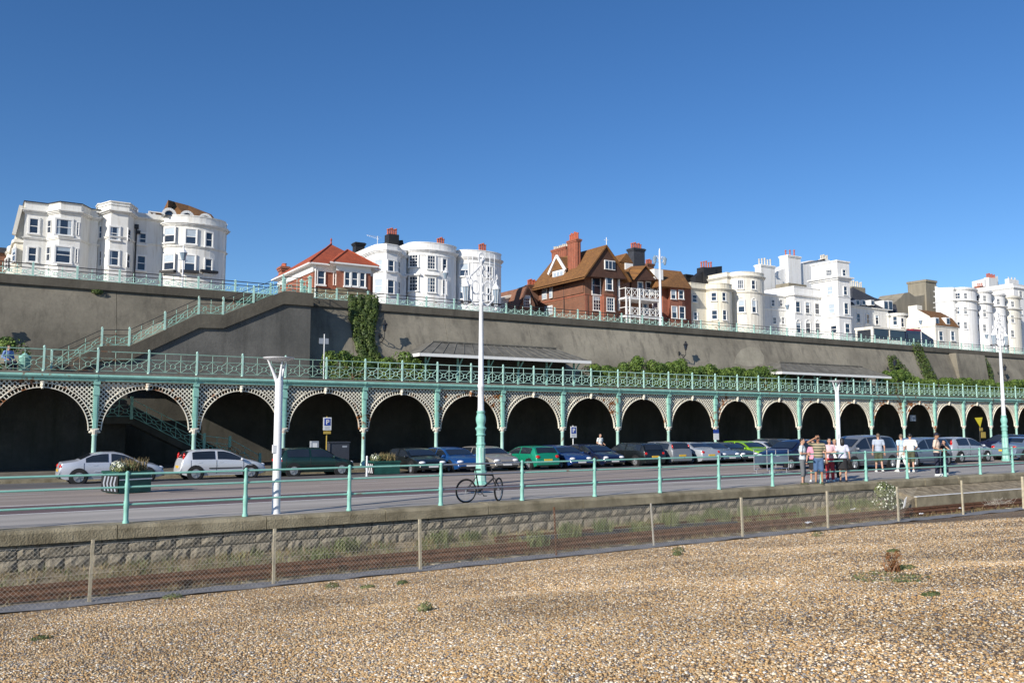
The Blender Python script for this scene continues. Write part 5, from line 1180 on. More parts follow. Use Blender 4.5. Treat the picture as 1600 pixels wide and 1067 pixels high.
# ------------------------------------------------------------------ black wall lanterns
def lantern(px, py, label):
    p = AY(px, py, 55.5); z = p.z; yw = float(cliff_y(z-.6)); t = thing('wall_lantern', label, 'lantern', (p.x, yw, z-.6), group='black lanterns on the cliff wall'); o = t.location
    MB().path([(p.x, yw, z-1.0), (p.x, yw-.45, z-1.05), (p.x, yw-.85, z-.75), (p.x, yw-.85, z-.35)], .03, 6).path([(p.x, yw, z-.5), (p.x, yw-.4, z-.75), (p.x, yw-.8, z-.8)], .02, 6).ring((p.x, yw-.5, z-.82), .12, .018, 12, 5, (0, 1, 0)).cbox(p.x, yw-.02, z-.75, .14, .05, .7).build('bracket', 'iron', t, o)
    l = MB().lathe([(.05, -.35), (.12, -.30), (.06, -.24)], (p.x, yw-.85, z), 6)
    for i in range(6): a = math.pi*i/3; l.tube((p.x+.09*math.cos(a), yw-.85+.09*math.sin(a), z-.28), (p.x+.19*math.cos(a), yw-.85+.19*math.sin(a), z+.12), .014, n=4)
    l.lathe([(.23, .12), (.20, .17), (.09, .28), (.07, .34), (.09, .37), (.02, .46)], (p.x, yw-.85, z), 8); l.build('cage', 'iron', t, o)
    MB().lathe([(.08, -.26), (.17, .11)], (p.x, yw-.85, z), 6).build('lantern_glass', 'glass', t, o)
lantern(601, 510, 'black ornate lantern bracketed to the wall beside the ivy column')
lantern(1071, 541, 'black ornate lantern bracketed to the wall above the hedge, between the shelters')
lantern(1396, 567, 'black lantern on the wall above the ragged ivy clump')
lantern(1569, 575, 'black lantern on the wall right of the buttress')
lantern(-30, 497, 'black lantern on the wall beyond the left edge')

# ------------------------------------------------------------------ ornate seafront lamp posts
def ornate(loc, H, label, rz=0):
    t = thing('ornate_street_lamp', label, 'street lamp', loc, rz, 'ornate white and teal seafront lamps'); k = H/10.6
    def SQ(mb, fr, fz, zb=0, zo=0): mb.v = [(x*fr, y*fr, zo+(z-zb)*fz) for x, y, z in mb.v]; return mb
    SQ(MB().lathe([(.62, 0), (.62, .12), (.52, .16), (.50, .62), (.56, .66), (.56, .76), (.47, .80), (.41, 1.5), (.38, 2.15), (.43, 2.2), (.43, 2.28), (.37, 2.32), (.35, 2.7)], n=8, sq=True), .40, .66).build('plinth', 'teal_clean', t)
    fz = MB()
    for a in range(8):
        q = math.pi*a/4+math.pi/8+math.pi/8; fz.obox((.445*math.cos(q), .445*math.sin(q), .40), (-.13*math.sin(q), .13*math.cos(q), 0), (.03*math.cos(q), .03*math.sin(q), 0), (0, 0, .18)); fz.obox((.385*math.cos(q), .385*math.sin(q), 1.5), (-.08*math.sin(q), .08*math.cos(q), 0), (.02*math.cos(q), .02*math.sin(q), 0), (0, 0, .55))
    SQ(fz, .41, .66).build('plinth_panels', 'teal_light', t)
    SQ(MB().lathe([(.36, 2.7), (.40, 2.75), (.34, 2.80), (.36, 2.98), (.44, 3.05), (.46, 3.12), (.34, 3.18), (.31, 3.28), (.37, 3.42), (.41, 3.55), (.40, 3.72), (.30, 3.92), (.34, 3.96), (.34, 4.04), (.27, 4.08)], n=16), .45, .66).build('vase', 'teal_clean', t, smooth=True)
    z0 = 2.69; z1 = H-2.0
    MB().lathe([(.125, z0), (.115, z0+.1), (.108, z0+.85), (.13, z0+.88), (.13, z0+.95), (.104, z0+1.0), (.075, z1), (.10, z1+.04), (.10, z1+.12), (.06, z1+.16), (.045, H-.35), (.07, H-.32), (.03, H-.22)], n=14).build('shaft', 'whitemetal', t, smooth=True)
    br = MB()
    for s in (-1, 1):
        br.path([(s*.08, 0, z1+.1), (s*.45, 0, z1+.02), (s*.85, 0, z1+.25), (s*1.05, 0, z1+.75), (s*.80, 0, z1+1.15), (s*.45, 0, z1+1.35), (s*.08, 0, z1+1.6)], .045, 6)
        br.ring((s*.42, 0, z1+.72), .26, .035, 16, 6).ring((s*.25, 0, z1+1.32), .14, .028, 12, 5).ring((s*.80, 0, z1+.92), .14, .028, 12, 5).ring((s*.18, 0, z1+.35), .13, .025, 12, 5)
        br.path([(s*.95, 0, z1+1.0), (s*1.18, 0, z1+1.15), (s*1.12, 0, z1+1.32)], .03, 5).tube((s*.62, 0, z1+.2), (s*.62, 0, z1+2.0), .03, n=5)
        br.tube((s*.95, 0, z1+.6), (s*.95, 0, z1+2.1), .022, n=5)
    br.ring((0, 0, z1+1.9), .22, .04, 16, 6).ring((0, 0, H-.08), .17, .035, 14, 6)
    for i in range(5): br.ring((.05, 0, z1+.5+i*.34), .09, .022, 8, 4, (0, 1, 0))
    SQ(br, .60, .95, z1, z1).build('scrollwork', 'whitemetal', t)
    for s in (-1, 1):
        l = MB().lathe([(.04, -.62), (.11, -.56), (.06, -.48), (.16, -.40), (.12, -.36)], (s*1.08, 0, z1+.45), 8)
        for i in range(8): a = math.pi*i/4; l.tube((s*1.08+.14*math.cos(a), .14*math.sin(a), z1+.08), (s*1.08+.25*math.cos(a), .25*math.sin(a), z1+.82), .014, n=4)
        l.lathe([(.27, .38), (.28, .42), (.20, .52), (.08, .62), (.05, .74), (.015, .84)], (s*1.08, 0, z1+.45), 8).tube((s*1.08, 0, z1+1.25), (s*1.08, 0, z1+1.5), .02, n=4)
        ln = SQ(l, .60, .80, z1, z1).build('lantern', 'whitemetal', t)
        SQ(MB().lathe([(.12, -.36), (.235, .37)], (s*1.08, 0, z1+.45), 8), .60, .80, z1, z1).build('lantern_glass', 'lampglass', ln)
        SQ(MB().ring((s*1.08, 0, z1+.12), .33, .03, 14, 5, (1, 0, 0), (0, 1, 0)).tube((s*.75, 0, z1+.12), (s*1.4, 0, z1+.12), .02, n=4), .60, .8, z1, z1).build('crown_ring', 'iron', ln)
    return t
M['lampglass'] = mat('lamp_glass', (.22, .29, .36), .12, .1, 3)
pc = AR(751, 757); pcz = AY(747.8, 395, pc.y).z
ornate((pc.x, pc.y, 0), pcz, 'tall ornate white street lamp on a teal baluster base, behind the bicycle')
pc = AR(1572, 720); ornate((pc.x, pc.y, zroad(pc.y)), AY(1557, 490, pc.y).z-zroad(pc.y), 'tall ornate white street lamp on a teal base at the right edge')
# plain white designer lamps
def modern(loc, H, label):
    t = thing('modern_street_lamp', label, 'street lamp', loc, 0, 'plain white forked street lamps')
    MB().lathe([(.115, 0), (.105, .05), (.098, H-.55), (.085, H-.5)], n=16).build('pole', 'whitemetal', t, smooth=True)
    f = MB()
    for x, y in ((-.30, 0), (.02, -.16), (.20, .10)): f.path([(x*.15, y*.15, H-.60), (x*.5, y*.5, H-.35), (x, y, H-.02)], [.055, .035, .022], 8)
    f.build('fork', 'whitemetal', t, smooth=True)
    MB().lathe([(.03, -.07), (.22, -.045), (.36, .0), (.39, .03), (.39, .04), (.05, .055)], (-.02, 0, H), 24).build('lamp_dish', 'whitemetal', t, smooth=True)
    MB().cbox(-.10, -.05, 1.6, .08, .08, .2).build('access_box', 'whitemetal', t)
    return t
p = AZ(431, 803, 0); p.y = 21.62; p.x = AY(431, 803, 21.62).x; modern((p.x, p.y, 0), AY(431, 561, p.y).z, 'plain white street lamp with forked top and dish, at the railing on the left')
p = AR(1312, 733); modern((p.x, p.y, 0), AY(1305, 596, p.y).z, 'plain white street lamp with forked top, behind the group of people')

# ------------------------------------------------------------------ lamps and people on the cliff top
def toplamp(px, pytop, Y, label, w_=1.0):
    p = AY(px, pytop, Y); t = thing('clifftop_lamp', label, 'street lamp', (p.x, Y, 10.6), group='white lamps on the cliff-top promenade'); H = p.z-10.6
    MB().lathe([(.28, 0), (.28, .3), (.2, .35), (.17, 1.2), (.13, 1.3), (.10, H-1.6), (.07, H-.2), (.02, H)], n=10).build('post', 'whitemetal', t, smooth=True)
    b = MB()
    for s in (-1, 1): b.path([(0, 0, H-1.2), (s*.3, 0, H-.75), (s*.6, 0, H-.9)], .035, 5).ring((s*.28, 0, H-1.15), .18, .025, 10, 4)
    b.build('arms', 'whitemetal', t)
    for s in (-1, 1): l = MB().lathe([(.05, -1.55), (.12, -1.45), (.2, -.95), (.08, -.8), (.02, -.7)], (s*.62, 0, H), 8).build('lantern', 'lampglass', t)
toplamp(1030.5, 388, 60, 'white twin-lantern lamp post in front of the brown balconied house')
def toplamp2(px, pytop, Y, label, m='whitemetal'):
    p = AY(px, pytop, Y); t = thing('clifftop_lamp', label, 'street lamp', (p.x, Y, 10.6), group='single lamps on the cliff-top promenade'); H = p.z-10.6
    MB().lathe([(.12, 0), (.12, .8), (.06, .9), (.05, H-1.0)], n=8).bar((-.3, 0, H-1.0), (.3, 0, H-1.0), .05).build('post', m, t)
    MB().lathe([(.10, H-1.0), (.24, H-.55), (.26, H-.5)], n=8).build('lantern', 'lampglass', t); MB().lathe([(.28, H-.5), (.14, H-.3), (.05, H-.2), (.06, H-.05), (.02, H)], n=8).build('lantern_cap', m, t)
toplamp2(287, 384, 61, 'slim grey lamp in front of the round-ended house'); toplamp2(696, 418, 66, 'white lantern lamp in front of the bow-fronted white houses')
toplamp2(1230, 470, 66, 'white lantern lamp in front of the hotel arcaded wing'); toplamp2(1438, 495, 66, 'white lantern lamp in front of the cream cottage'); toplamp2(1541, 517, 62, 'pale lamp in front of the bow-fronted terrace')

# sightseeing bus on the cliff-top road
a = AY(1364, 520, 66); b = AY(1417, 527, 66); t = thing('sightseeing_bus', 'cream-framed double-deck bus top with dark windows on the cliff-top road', 'bus', ((a.x+b.x)/2, 67, 10.6)); o = t.location
zt = AY(1375, 511, 66).z; zb = 11.0
MB().box(a.x, b.x, 66.1, 68.5, zb, zt-1.5).build('body', 'cream2', t, o)
MB().box(a.x-.05, b.x+.05, 66, 68.6, zt-.22, zt).box(a.x, a.x+.25, 66.02, 68.5, zt-1.5, zt-.22).box(a.x+3.4, a.x+3.5, 66.02, 66.2, zt-1.5, zt-.22).box(a.x+7, a.x+7.1, 66.02, 66.2, zt-1.5, zt-.22).build('roof', 'cream2', t, o)
MB().box(a.x+.26, b.x-.02, 66.1, 68.4, zt-1.499, zt-.221).build('window_band', 'carglass', t, o); MB().box(a.x-.03, a.x-.002, 66.3, 68.2, zt-1.9, zt-.35).build('rear_window', 'carglass', t, o)
for k in range(2): MB().tube((a.x+2+k*6, 66.05, 11.05), (a.x+2+k*6, 66.4, 11.05), .48, n=14).build('wheel', 'tyre', t, o)
a = AY(1416, 525, 66); b = AY(1446, 527, 66); t = thing('dark_coach', 'dark blue coach with red roof edge, behind the cream-framed bus', 'coach', ((a.x+b.x)/2, 67, 10.6)); o = t.location
zt = AY(1430, 514, 66).z
MB().xz([(a.x, 11), (a.x, zt-.2), (b.x-3.5, zt-.2), (b.x-2, zt-.9), (b.x+1.5, zt-1.3), (b.x+1.5, 11)], 66, 68.4).build('body', 'navy', t, o) if False else None
M['navy'] = paint('navy_paint', (.01, .015, .05)); M['redpaint'] = paint('red_paint', (.35, .02, .03))
MB().xz([(a.x, 11), (a.x, zt-.25), (b.x-.8, zt-.25), (b.x+1.8, zt-1.15), (b.x+1.8, 11)], 66, 68.4).build('body', 'navy', t, o)
MB().box(a.x+1.5, b.x-1.0, 65.95, 68.45, zt-.249, zt).build('roof_strip', 'redpaint', t, o)
MB().box(a.x+.3, b.x-1.2, 65.94, 65.99, zt-1.6, zt-.7).build('window_band', 'carglass', t, o)

# ------------------------------------------------------------------ road signs
M['blue'] = mat('sign_blue', (.015, .05, .30), .4, .05, 3); M['signw'] = mat('sign_white', (.72, .73, .74), .4, .04, 3); M['yellow'] = mat('sign_yellow', (.75, .62, .02), .5, .08, 3); M['dyellow'] = mat('sign_amber', (.42, .30, .06), .6, .1, 3)
M['signgrey'] = mat('sign_text_grey', (.30, .33, .38), .5, .05, 3)
def letterP(mb, x, y, z, h, w_):
    t_ = h*.2; mb.box(x, x+t_, y-.012, y, z, z+h); mb.box(x+t_, x+w_*.7, y-.012, y, z+h-t_*.85, z+h); mb.box(x+t_, x+w_*.7, y-.012, y, z+h*.42, z+h*.42+t_*.85)
    mb.xz([(x+w_*.7, z+h), (x+w_*.92, z+h*.93), (x+w_, z+h*.8), (x+w_, z+h*.63), (x+w_*.92, z+h*.49), (x+w_*.7, z+h*.42), (x+w_*.7, z+h*.42+t_*.85), (x+w_*.8, z+h*.6), (x+w_*.8, z+h*.8), (x+w_*.7, z+h-t_*.85)], y-.012, y)
def psign(px, ytop, ybot, pole_bot, Y, label, pm='dyellow', base=zp):
    a = AY(px, ytop, Y); b = AY(px, ybot, Y); H = a.z-b.z; W = H*.66; t = thing('parking_sign', label, 'sign', (a.x, Y, base)); o = t.location
    MB().tube((a.x, Y+.05, base), (a.x, Y+.05, a.z+.05), .035, n=8).build('pole', pm, t, o)
    MB().box(a.x-W/2, a.x+W/2, Y-.02, Y+.01, b.z, a.z).build('sign_board', 'signw', t, o)
    bz = a.z-.06; bs = H*.55; MB().box(a.x-W*.38, a.x+W*.38, Y-.03, Y-.021, bz-bs, bz).build('blue_square', 'blue', t, o)
    l = MB(); letterP(l, a.x-W*.15, Y-.031, bz-bs*.85, bs*.68, W*.36); l.build('letter', 'signw', t, o)
    g = MB()
    for k in range(3): g.box(a.x-W*.34, a.x+W*.34*(1 if k != 1 else .7), Y-.028, Y-.0205, b.z+H*.08+k*H*.09, b.z+H*.08+k*H*.09+H*.03)
    g.build('small_print', 'signgrey', t, o)
    return t, a, b
t, a, b = psign(511.5, 652, 672, 715, 45.2, 'white and blue P parking sign on a yellow pole, behind the dark green car'); MB().box(a.x-.2, a.x+.2, 45.16, 45.2, b.z-.2, b.z-.05).build('sub_plate', 'dyellow', t, t.location)
t, a, b = psign(896, 666, 683.5, 700, 44.9, 'white and blue P parking sign on a white pole, above the blue cars', 'signw')
a = AY(1118.5, 671, 46.6); b = AY(1118.5, 687, 46.6); t = thing('column_sign', 'blue and white sign fixed to an arcade column above the lime green car', 'sign', (a.x, 46.6, b.z)); MB().box(a.x-.26, a.x+.26, 46.55, 46.59, (a.z+b.z)/2+.1, a.z).build('blue_board', 'blue', t, t.location); MB().box(a.x-.26, a.x+.26, 46.55, 46.59, b.z, (a.z+b.z)/2+.098).build('white_board', 'signw', t, t.location)
a = AY(1426, 650, 48); b = AY(1426, 658, 48); t = thing('hanging_sign', 'small pale square sign hanging inside a dark arch on the right', 'sign', (a.x, 48, b.z)); MB().box(a.x-.45, a.x+.45, 47.97, 48, b.z, a.z+.1).build('board', 'signgrey', t, t.location); MB().box(a.x-.25, a.x-.15, 47.94, 47.969, b.z+.06, a.z+.03).box(a.x-.149, a.x+.25, 47.94, 47.969, b.z+.06, b.z+.14).box(a.x-.149, a.x+.25, 47.94, 47.969, a.z-.08, a.z+.03).build('symbol', 'signw', t, t.location); MB().tube((a.x, 48, a.z+.1), (a.x, 48, 4.33), .03).build('hanger', 'iron', t, t.location)
c = AY(1530, 659, 45.6); t = thing('yellow_warning_sign', 'yellow triangular sign with amber plates on a pole under the far arches', 'sign', (c.x, 45.6, zp)); o = t.location
MB().tube((c.x+.1, 45.65, zp), (c.x+.1, 45.65, c.z+.4), .04).build('pole', 'iron', t, o); MB().xz([(c.x-.75, c.z+.38), (c.x+.55, c.z+.42), (c.x+.1, c.z-.5)], 45.57, 45.6).build('triangle', 'yellow', t, o); MB().box(c.x+.0, c.x+.5, 45.57, 45.6, c.z-.85, c.z-.55).box(c.x+.2, c.x+.95, 45.57, 45.6, c.z-1.5, c.z-.95).build('lower_plates', 'dyellow', t, o)
c = AY(507, 522, 53.0); t = thing('thin_sign_pole', 'thin pale pole with small grey plates in front of the staircase shadow', 'pole', (c.x, 53, 4.65)); MB().tube((c.x, 53, 4.65), (c.x, 53, c.z), .035).build('pole', 'signw', t, t.location); q = AY(507, 533, 53); MB().box(c.x-.35, c.x-.06, 52.98, 53.0, q.z-.18, q.z+.18).box(c.x+.06, c.x+.28, 52.98, 53.0, q.z-.18, q.z+.18).build('plates', 'signgrey', t, t.location)

# ------------------------------------------------------------------ planters, barrier, bollards
def planter(c, W, D, H, label, seed, rz=0):
    t = thing('road_planter', label, 'planter', c, rz, 'green planters with chevron boards in the road'); rr = random.Random(seed)
    MB().box(-W/2, W/2, -D/2, D/2, .03, H-.08).box(-W/2-.04, W/2+.04, -D/2-.04, D/2+.04, H-.079, H).box(-W/2+.1, -W/2+.25, -D/2+.05, D/2-.05, 0, .029).box(W/2-.25, W/2-.1, -D/2+.05, D/2-.05, 0, .029).build('tub', 'dgreen', t)
    MB().box(-W/2-.01, W/2+.01, -D/2-.045, -D/2-.041, H*.62, H*.67).build('white_stripe', 'signw', t)
    ch = MB()
    for k in range(4):
        y = -D/2+.12+k*(D-.2)/4
        for s, z0 in ((1, H*.12), (-1, H*.45)): ch.add([(-W/2-.045, y, z0+(0 if s > 0 else 0)), (-W/2-.045, y+.10, z0), (-W/2-.045, y+.10+s*.1, z0+H*.33), (-W/2-.045, y+s*.1, z0+H*.33)], [(0, 1, 2, 3)]) if s > 0 else ch.add([(-W/2-.045, y+.1, z0), (-W/2-.045, y+.20, z0), (-W/2-.045, y+.10, z0+H*.33), (-W/2-.045, y, z0+H*.33)], [(0, 1, 2, 3)])
    bd = MB().box(-W/2-.044, -W/2-.042, -D/2, D/2, H*.08, H*.85).build('chevron_board', 'iron', t); ch.build('chevrons', 'signgrey' if W < 1.3 else 'signw', bd)
    fl = blades(MB(), (W*.15, 0, H-.02), 260, .50*(H+.2), min(W, D)*.42, .012, seed, .35); fl.build('grasses', 'drygrass', t, fix=False)
    leaves(MB(), [((-W*.28, 0, H+.10), (W*.2, D*.4, .2)), ((W*.1, 0, H+.12), (W*.3, D*.4, .2))], 500, .09, rnd=seed).build('foliage', 'weed', t, fix=False)
    leaves(MB(), [((-W*.3, 0, H+.16), (W*.17, D*.35, .2))], 150, .08, rnd=seed+3).build('flowers', 'petal', t, fix=False)
c = AR(205, 770); planter((c.x-.1, c.y+.3, zroad(c.y)), 1.08, 1.15, .72, 'dark green planter with black and white chevrons and dry flowers beside the silver saloon', 3, R(18))
c = AR(603, 741); planter((c.x, c.y+.4, zroad(c.y)), 1.35, 1.1, .66, 'dark green planter with chevron board and flowers in front of the black hatchback', 5)
c = AR(573, 744); t = thing('bollard', 'thin white bollard left of the second planter', 'bollard', (c.x, c.y, zroad(c.y))); MB().lathe([(.06, 0), (.05, .05), (.045, .85), (.055, .9), (.02, .95)], n=8).build('post', 'signw', t)
c = AR(421, 735); t = thing('ticket_machine', 'slim grey ticket machine on the far kerb left of the dark green car', 'ticket machine', (c.x, 43.9, zp)); MB().box(-.09, .09, -.09, .09, 0, .9).box(-.2, .2, -.14, .12, .9, 1.5).build('cabinet', 'signgrey', t); MB().box(-.12, .12, -.15, -.141, 1.15, 1.4).build('panel', 'signw', t)
c = AY(528, 715, 45.6); t = thing('control_cabinet', 'dark grey street cabinet behind the bonnet of the dark green car', 'cabinet', (c.x, 45.6, zp)); M['dgrey'] = mat('dark_grey_metal', (.045, .05, .065), .5, .1, 3); MB().box(-.55, .55, -.25, .25, 0, 1.35).box(-.6, .6, -.3, .3, 1.351, 1.42).build('cabinet', 'dgrey', t); MB().box(.15, .42, -.258, -.251, 1.1, 1.2).build('label_plate', 'signgrey', t)
# crowd barriers
for k, (px, py, lb) in enumerate(((1196, 739, 'leftmost grey steel crowd barrier in the road by the people'), (1216, 739, 'right-hand grey steel crowd barrier in the road by the people'))):
    c = AR(px, py); t = thing('crowd_barrier', lb, 'barrier', (c.x, c.y, zroad(c.y)), R(8), 'steel crowd barriers'); f = MB(); L = 1.7
    f.tube((-L/2, 0, .15), (-L/2, 0, 1.05), .02).tube((L/2, 0, .15), (L/2, 0, 1.05), .02).tube((-L/2, 0, 1.05), (L/2, 0, 1.05), .02).tube((-L/2, 0, .2), (L/2, 0, .2), .02)
    for z in (.45, .75): f.tube((-L/2, 0, z), (L/2, 0, z), .018)
    for s in (-1, 1): f.tube((s*L*.4, -.3, 0), (s*L*.4, .3, 0), .02).tube((s*L*.4, 0, 0), (s*L*.4, 0, .2), .02)
    f.build('frame', 'rim', t)
    MB().box(-L/2+.03, L/2-.03, -.012, .012, .46, .74).build('board', 'lampglass', t)

# ================================================================== VEHICLES
PROF = {
 'hatch': dict(top=[(0,.55),(.015,.80),(.03,1.0),(.09,1.34),(.16,1.42),(.34,1.45),(.50,1.42),(.58,1.33),(.745,.99),(.80,.94),(.90,.84),(.965,.72),(.99,.58),(1,.45)],
               belt=[(0,.5),(.015,.78),(.03,.90),(.10,.94),(.5,.92),(.745,.88),(.85,.84),(.93,.75),(.965,.66),(1,.42)], cab=(.11,.70), rw=(.03,.10), ws=(.575,.74), wh=(.17,.81)),
 'saloon': dict(top=[(0,.55),(.012,.85),(.03,1.0),(.12,1.05),(.17,1.08),(.30,1.36),(.40,1.43),(.52,1.43),(.60,1.35),(.76,1.0),(.80,.95),(.90,.86),(.965,.72),(.99,.56),(1,.45)],
               belt=[(0,.5),(.012,.80),(.03,.92),(.17,.96),(.5,.92),(.76,.90),(.85,.86),(.93,.76),(.965,.66),(1,.42)], cab=(.22,.71), rw=(.18,.30), ws=(.59,.76), wh=(.18,.82)),
 'estate': dict(top=[(0,.55),(.01,.80),(.02,1.0),(.07,1.36),(.12,1.43),(.34,1.46),(.54,1.44),(.60,1.36),(.745,1.0),(.80,.95),(.90,.86),(.965,.74),(.99,.58),(1,.45)],
               belt=[(0,.5),(.01,.78),(.02,.92),(.10,.95),(.5,.93),(.745,.90),(.85,.85),(.93,.76),(.965,.68),(1,.42)], cab=(.07,.71), rw=(.02,.08), ws=(.59,.74), wh=(.17,.81)),
 'mpv': dict(top=[(0,.6),(.01,.9),(.02,1.1),(.06,1.62),(.12,1.70),(.34,1.74),(.56,1.70),(.64,1.58),(.84,1.12),(.88,1.05),(.94,.92),(.975,.78),(.99,.62),(1,.5)],
               belt=[(0,.55),(.01,.85),(.02,.98),(.10,1.0),(.5,.99),(.84,1.0),(.88,.95),(.94,.84),(.975,.72),(1,.46)], cab=(.05,.78), rw=(.02,.07), ws=(.645,.835), wh=(.17,.83)),
}
NC = 0
def car(kind, L, W, Hs, m, loc, rz, label, rack=False, tail='low', doors=4, black_trim=False):
    P = PROF[kind]; t = thing('parked_car' if 'driving' not in label else 'car', label, 'car', loc, rz, 'cars along the road')
    tp = lambda f: float(np.interp(f, [a for a, _ in P['top']], [b for _, b in P['top']]))*Hs
    bt = lambda f: min(float(np.interp(f, [a for a, _ in P['belt']], [b for _, b in P['belt']]))*Hs, tp(f)-.012)
    def hw(f): e = abs(f-.5)*2; return W/2*(1-.16*max(0, (e-.62)/.38)**2.2)
    def pt(f, u, s=1, off=0):
        x = (f-.5)*L; w_ = hw(f); b = bt(f); T = tp(f); zb = .20+.10*max(0, (abs(f-.5)*2-.85)/.15)
        wr = w_*.97-min(.30, .42*max(0, T-.05-b)); ze = max(b+.004, T-.05)
        if u <= 1:
            z = zb+(b-zb)*u; y = w_*(.90+.10*math.sin(min(1, u*1.35)*math.pi*.5)-.03*max(0, u-.7)/.3)
        elif u <= 2: k = u-1; z = b+(ze-b)*k; y = w_*.97+(wr-w_*.97)*k**1.15
        else: k = u-2; y = wr*(1-k); z = ze+(T-ze)*math.sin(k*math.pi/2)**.7
        return Vector((x, s*(y+off*(1 if u < 2 else 0)), z+(off if u >= 2 else 0)))
    fs = sorted(set([a for a, _ in P['top']]+[i/28 for i in range(29)])); us = [0, .12, .3, .5, .72, .9, 1, 1.25, 1.5, 1.75, 2, 2.2, 2.5, 3]
    mb = MB(); vs = []; nu = len(us)*2-1
    for f in fs:
        vs += [pt(f, u, -1) for u in us]+[pt(f, u, 1) for u in reversed(us[:-1])]
    F = []
    for i in range(len(fs)-1):
        for j in range(nu-1): F.append((i*nu+j, i*nu+j+1, (i+1)*nu+j+1, (i+1)*nu+j))
        F.append((i*nu+nu-1, i*nu, (i+1)*nu, (i+1)*nu+nu-1))
    F.append(tuple(range(nu))); F.append(tuple((len(fs)-1)*nu+k for k in range(nu-1, -1, -1)))
    mb.add(vs, F); body = mb.build('body', m, t, smooth=True)
    # side glass
    c0, c1 = P['cab']; n = doors//2; mid = c0+(c1-c0)*.5
    spans = [(c0+.02, mid-.015), (mid+.012, c1-.01)] if kind != 'mpv' else [(c0+.02, c0+.23), (c0+.25, c0+.48), (c0+.50, c1-.01)]
    for s in (-1, 1):
        for a, b in spans:
            g = MB(); K = 7; rows = (1.10, 1.4, 1.7, 1.93)
            V = [pt(a+(b-a)*k/K, u, s, .012) for u in rows for k in range(K+1)]
            g.add(V, [(r*(K+1)+k, r*(K+1)+k+1, (r+1)*(K+1)+k+1, (r+1)*(K+1)+k) for r in range(3) for k in range(K)]); g.build('side_window', 'carglass', t, smooth='all')
    for nm, (a, b) in (('rear_window', P['rw']), ('windscreen', P['ws'])):
        g = MB(); K = 5; w0 = [-1, -.6, 0, .6, 1]; V = []
        for k in range(K+1):
            f = a+(b-a)*(.08+.84*k/K); T = tp(f)
            for q in w0:
                p = pt(f, 2.12 if abs(q) == 1 else (2.4 if abs(q) > .3 else 3), 1 if q >= 0 else -1); p.z = T-.02*abs(q)**2+.012; p.x += (-.012 if nm == 'rear_window' else .012)
                V.append(p)
        g.add(V, [(r*5+k, r*5+k+1, (r+1)*5+k+1, (r+1)*5+k) for r in range(K) for k in range(4)]); g.build(nm, 'carglass', t, smooth='all')
    sm_ = MB()
    for s in (-1, 1):
        for f_ in (c0+.005, mid, c1+.02):
            sm_.path([pt(f_, u, s, .004) for u in (.12, .3, .5, .72, .9, 1)], .008, 4)
        sm_.path([pt(c0+(c1-c0)*q_/6, .12, s, .004) for q_ in range(7)], .008, 4)
    sm_.path([pt(P['ws'][1]+.01, 2.2, -1, .002), pt(P['ws'][1]+.01, 3, 1, .002), pt(P['ws'][1]+.01, 2.2, 1, .002)], .008, 4)
    for s in (-1, 1): sm_.path([pt(f_, 1.0, s, .003) for f_ in (P['ws'][1]+.02, .85, .90, .94)], .007, 4)
    sm_.build('panel_seams', 'tyre', t)
    # sills, bumpers, grille
    MB().box(-L/2+.02, -L/2+.2, -W*.40, W*.40, .24, .34).build('rear_bumper', 'tyre', t); MB().box(L/2-.2, L/2+.012, -W*.36, W*.36, .26, .36).build('front_bumper', 'tyre', t)
    MB().box(L/2-.15, L/2+.008, -W*.20, W*.20, .50*Hs, .60*Hs).build('grille', 'tyre', t)
    MB().box(-.18*L, .20*L, -W/2-.005, W/2+.005, .50, .545).build('side_moulding', 'tyre' if black_trim else m, t)
    for s in (-1, 1):
        y = hw(.96)*.70
        MB().ell((L*.463, s*y, .66*Hs), (.13, .19, .075), 10, 6).build('headlight', 'lamp_clear', t, smooth='all')
        if tail == 'high': MB().ell((-L*.452, s*(hw(.05)*.78), 1.08*Hs), (.07, .06, .20), 8, 6).build('tail_light', 'lamp_red', t, smooth='all')
        else: MB().ell((-L*.476, s*(hw(.03)*.80), .80*Hs), (.09, .15, .10), 8, 6).build('tail_light', 'lamp_red', t, smooth='all')
        f = P['ws'][1]-.045; q = pt(f, 1.05, s); MB().ell((q.x, q.y+s*.10, q.z+.05), (.06, .11, .07), 8, 6).build('mirror', m, t, smooth='all')
        for fw in P['wh']:
            x = (fw-.5)*L; yo = s*(hw(fw)+.012)
            MB().tube((x, yo-s*.20, .31), (x, yo-s*.015, .31), .37, n=24).build('wheel_arch', 'black', t)
            wh = MB().tube((x, yo-s*.19, .30), (x, yo+s*.012, .30), .30, n=22).build('wheel', 'tyre', t, smooth=True)
            r_ = MB().tube((x, yo+s*.0122, .30), (x, yo+s*.018, .30), .20, n=18)
            for a in range(5): an = a*2*math.pi/5; r_.bar((x, yo+s*.022, .30), (x+.18*math.cos(an), yo+s*.022, .30+.18*math.sin(an)), .05, .02)
            r_.build('hubcap', 'rim', wh)
    for nm, x, mm_ in (('front_plate', L/2+.008, 'plate_w'), ('rear_plate', -L/2+.0, 'plate_y')):
        z = .40 if 'front' in nm else .62*Hs
        MB().box(x-.02, x+.012 if 'front' in nm else x+.02, -.26, .26, z-.055, z+.055).build('number_plate', mm_, t) if 'front' in nm else MB().box(x-.012, x+.03, -.26, .26, z-.055, z+.055).build('number_plate', mm_, t)
    for s in (-1, 1):
        for fd in (mid,)+((c0+.06,) if kind != 'mpv' else (c0+.24,)):
            p = pt(fd+.05, .86, s, .012); MB().box(p.x-.08, p.x+.08, min(p.y, p.y-s*.03), max(p.y, p.y-s*.03), p.z-.015, p.z+.015).build('door_handle', m, t)
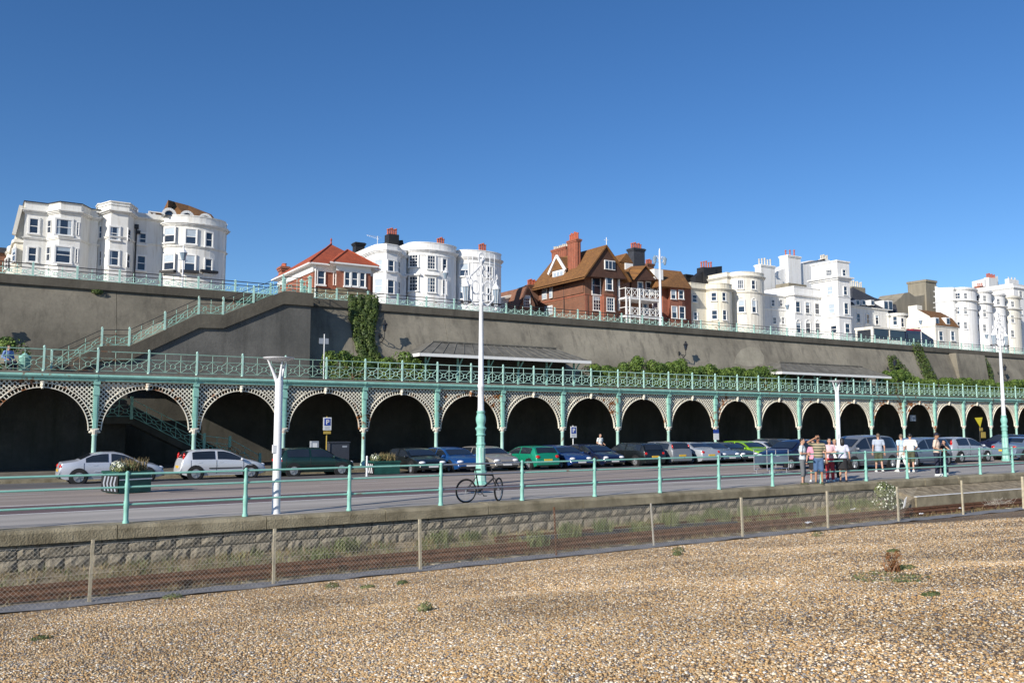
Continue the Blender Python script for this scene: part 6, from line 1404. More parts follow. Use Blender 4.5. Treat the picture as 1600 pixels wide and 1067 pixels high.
    if rack:
        MB().box(-.22*L, .08*L, -W*.36, -W*.33, 1.50*Hs, 1.53*Hs).box(-.22*L, .08*L, W*.33, W*.36, 1.50*Hs, 1.53*Hs).build('roof_rails', 'tyre', t)
    return t
CP = dict(silver=(.50, .53, .60), white=(.62, .64, .68), dgreen=(.008, .035, .030), black=(.010, .014, .016), blue=(.012, .075, .25), beige=(.30, .28, .25), green=(.008, .26, .15),
          navy=(.008, .014, .05), mblue=(.012, .045, .18), grey=(.20, .215, .235), lgrey=(.40, .43, .47), bluegrey=(.16, .21, .28), lime=(.26, .52, .01), dgrey=(.05, .055, .06), champ=(.36, .36, .37))
CM = {k: paint('car_paint_'+k, v) for k, v in CP.items()}
def side_car(px, Y, *a, **k):
    p = AY(px, 735, Y); return car(a[0], a[1], a[2], a[3], CM[a[4]], (p.x, Y, zroad(Y)), a[5], a[6], **k)
side_car(173, 41.3, 'saloon', 4.15, 1.70, .93, 'silver', 0, 'silver saloon behind the planter with dry flowers, nearest the left edge', doors=4)
side_car(344, 41.6, 'hatch', 3.85, 1.68, .95, 'white', 0, 'silver-white hatchback with high red tail lamps, side on, left of the plain white lamp', tail='high', black_trim=True)
side_car(489, 41.6, 'estate', 3.75, 1.68, .95, 'dgreen', 0, 'dark green estate car, side on, just right of the plain white lamp', black_trim=True)
DN, UP_ = R(-90), R(90)
for px, Y, kind, L, W, Hs, col, rz, lab, kw in (
    (650, 42.2, 'hatch', 3.8, 1.68, .98, 'black', DN, 'black hatchback facing the road behind the second planter', {}),
    (707, 42.0, 'hatch', 3.8, 1.64, .98, 'blue', DN, 'bright blue hatchback facing the road, left of the ornate lamp base', {}),
    (762, 42.1, 'hatch', 3.9, 1.66, 1.0, 'beige', DN, 'beige-grey hatchback facing the road directly behind the ornate lamp base', {}),
    (826, 41.9, 'hatch', 3.7, 1.64, 1.0, 'green', UP_, 'emerald green hatchback showing its rear and yellow plate', {}),
    (877, 42.0, 'hatch', 3.8, 1.66, .98, 'mblue', DN, 'mid blue small car facing the road right of the emerald green hatchback', {}),
    (928, 42.1, 'hatch', 3.8, 1.66, 1.0, 'navy', DN, 'dark navy hatchback facing the road, below the man in the arch', {}),
    (987, 41.9, 'estate', 4.1, 1.74, 1.05, 'black', UP_, 'black estate car showing its rear with bright red lamps', {}),
    (1030, 42.0, 'estate', 4.0, 1.72, 1.04, 'grey', UP_, 'mid grey hatchback showing its rear, right of the black estate', dict(tail='high')),
    (1074, 42.0, 'saloon', 4.1, 1.72, 1.0, 'lgrey', UP_, 'light silver coupe showing its rear between grey hatchback and blue-grey car', {}),
    (1106, 42.2, 'saloon', 4.1, 1.70, .98, 'bluegrey', DN, 'blue-grey saloon facing the road left of the dark car', {}),
    (1136, 42.2, 'hatch', 4.0, 1.70, .95, 'dgrey', DN, 'very dark grey car facing the road beside the lime green car', {}),
    (1167, 42.0, 'hatch', 3.7, 1.64, 1.0, 'lime', DN, 'lime green small car facing the road', {}),
    (1197, 43.2, 'hatch', 3.8, 1.66, .98, 'white', DN, 'white small car facing the road just right of the lime green car', {}),
    (1222, 42.4, 'estate', 4.1, 1.72, 1.08, 'dgrey', DN, 'dark grey car in the far row between the white car and the people', {}),
    (1290, 42.6, 'hatch', 4.0, 1.70, 1.0, 'dgreen', DN, 'dark car in the far row hidden behind the standing people', {}),
    (1570, 42.2, 'estate', 4.1, 1.74, 1.15, 'navy', UP_, 'dark navy car with red lamp in the far row near the right edge', {})):
    Y -= 1.5; p = AY(px, 728, Y); f_ = .90 if px < 1000 else .94
    car(kind, L*1.05, W*1.06, Hs*f_, CM[col], (p.x, Y, zroad(Y)), rz, lab, **kw)
for px, py, kind, L, W, Hs, col, rz, lab, kw in (
    (1262, 733, 'hatch', 3.9, 1.66, 1.0, 'navy', R(180), 'dark blue hatchback behind the crowd barriers and the people on the left', {}),
    (1366, 733, 'mpv', 4.5, 1.8, .95, 'grey', R(180), 'large grey people carrier facing left behind the man in olive shorts', {}),
    (1456, 728, 'mpv', 4.3, 1.72, .86, 'bluegrey', R(180), 'blue-grey people carrier behind the man in the dark cap', {}),
    (1524, 722, 'hatch', 4.2, 1.72, 1.0, 'lgrey', 0, 'silver hatchback with red rear lamp and yellow plate beside the right-hand ornate lamp', dict(tail='high')),
    (1622, 719, 'saloon', 4.4, 1.74, .98, 'bluegrey', 0, 'silver-blue saloon cut by the right edge of the photo', {})):
    p = AR(px, py); car(kind, L, W, Hs, CM[col], (p.x, p.y+W/2, zroad(p.y)), rz, lab, **kw)

# ================================================================== BICYCLE
bl, br_ = AY(728, 788, 21.62), AY(779, 785.5, 21.62)
wb = (br_-bl).length; t = thing('bicycle', 'black mountain bicycle leaning against the railing beside the ornate lamp', 'bicycle', (bl.x, 21.62, 0), 0); r = .335
for x, ang in ((0, 0), (wb, R(38))):
    ax = Vector((math.cos(ang), math.sin(ang), 0)); wmb = MB().ring((x, 0, r), r-.02, .027, 36, 6, tuple(ax), (0, 0, 1)); wh = wmb.build('tyre', 'tyre', t, smooth='all')
    sp = MB().ring((x, 0, r), r-.045, .010, 30, 5, tuple(ax), (0, 0, 1)).ell((x, 0, r), (.03, .03, .03), 8, 5)
    for k in range(16):
        a = 2*math.pi*k/16; sp.tube((x, 0, r), tuple(Vector((x, 0, r))+ax*(r-.045)*math.cos(a)+Vector((0, 0, 1))*(r-.045)*math.sin(a)), .0022, n=3)
    sp.build('rim_and_spokes', 'rim', wh)
bb = (.43, 0, .30); st = (.33, 0, .78); hd = (wb-.22, 0, .80); hl = (wb-.17, 0, .66)
MB().tube(bb, st, .022).tube(st, (hd[0], 0, hd[2]-.05), .022).tube(bb, hl, .027).tube((0, .05, r), bb, .012).tube((0, -.05, r), bb, .012).tube((0, .05, r), (st[0]-.01, 0, .70), .010).tube((0, -.05, r), (st[0]-.01, 0, .70), .010).tube(hd, hl, .024).build('frame', 'iron', t, smooth=True)
fk = MB()
for s in (-1, 1): fk.tube((hl[0], s*.05, hl[2]), (wb+s*-.03, s*.06, r), .015)
fk.build('fork', 'iron', t)
MB().tube(st, (st[0]-.02, 0, .90), .013).box(st[0]-.16, st[0]+.12, -.06, .06, .90, .94).build('saddle', 'tyre', t)
MB().tube(hd, (hd[0]-.03, 0, .98), .014).tube((hd[0]-.05, -.28, 1.0), (hd[0]-.05, .28, 1.0), .013).ell((hd[0]-.05, -.28, 1.0), (.02, .06, .02)).ell((hd[0]-.05, .28, 1.0), (.02, .06, .02)).build('handlebar', 'iron', t)
MB().ring((bb[0], -.06, bb[2]), .085, .008, 18, 4).tube((bb[0], -.07, bb[2]), (bb[0]+.12, -.09, bb[2]-.12), .010).tube((bb[0], .07, bb[2]), (bb[0]-.12, .09, bb[2]+.12), .010).cbox(bb[0]+.12, -.13, bb[2]-.12, .09, .08, .02).cbox(bb[0]-.12, .13, bb[2]+.12, .09, .08, .02).tube((bb[0], -.06, bb[2]+.085), (0, -.06, r+.04), .004, n=4).tube((bb[0], -.06, bb[2]-.085), (0, -.06, r-.04), .004, n=4).build('crankset', 'iron', t)

# ================================================================== BEACH FENCE, RAILWAY, PLATFORM
YF = 18.2
fence = thing('beach_fence', 'low chain-link fence on timber and metal posts along the top of the shingle', 'fence', (2, YF, -1.1)); fo = fence.location.copy()
posts = [(140, 843, 941, 'wood'), (427, 826, 916, 'wood'), (656, 811, 894, 'wood'), (868, 792, 867, 'rust'), (1020, 786, 849, 'wire'), (1160, 777, 836, 'wood'), (1294, 767, 826, 'wood'), (1404, 760, 812, 'wood'), (1505, 750, 801, 'wood')]
tops = []
for px, y0, y1, m_ in posts:
    b = AY(px, y1, YF); tt = AY(px, y0, YF); tops.append((b.x, tt.z)); w_ = .028 if m_ == 'wood' else .018
    MB().obox((b.x, YF, (tt.z-1.25)/2), (w_, 0, 0), (0, w_, 0), (random.uniform(-.03, .01), random.uniform(-.03, .03), (tt.z+1.25)/2)).build('fence_post', m_, fence, fo)
for x in (-3.5, tops[-1][0]+4.2): MB().box(x-.045, x+.045, YF-.045, YF+.045, -1.25, tops[-1][1]).build('fence_post', 'wood', fence, fo)
wires = MB(); sp = .088; xa, xb = -3.5, tops[7][0]
ztop = lambda x: float(np.interp(x, [-4]+[a for a, _ in tops], [.02]+[b for _, b in tops]))-.05-.03*abs(math.sin(x*.65))
z0 = -1.09; x = xa-1.3
while x < xb:
    for s in (1, -1):
        a, b = (x, x+1.12) if s > 0 else (x+1.12, x)
        za, zb_ = z0, ztop((a+b)/2)
        wires.tube((a, YF-.05+.004*s, za), (a+(b-a)*(zb_-za)/1.12, YF-.05+.02*math.sin(x), zb_), .0021, n=3, cap=False)
    x += sp
for zz in (0, -.55):
    N = 60
    for i in range(N):
        a = xa+(xb-xa)*i/N; b = xa+(xb-xa)*(i+1)/N; wires.tube((a, YF-.05, (ztop(a) if zz == 0 else zz)), (b, YF-.05, (ztop(b) if zz == 0 else zz)), .003, n=3, cap=False)
wires.build('chain_link', 'wire', fence, fo, fix=False)
# main track
def railbar(mb, x0, x1, Y, z=-1.0, dy=0):
    mb.add([(x0, Y-.03, z+.12), (x1, Y-.03+dy, z+.12), (x1, Y+.03+dy, z+.12), (x0, Y+.03, z+.12), (x0, Y-.03, z+.09), (x1, Y-.03+dy, z+.09), (x0, Y-.008, z+.08), (x1, Y-.008+dy, z+.08), (x0, Y-.01, z+.03), (x1, Y-.01+dy, z+.03), (x0, Y-.06, z), (x1, Y-.06+dy, z), (x0, Y+.06, z), (x1, Y+.06+dy, z)],
           [(0, 1, 2, 3), (0, 4, 5, 1), (4, 6, 7, 5), (6, 8, 9, 7), (8, 10, 11, 9), (3, 2, 13, 12)]); return mb
yn, yf_ = AZ(156, 917.5, -.96).y, AZ(156, 907, -.96).y
t = thing('railway_track', 'narrow rusty railway track on timber sleepers between the fence and the sea wall', 'railway track', (0, yn, -1.12)); o = t.location.copy()
print('track Y', yn, yf_)
for Y in (yn, yf_): railbar(MB(), -30, 140, Y, -1.08).build('rail', 'rust', t, o)
sl = MB(); x = -12
while x < 90:
    sl.box(x-.10, x+.10, yn-.35+random.uniform(-.05, .05), yf_+.3, -1.16, -1.112+random.uniform(-.02, .01)); x += .75
sl = sl.build('sleepers', 'wood', t, o)
MB().box(-30, 140, yf_+.03, yf_+.10, -1.12, -.93).build('check_rail', 'rust', t, o)
# siding by the wall
a = AZ(735, 836, -.95); b = AZ(1182, 797, -.95)
t = thing('siding_rails', 'rusty siding rail in the weeds below the sea wall, with crossing rails', 'rails', (a.x, a.y, -1.05)); o = t.location.copy(); print('siding', a, b)
ys_ = min(20.45, (a.y+b.y)/2)
MB().box(a.x, b.x, ys_, ys_+.10, -1.12, -.84).build('rail', 'rust', t, o)
for px, py in ((805, 837), (925, 829), (1010, 820)):
    p = AZ(px, py, -1.0); MB().bar((p.x-.5, ys_-.05, -.93), (p.x+2.6, yf_+.25, -.97), .08, .13).build('crossing_rail', 'dgrey', t, o)
# platform
pa_, pb_ = AY(1432, 780, 19.9), AY(1432, 776.5, 19.9); t = thing('station_platform', 'low concrete platform with white edge line beside the track on the right', 'platform', (pa_.x, 20.3, -1.1)); o = t.location.copy()
MB().box(pa_.x, 140, 19.9, 20.96, -1.3, pb_.z).build('platform_body', 'coping', t, o); MB().box(pa_.x+.02, 140, 19.89, 20.02, pb_.z+.001, pb_.z+.02).build('white_edge', 'line', t, o)
MB().add([(pa_.x, 20.08, pb_.z+.003), (140, 20.08, pb_.z+.003), (140, 20.965, -.31), (pa_.x, 20.965, -.31), (pa_.x, 20.965, pb_.z)], [(0, 1, 2, 3), (0, 3, 4)]).build('gravel_bank', 'gravel', t, o)
MB().add([(pa_.x-1.6, 19.95, -1.1), (pa_.x, 19.95, pb_.z-.004), (pa_.x, 20.96, pb_.z-.004), (pa_.x-1.6, 20.96, -1.1)], [(0, 1, 2, 3)]).add([(pa_.x-1.6, 19.95, -1.15), (pa_.x, 19.95, -1.15), (pa_.x, 19.95, pb_.z-.004)], [(0, 1, 2)]).build('ramp', 'gravel', t, o)

# ------------------------------------------------------------------ weeds
def weed(x, y, z, h, r_, label, mt='weed', n=160, seed=0, cat='weed', leafn=0, name='weed_clump', group='weeds along the railway'):
    t = thing(name, label, cat, (x, y, z), group=group); blades(MB(), (0, 0, 0), n, h, r_, .010, seed, .35).build('blades', mt, t, fix=False)
    if leafn: leaves(MB(), [((0, 0, h*.45), (r_*.9, r_*.7, h*.5))], leafn, .07, rnd=seed).build('leaves', mt, t, fix=False)
    return t
rr = random.Random(9)
W_ = [(540, 866, .45, .35, 'green weed clump against the stone blocks, second quarter of the wall'), (505, 876, .3, .3, 'low green weed left of the taller clump by the stone blocks'), (686, 848, .45, .35, 'green weed clump right of the third fence post'),
      (735, 842, .35, .3, 'green weed at the left end of the rusty siding rail'), (838, 850, .42, .35, 'green weed left of the rusty fence post'), (890, 842, .5, .35, 'yellow-green weed right of the rusty fence post'), (943, 836, .5, .25, 'upright green weed between rusty and grey fence posts'),
      (1000, 832, .35, .35, 'low weed just left of the grey fence post'), (1047, 826, .6, .3, 'tall weed right of the grey fence post reaching the coping'), (1085, 822, .4, .35, 'green weed at mid siding'), (1125, 818, .55, .35, 'yellow-green weed left of the fourth timber post'), (1168, 812, .5, .4, 'yellow-green weed at the fourth timber post'),
      (1322, 795, .6, .5, 'olive weed left of the white flowering bush'), (1352, 790, .45, .4, 'dry olive weed beside the white flowering bush'), (1110, 800, .5, .3, 'weed growing high against the wall right of centre'), (1235, 806, .4, .5, 'scrubby weed left of the fifth timber post')]
for i, (px, py, h_, r_, lb) in enumerate(W_):
    p = AZ(px, py, -1.02); y = min(p.y, 20.9); weed(AY(px, py, y).x, y, -1.08 if y < 20 else -1.0, h_, r_, lb, 'weed', 170, i, leafn=150)
g = MB()
for _ in range(1700):
    y = rr.uniform(19.95, 21.0) if rr.random() < .8 else rr.uniform(18.5, 19.0); x = rr.uniform(0, 52); z = -1.12+.21*max(0, y-19.9)
    blades(g, (x, y, z), 9, .13+.10*rr.random(), .14, .006, rr.randint(0, 99999), .8)
tag(g.build('dry_grass', 'drygrass', None, None, fix=False), 'sparse dry grass beside the railway track', 'grass', kind='stuff')
g = MB()
for _ in range(750):
    y = rr.uniform(20.0, 21.02); x = rr.uniform(0, 52); z = -1.12+.21*max(0, y-19.9)
    blades(g, (x, y, z), 9, .16+.12*rr.random(), .16, .007, rr.randint(0, 99999), .6)
tag(g.build('green_grass', 'weed', None, None, fix=False), 'scattered green grass at the foot of the sea wall', 'grass', kind='stuff')
p = AZ(1385, 797, -1.05); bx_, by_ = AY(1385, 797, 20.0).x, 20.0
t = thing('flowering_bush', 'bushy green plant covered in small white flowers beside the platform ramp', 'bush', (bx_, by_, -1.08))
es = [((0, 0, .45), (.62, .42, .48)), ((-.15, 0, .85), (.35, .3, .32)), ((.25, 0, .75), (.3, .3, .3)), ((.5, 0, .3), (.3, .3, .3))]
leaves(MB(), es, 1500, .09, rnd=3).build('foliage', 'weed', t, fix=False); leaves(MB(), [(c, (a*1.07, b*1.07, d*1.07)) for c, (a, b, d) in es], 420, .075, rnd=4).build('flowers', 'petal', t, fix=False)
MB().path([(0, 0, 0), (.05, 0, .3), (-.1, 0, .7)], [.03, .02, .01], 5).path([(0, 0, 0), (.2, .05, .3), (.3, 0, .7)], [.03, .02, .01], 5).build('stems', 'twig', t)
# coping weeds
for i, (px, py) in enumerate(((1425, 752), (1470, 748), (1350, 760))):
    q = AY(px, py, 20.93); weed(q.x, 20.93, q.z-.15, .22, .5, ('olive moss and weeds on the coping behind the timber post', 'yellow-green weeds on the coping left of the railing post', 'small weed on the coping by the railing')[i], 'weed', 160, 40+i, leafn=160, group=None) if False else None
def shore(px, py):
    p = AZ(px, py, -1.0)
    for _ in range(12): p = AZ(px, py, zbeach(p.x, p.y))
    return p
p = shore(1395, 893); t = thing('dock_plant', 'rust-red dried dock plant standing in the shingle', 'plant', tuple(p)); blades(MB(), (0, 0, 0), 60, .30, .13, .006, 4, .55).build('stalks', 'redplant', t, fix=False); leaves(MB(), [((0, 0, .13), (.13, .10, .11)), ((.13, 0, .26), (.05, .05, .08)), ((-.1, 0, .24), (.04, .04, .07))], 150, .035, rnd=8).build('seed_heads', 'redplant', t, fix=False)
for i, (px, py, rx, h_, lb) in enumerate(((1375, 903, .55, .07, 'flat patch of green beach weed at the foot of the dock plant'), (1425, 906, .38, .06, 'green weed patch right of the dock plant'), (1396, 862, .16, .05, 'tiny green tuft behind the dock plant'), (1455, 930, .14, .04, 'tiny green tuft on the shingle right of the dock plant'), (1415, 888, .2, .05, 'tiny olive tuft just right of the dock plant'),
      (519, 918, .15, .08, 'small green tuft in the shingle right of the second fence post'), (628, 912, .13, .06, 'small green tuft in the shingle left of the third fence post'), (574, 918, .16, .05, 'small grassy tuft in the shingle between second and third fence posts'), (1060, 862, .18, .10, 'green tuft at the fence foot right of the grey post'), (1058, 867, .14, .07, 'small dark green tuft just below the fence foot tuft'), (1277, 838, .2, .12, 'green tuft by the white litter at the fence foot'), (270, 935, .2, .08, 'green tuft at the fence foot left of the second post'), (665, 954, .12, .10, 'dark weed stub on the open shingle'), (66, 998, .14, .04, 'faint green tuft on the shingle at left'))):
    p = shore(px, py); t = thing('beach_weed', lb, 'weed', (p.x, p.y, p.z-.01), group='small weeds in the shingle'); leaves(MB(), [((0, 0, h_*.5), (rx, rx*.7, h_))], int(700*rx+120), .035, rnd=60+i).build('leaves', 'weed', t, fix=False)
# litter
for i, (px, py, w_, z_, lb) in enumerate(((1265, 821, .28, -1.05, 'white plastic bottle lying by the fence foot'), (1335, 799, .3, -1.0, 'flat white wrapper among the weeds by the track'), (1414, 783, .16, None, 'white paper leaning at the platform ramp'), (1441, 807, .2, -1.05, 'crumpled white bag at the shingle edge'), (1501, 798, .16, -1.04, 'small white litter at the foot of the last timber post'))):
    p = AZ(px, py, z_) if z_ else AY(px, py+4, 19.7); t = thing('litter', lb, 'litter', tuple(p)); rl = random.Random(i)
    mb = grid(-w_/2, w_/2, 7, -w_*.3, w_*.3, 5, lambda x, y: .05+.04*rl.random()+.05*math.cos(x*9)) if i != 2 else MB().obox((0, 0, .05), (.07, 0, .05), (0, .01, 0), (.06, 0, .16))
    mb.build('wrapper', 'signw', t, smooth='all' if i != 2 else False)
p = AZ(1562, 790, -1.05); t = thing('fallen_mesh', 'crumpled grey roll of fallen fence mesh near the right edge', 'fence mesh', tuple(p)); mb = MB(); rl = random.Random(5)
for k in range(60): a = rl.uniform(-.8, .8); mb.tube((a, rl.uniform(-.3, .3), rl.uniform(0, .1)), (a+rl.uniform(-.4, .4), rl.uniform(-.3, .3), rl.uniform(.05, .35)), .004, n=3)
mb.build('wires', 'wire', t)

# ================================================================== PEOPLE
M['skin'] = mat('skin', (.50, .29, .20), .55, .06, 8); M['skin_tan'] = mat('tanned_skin', (.38, .20, .12), .55, .06, 8)
M['hair_black'] = mat('black_hair', (.012, .010, .010), .5, .3, 30); M['hair_brown'] = mat('brown_hair', (.10, .05, .025), .5, .3, 30); M['hair_blond'] = mat('blond_hair', (.42, .29, .14), .5, .25, 30); M['hair_grey'] = mat('short_hair', (.14, .10, .07), .6, .3, 30)
def cloth(name, c): M[name] = mat(name, c, .85, .12, 6, .2, 60); return name
for nme, c in (('cloth_paleblue', (.55, .63, .66)), ('cloth_grey', (.13, .14, .15)), ('cloth_pink', (.66, .28, .38)), ('cloth_denim', (.06, .12, .24)), ('cloth_red', (.50, .05, .06)), ('cloth_lilac', (.55, .56, .68)), ('cloth_black', (.015, .015, .018)),
               ('cloth_olive', (.075, .08, .045)), ('cloth_bluegrey', (.38, .43, .52)), ('cloth_sky', (.48, .60, .70)), ('cloth_white', (.72, .75, .72)), ('cloth_beige', (.66, .52, .42)), ('cloth_navy', (.015, .018, .04)), ('cloth_lightpink', (.72, .48, .52)), ('cloth_bluewash', (.15, .24, .50))): cloth(nme, c)
def stripes():
    m = mat('striped_polo', (.14, .12, .09), .85, .1, 6); n = m.node_tree.nodes; l = m.node_tree.links
    tc = n.new('ShaderNodeTexCoord'); wv = n.new('ShaderNodeTexWave'); wv.bands_direction = 'Z'; wv.inputs['Scale'].default_value = 3.2; wv.inputs['Distortion'].default_value = .3
    l.new(tc.outputs['Object'], wv.inputs[0]); cr = n.new('ShaderNodeValToRGB'); cr.color_ramp.elements[0].position = .55; cr.color_ramp.elements[1].position = .7
    cr.color_ramp.elements[0].color = (.10, .11, .075, 1); cr.color_ramp.elements[1].color = (.42, .34, .22, 1); l.new(wv.outputs['Fac'], cr.inputs[0]); l.new(cr.outputs[0], n['Principled BSDF'].inputs['Base Color']); return m
M['cloth_stripes'] = stripes()
def solid(mb, p, q, r1, r2, n=10):
    mb.tube(p, q, r1, r2, n); mb.ell(p, (r1*.99,)*3, n, 6); mb.ell(q, (r2*.99,)*3, n, 6); return mb
def remesh(mb, name, m, parent, vox=.016, extra=None):
    me = bpy.data.meshes.new('tmp'); me.from_pydata([Vector(v) for v in mb.v], [], mb.f)
    ob = bpy.data.objects.new('tmp', me); C.objects.link(ob)
    rm = ob.modifiers.new('r', 'REMESH'); rm.mode = 'VOXEL'; rm.voxel_size = vox; rm.use_smooth_shade = True
    sm = ob.modifiers.new('s', 'SMOOTH'); sm.iterations = 3; sm.factor = .5
    dg = bpy.context.evaluated_depsgraph_get(); dg.update(); m2 = bpy.data.meshes.new_from_object(ob.evaluated_get(dg)); bpy.data.objects.remove(ob)
    if extra is not None:
        o = len(m2.vertices); vs = [v.co[:] for v in m2.vertices]+extra.v; fs = [tuple(p.vertices) for p in m2.polygons]+[tuple(i+o for i in f) for f in extra.f]
        m3 = bpy.data.meshes.new(name); m3.from_pydata(vs, [], fs); m2 = m3
    m2.name = name; m2.polygons.foreach_set('use_smooth', [True]*len(m2.polygons)); m2.materials.clear(); m2.materials.append(M[m])
    r_ = bpy.data.objects.new(name, m2); C.objects.link(r_); r_.parent = parent; return r_
ARMS = {'down': ((.25, .03, 1.14), (.27, -.04, .88)), 'crossed': ((.27, .0, 1.16), (-.05, -.20, 1.17)), 'crossed2': ((.27, .0, 1.16), (.03, -.22, 1.12)), 'shade': ((.36, -.12, 1.50), (.10, -.20, 1.66)),
        'bent': ((.27, .04, 1.15), (.20, -.20, 1.05)), 'hip': ((.34, .05, 1.16), (.18, .02, .98)), 'face': ((.30, -.12, 1.25), (.08, -.18, 1.48)), 'swing': ((.25, .10, 1.15), (.27, .10, .90)), 'lean': ((.30, -.15, 1.2), (.15, -.30, 1.10))}
def person(loc, rz, H, label, top, bottom, low='trousers', hair='hair_brown', hairlen='short', arms=('down', 'down'), skin='skin', stride=.0, sleeve=.6, shoes='cloth_white', female=False, cap=None, bag=None, seated=False, cutoff=None):
    t = thing('person', label, 'person', loc, rz); k = H/1.75; t.scale = (k, k, k)
    sw = .165 if female else .195; hipw = .155 if female else .15
    A = []
    for s, a in zip((-1, 1), arms):
        e, w_ = ARMS[a]; A.append((Vector((s*sw, 0, 1.41)), Vector((s*e[0], e[1], e[2])), Vector((s*w_[0], w_[1], w_[2]))))
    L = []
    for s in (-1, 1):
        d = s*stride
        if seated: L.append((Vector((s*.09, 0, .50)), Vector((s*.11, -.42, .50)), Vector((s*.11, -.44, .09))))
        else: L.append((Vector((s*.085, 0, .90)), Vector((s*.10, -.5*d-.02, .50)), Vector((s*.11, -d+(.10 if d < 0 else 0), .09+(.05 if d < 0 else 0)))))
    dz = -.40 if seated else 0
    up = lambda v: Vector((v.x, v.y, v.z+dz))
    A = [tuple(up(v) for v in a) for a in A]
    b = MB()
    b.ell((0, 0, .93+dz), (hipw, .11, .13), 14, 8).ell((0, 0, 1.09+dz), (.125 if female else .14, .095, .17), 14, 8).ell((0, -.005, 1.28+dz), (.145 if female else .17, .115, .18), 14, 8)
    solid(b, (-sw+.02, 0, 1.41+dz), (sw-.02, 0, 1.41+dz), .062, .062); solid(b, (0, .01, 1.40+dz), (0, -.005, 1.54+dz), .058, .052)
    hc = Vector((0, -.015, 1.635+dz)); b.ell(hc, (.074, .092, .108), 14, 10).ell(hc+Vector((0, -.03, -.055)), (.055, .062, .058), 12, 8).ell(hc+Vector((0, -.098, -.012)), (.014, .020, .022), 8, 6)
    for s in (-1, 1): b.ell(hc+Vector((s*.076, .01, -.01)), (.012, .022, .032), 8, 6)
    fing = MB()
    for sh, e, w_ in A:
        solid(b, sh, e, .048, .038); solid(b, e, w_, .038, .026); d = (w_-e).normalized(); h_ = w_+d*.055; b.ell(h_, (.038, .032, .045), 10, 7); sd = d.cross(Vector((0, 1, 0)));
        if sd.length < .1: sd = Vector((1, 0, 0))
        sd.normalize(); nn = sd.cross(d)
        for i in range(4):
            o = w_+d*.085+sd*(-.027+.018*i); m_ = o+d*(.036+.008*(i in (1, 2))); q = m_+d*.022+nn*.014; fing.tube(o, m_, .0085, .008, 6).tube(m_, q, .008, .006, 6)
        o = w_+d*.03+sd*.034; fing.tube(o, o+d*.035+sd*.022, .010, .009, 6).tube(o+d*.035+sd*.022, o+d*.062+sd*.022, .009, .007, 6)
    for hp, kn, an in L:
        solid(b, hp, kn, .082, .054); solid(b, kn, an, .052, .036); b.ell(kn.lerp(an, .3)+Vector((0, .018, 0)), (.05, .05, .11), 10, 7)
        solid(b, an+Vector((0, .03, -.045)), an+Vector((0, -.13, -.055)), .038, .030)
    remesh(b, 'body', skin, t, .017, fing)
    f = MB()
    for s in (-1, 1): f.ell(hc+Vector((s*.030, -.082, .012)), (.012, .009, .007), 8, 5).cbox(hc.x+s*.030, hc.y-.088, hc.z+.030, .030, .008, .007)
    f.build('eyes', 'hair_black', t); MB().ell(hc+Vector((0, -.088, -.058)), (.024, .008, .007), 8, 5).build('mouth', 'cloth_red', t)
    # top
    c = MB(); c.ell((0, 0, 1.09+dz), (.15 if female else .165, .118, .20), 14, 8).ell((0, -.005, 1.28+dz), (.168 if female else .195, .138, .19), 14, 8).ell((0, 0, .99+dz), (hipw+.022, .13, .14), 14, 8)
    solid(c, (-sw+.01, 0, 1.41+dz), (sw-.01, 0, 1.41+dz), .076, .076)
    for sh, e, w_ in A: solid(c, sh, sh.lerp(e, sleeve) if sleeve <= 1 else e, .066, .062); sleeve > 1 and solid(c, e, e.lerp(w_, sleeve-1), .056, .048)
    remesh(c, 'shirt', top, t, .018)
    # bottom
    c = MB(); c.ell((0, 0, .90+dz), (hipw+.018, .128, .12), 14, 8)
    if low == 'skirt': c.lathe([(.155, .95+dz), (.185, .80+dz), (.20, .62+dz), (.21, .52+dz)], n=14)
    for hp, kn, an in L:
        if low == 'trousers': solid(c, hp, kn, .098, .078); solid(c, kn, an+Vector((0, 0, .03)), .078, .068)
        elif low == 'shorts': solid(c, hp, kn+(kn-hp)*-.02, .100, .090)
        elif low == 'cropped': solid(c, hp, kn, .098, .080); solid(c, kn, kn.lerp(an, .35), .080, .078)
    remesh(c, {'skirt': 'skirt', 'shorts': 'shorts'}.get(low, 'trousers'), bottom, t, .018)
    for hp, kn, an in L: c = MB(); solid(c, an+Vector((0, .03, -.045)), an+Vector((0, -.15, -.055)), .048, .040); c.box(an.x-.045, an.x+.045, an.y-.19, an.y+.08, an.z-.09, an.z-.07); c.build('shoe', shoes, t, smooth=True)
    # hair
    c = MB(); c.ell(hc+Vector((0, .016, .026)), (.083, .090, .098), 14, 9)
    if hairlen == 'long': c.ell(hc+Vector((0, .055, -.07)), (.085, .06, .15), 12, 8); c.ell(hc+Vector((0, .05, -.17)), (.075, .05, .10), 12, 8)
    elif hairlen == 'bob': c.ell(hc+Vector((0, .04, -.04)), (.095, .075, .10), 12, 8)
    for v in range(len(c.v)):
        x, y, z = c.v[v]
        if y < hc.y-.045 and z < hc.z+.045: c.v[v] = (x, hc.y-.02, z)
    c.build('hair', hair, t, smooth='all')
    if cap: MB().lathe([(.090, .02), (.092, .06), (.075, .10), (.02, .125)], tuple(hc+Vector((0, .0, .0))), 14).cbox(hc.x, hc.y-.12, hc.z+.035, .13, .10, .012).build('cap', cap, t, smooth=True)
    if bag: MB().ell((-.24, .0, .80), (.06, .13, .14), 10, 7).tube((-.2, 0, .9), (.12, 0, 1.45), .012, n=5).build('bag', bag, t, smooth=True)
    return t
def P_(px, py, ptop, rz, label, *a, **k):
    p = AZ(px, py, 0); q = AY(px, ptop, p.y); H = q.z/1.0; person((p.x, p.y, 0), rz, min(1.86, max(1.5, H)), label, *a, **k)
toward = lambda d: R(d)
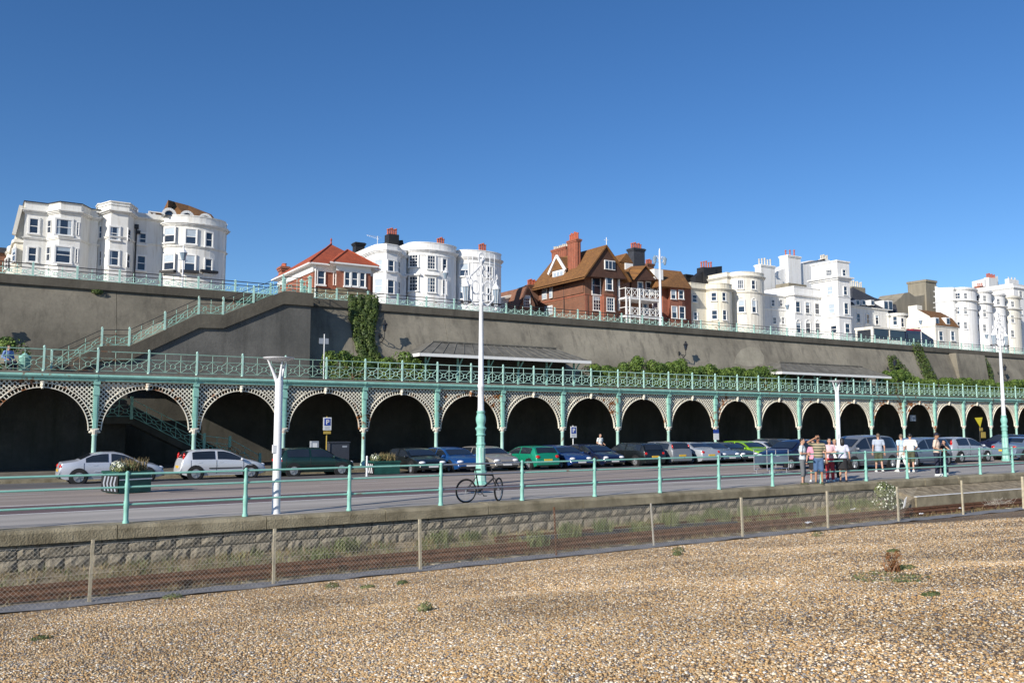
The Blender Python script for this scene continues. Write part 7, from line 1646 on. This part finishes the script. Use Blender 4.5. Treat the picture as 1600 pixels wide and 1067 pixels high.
P_(1255, 757, 684, R(28), 'man in pale tee and grey cropped trousers with folded arms, leftmost of the group', 'cloth_paleblue', 'cloth_grey', 'cropped', 'hair_black', arms=('crossed', 'crossed2'), shoes='cloth_olive')
P_(1272, 752, 688, R(-62), 'woman in pink top and dark skirt, half hidden behind the man in the striped polo', 'cloth_pink', 'cloth_black', 'skirt', 'hair_brown', 'long', ('down', 'bent'), female=True)
P_(1280, 756, 680, R(-48), 'man in striped polo and denim shorts shading his eyes with a raised hand', 'cloth_stripes', 'cloth_denim', 'shorts', 'hair_black', arms=('shade', 'down'), skin='skin_tan', shoes='cloth_olive', sleeve=.7)
P_(1297.5, 752, 684, R(-35), 'dark-haired woman in pink top and red trousers with folded arms', 'cloth_lightpink', 'cloth_red', 'trousers', 'hair_black', 'bob', ('crossed', 'crossed2'), female=True)
P_(1306, 749, 686, R(-65), 'short-haired blond person in white behind the woman in red trousers', 'cloth_white', 'cloth_black', 'trousers', 'hair_blond', 'short', ('bent', 'down'), female=True)
P_(1318, 753, 684, R(128), 'black-haired woman in lilac top and black skirt with shoulder bag, seen from behind', 'cloth_lilac', 'cloth_black', 'skirt', 'hair_black', 'long', ('down', 'bent'), female=True, bag='cloth_black', shoes='cloth_black')
P_(1374, 737, 677, R(135), 'man in blue-grey tee and olive shorts walking alone by the people carrier', 'cloth_bluegrey', 'cloth_olive', 'shorts', 'hair_grey', arms=('down', 'swing'), stride=.12)
P_(1410, 737, 678, R(160), 'man in light blue shirt and pale trousers walking left of the white-shirted man', 'cloth_sky', 'cloth_white', 'trousers', 'hair_grey', arms=('down', 'swing'), stride=.18)
P_(1424, 738, 677, R(120), 'man in white shirt and olive shorts carrying a dark bag, walking away', 'cloth_white', 'cloth_olive', 'shorts', 'hair_black', arms=('bent', 'swing'), stride=.16, sleeve=.8, bag='cloth_navy')
P_(1465, 743, 676, R(20), 'man in dark cap, beige shirt and black trousers at the railing', 'cloth_beige', 'cloth_navy', 'trousers', 'hair_black', arms=('bent', 'bent'), cap='cloth_navy', skin='skin_tan', sleeve=.8)
P_(1477, 741, 690, R(-80), 'dark-haired woman in black with pink scarf, elbow raised beside the man in the cap', 'cloth_black', 'cloth_navy', 'trousers', 'hair_black', 'bob', ('face', 'face'), female=True)
p = AY(938, 722, 45.0); person((p.x, 45.0, zp), R(10), 1.75, 'man in white shirt standing in the shade under an arch behind the navy hatchback', 'cloth_white', 'cloth_navy', 'trousers', 'hair_black', arms=('bent', 'bent'))
p = AY(12, 576, 47.9); person((p.x, 47.9, 4.65), R(30), 1.7, 'person in a blue jacket sitting on the terrace at the left edge', 'cloth_bluewash', 'cloth_navy', 'trousers', 'hair_brown', arms=('bent', 'bent'), sleeve=1.7, seated=True)
q = AY(38, 578, 48.0); t = thing('litter_bin', 'teal litter bin on the terrace right of the seated person', 'bin', (q.x, 48.0, 4.65)); MB().lathe([(.22, 0), (.25, .05), (.27, .7), (.30, .74), (.27, .80), (.10, .92), (.03, .98)], n=12).build('bin_body', 'teal', t, smooth=True)
q = AY(14, 578, 48.0); t = thing('terrace_bench', 'teal-framed bench under the seated person at the left edge', 'bench', (q.x, 48.05, 4.65)); MB().box(-.8, .9, -.2, .25, .42, .46).build('seat', 'wood', t); MB().box(-.8, .9, .26, .30, .5, .88).build('backrest', 'wood', t)
for x in (-.7, .8): MB().box(x-.03, x+.03, -.2, .3, 0, .419).build('leg', 'teal', t)
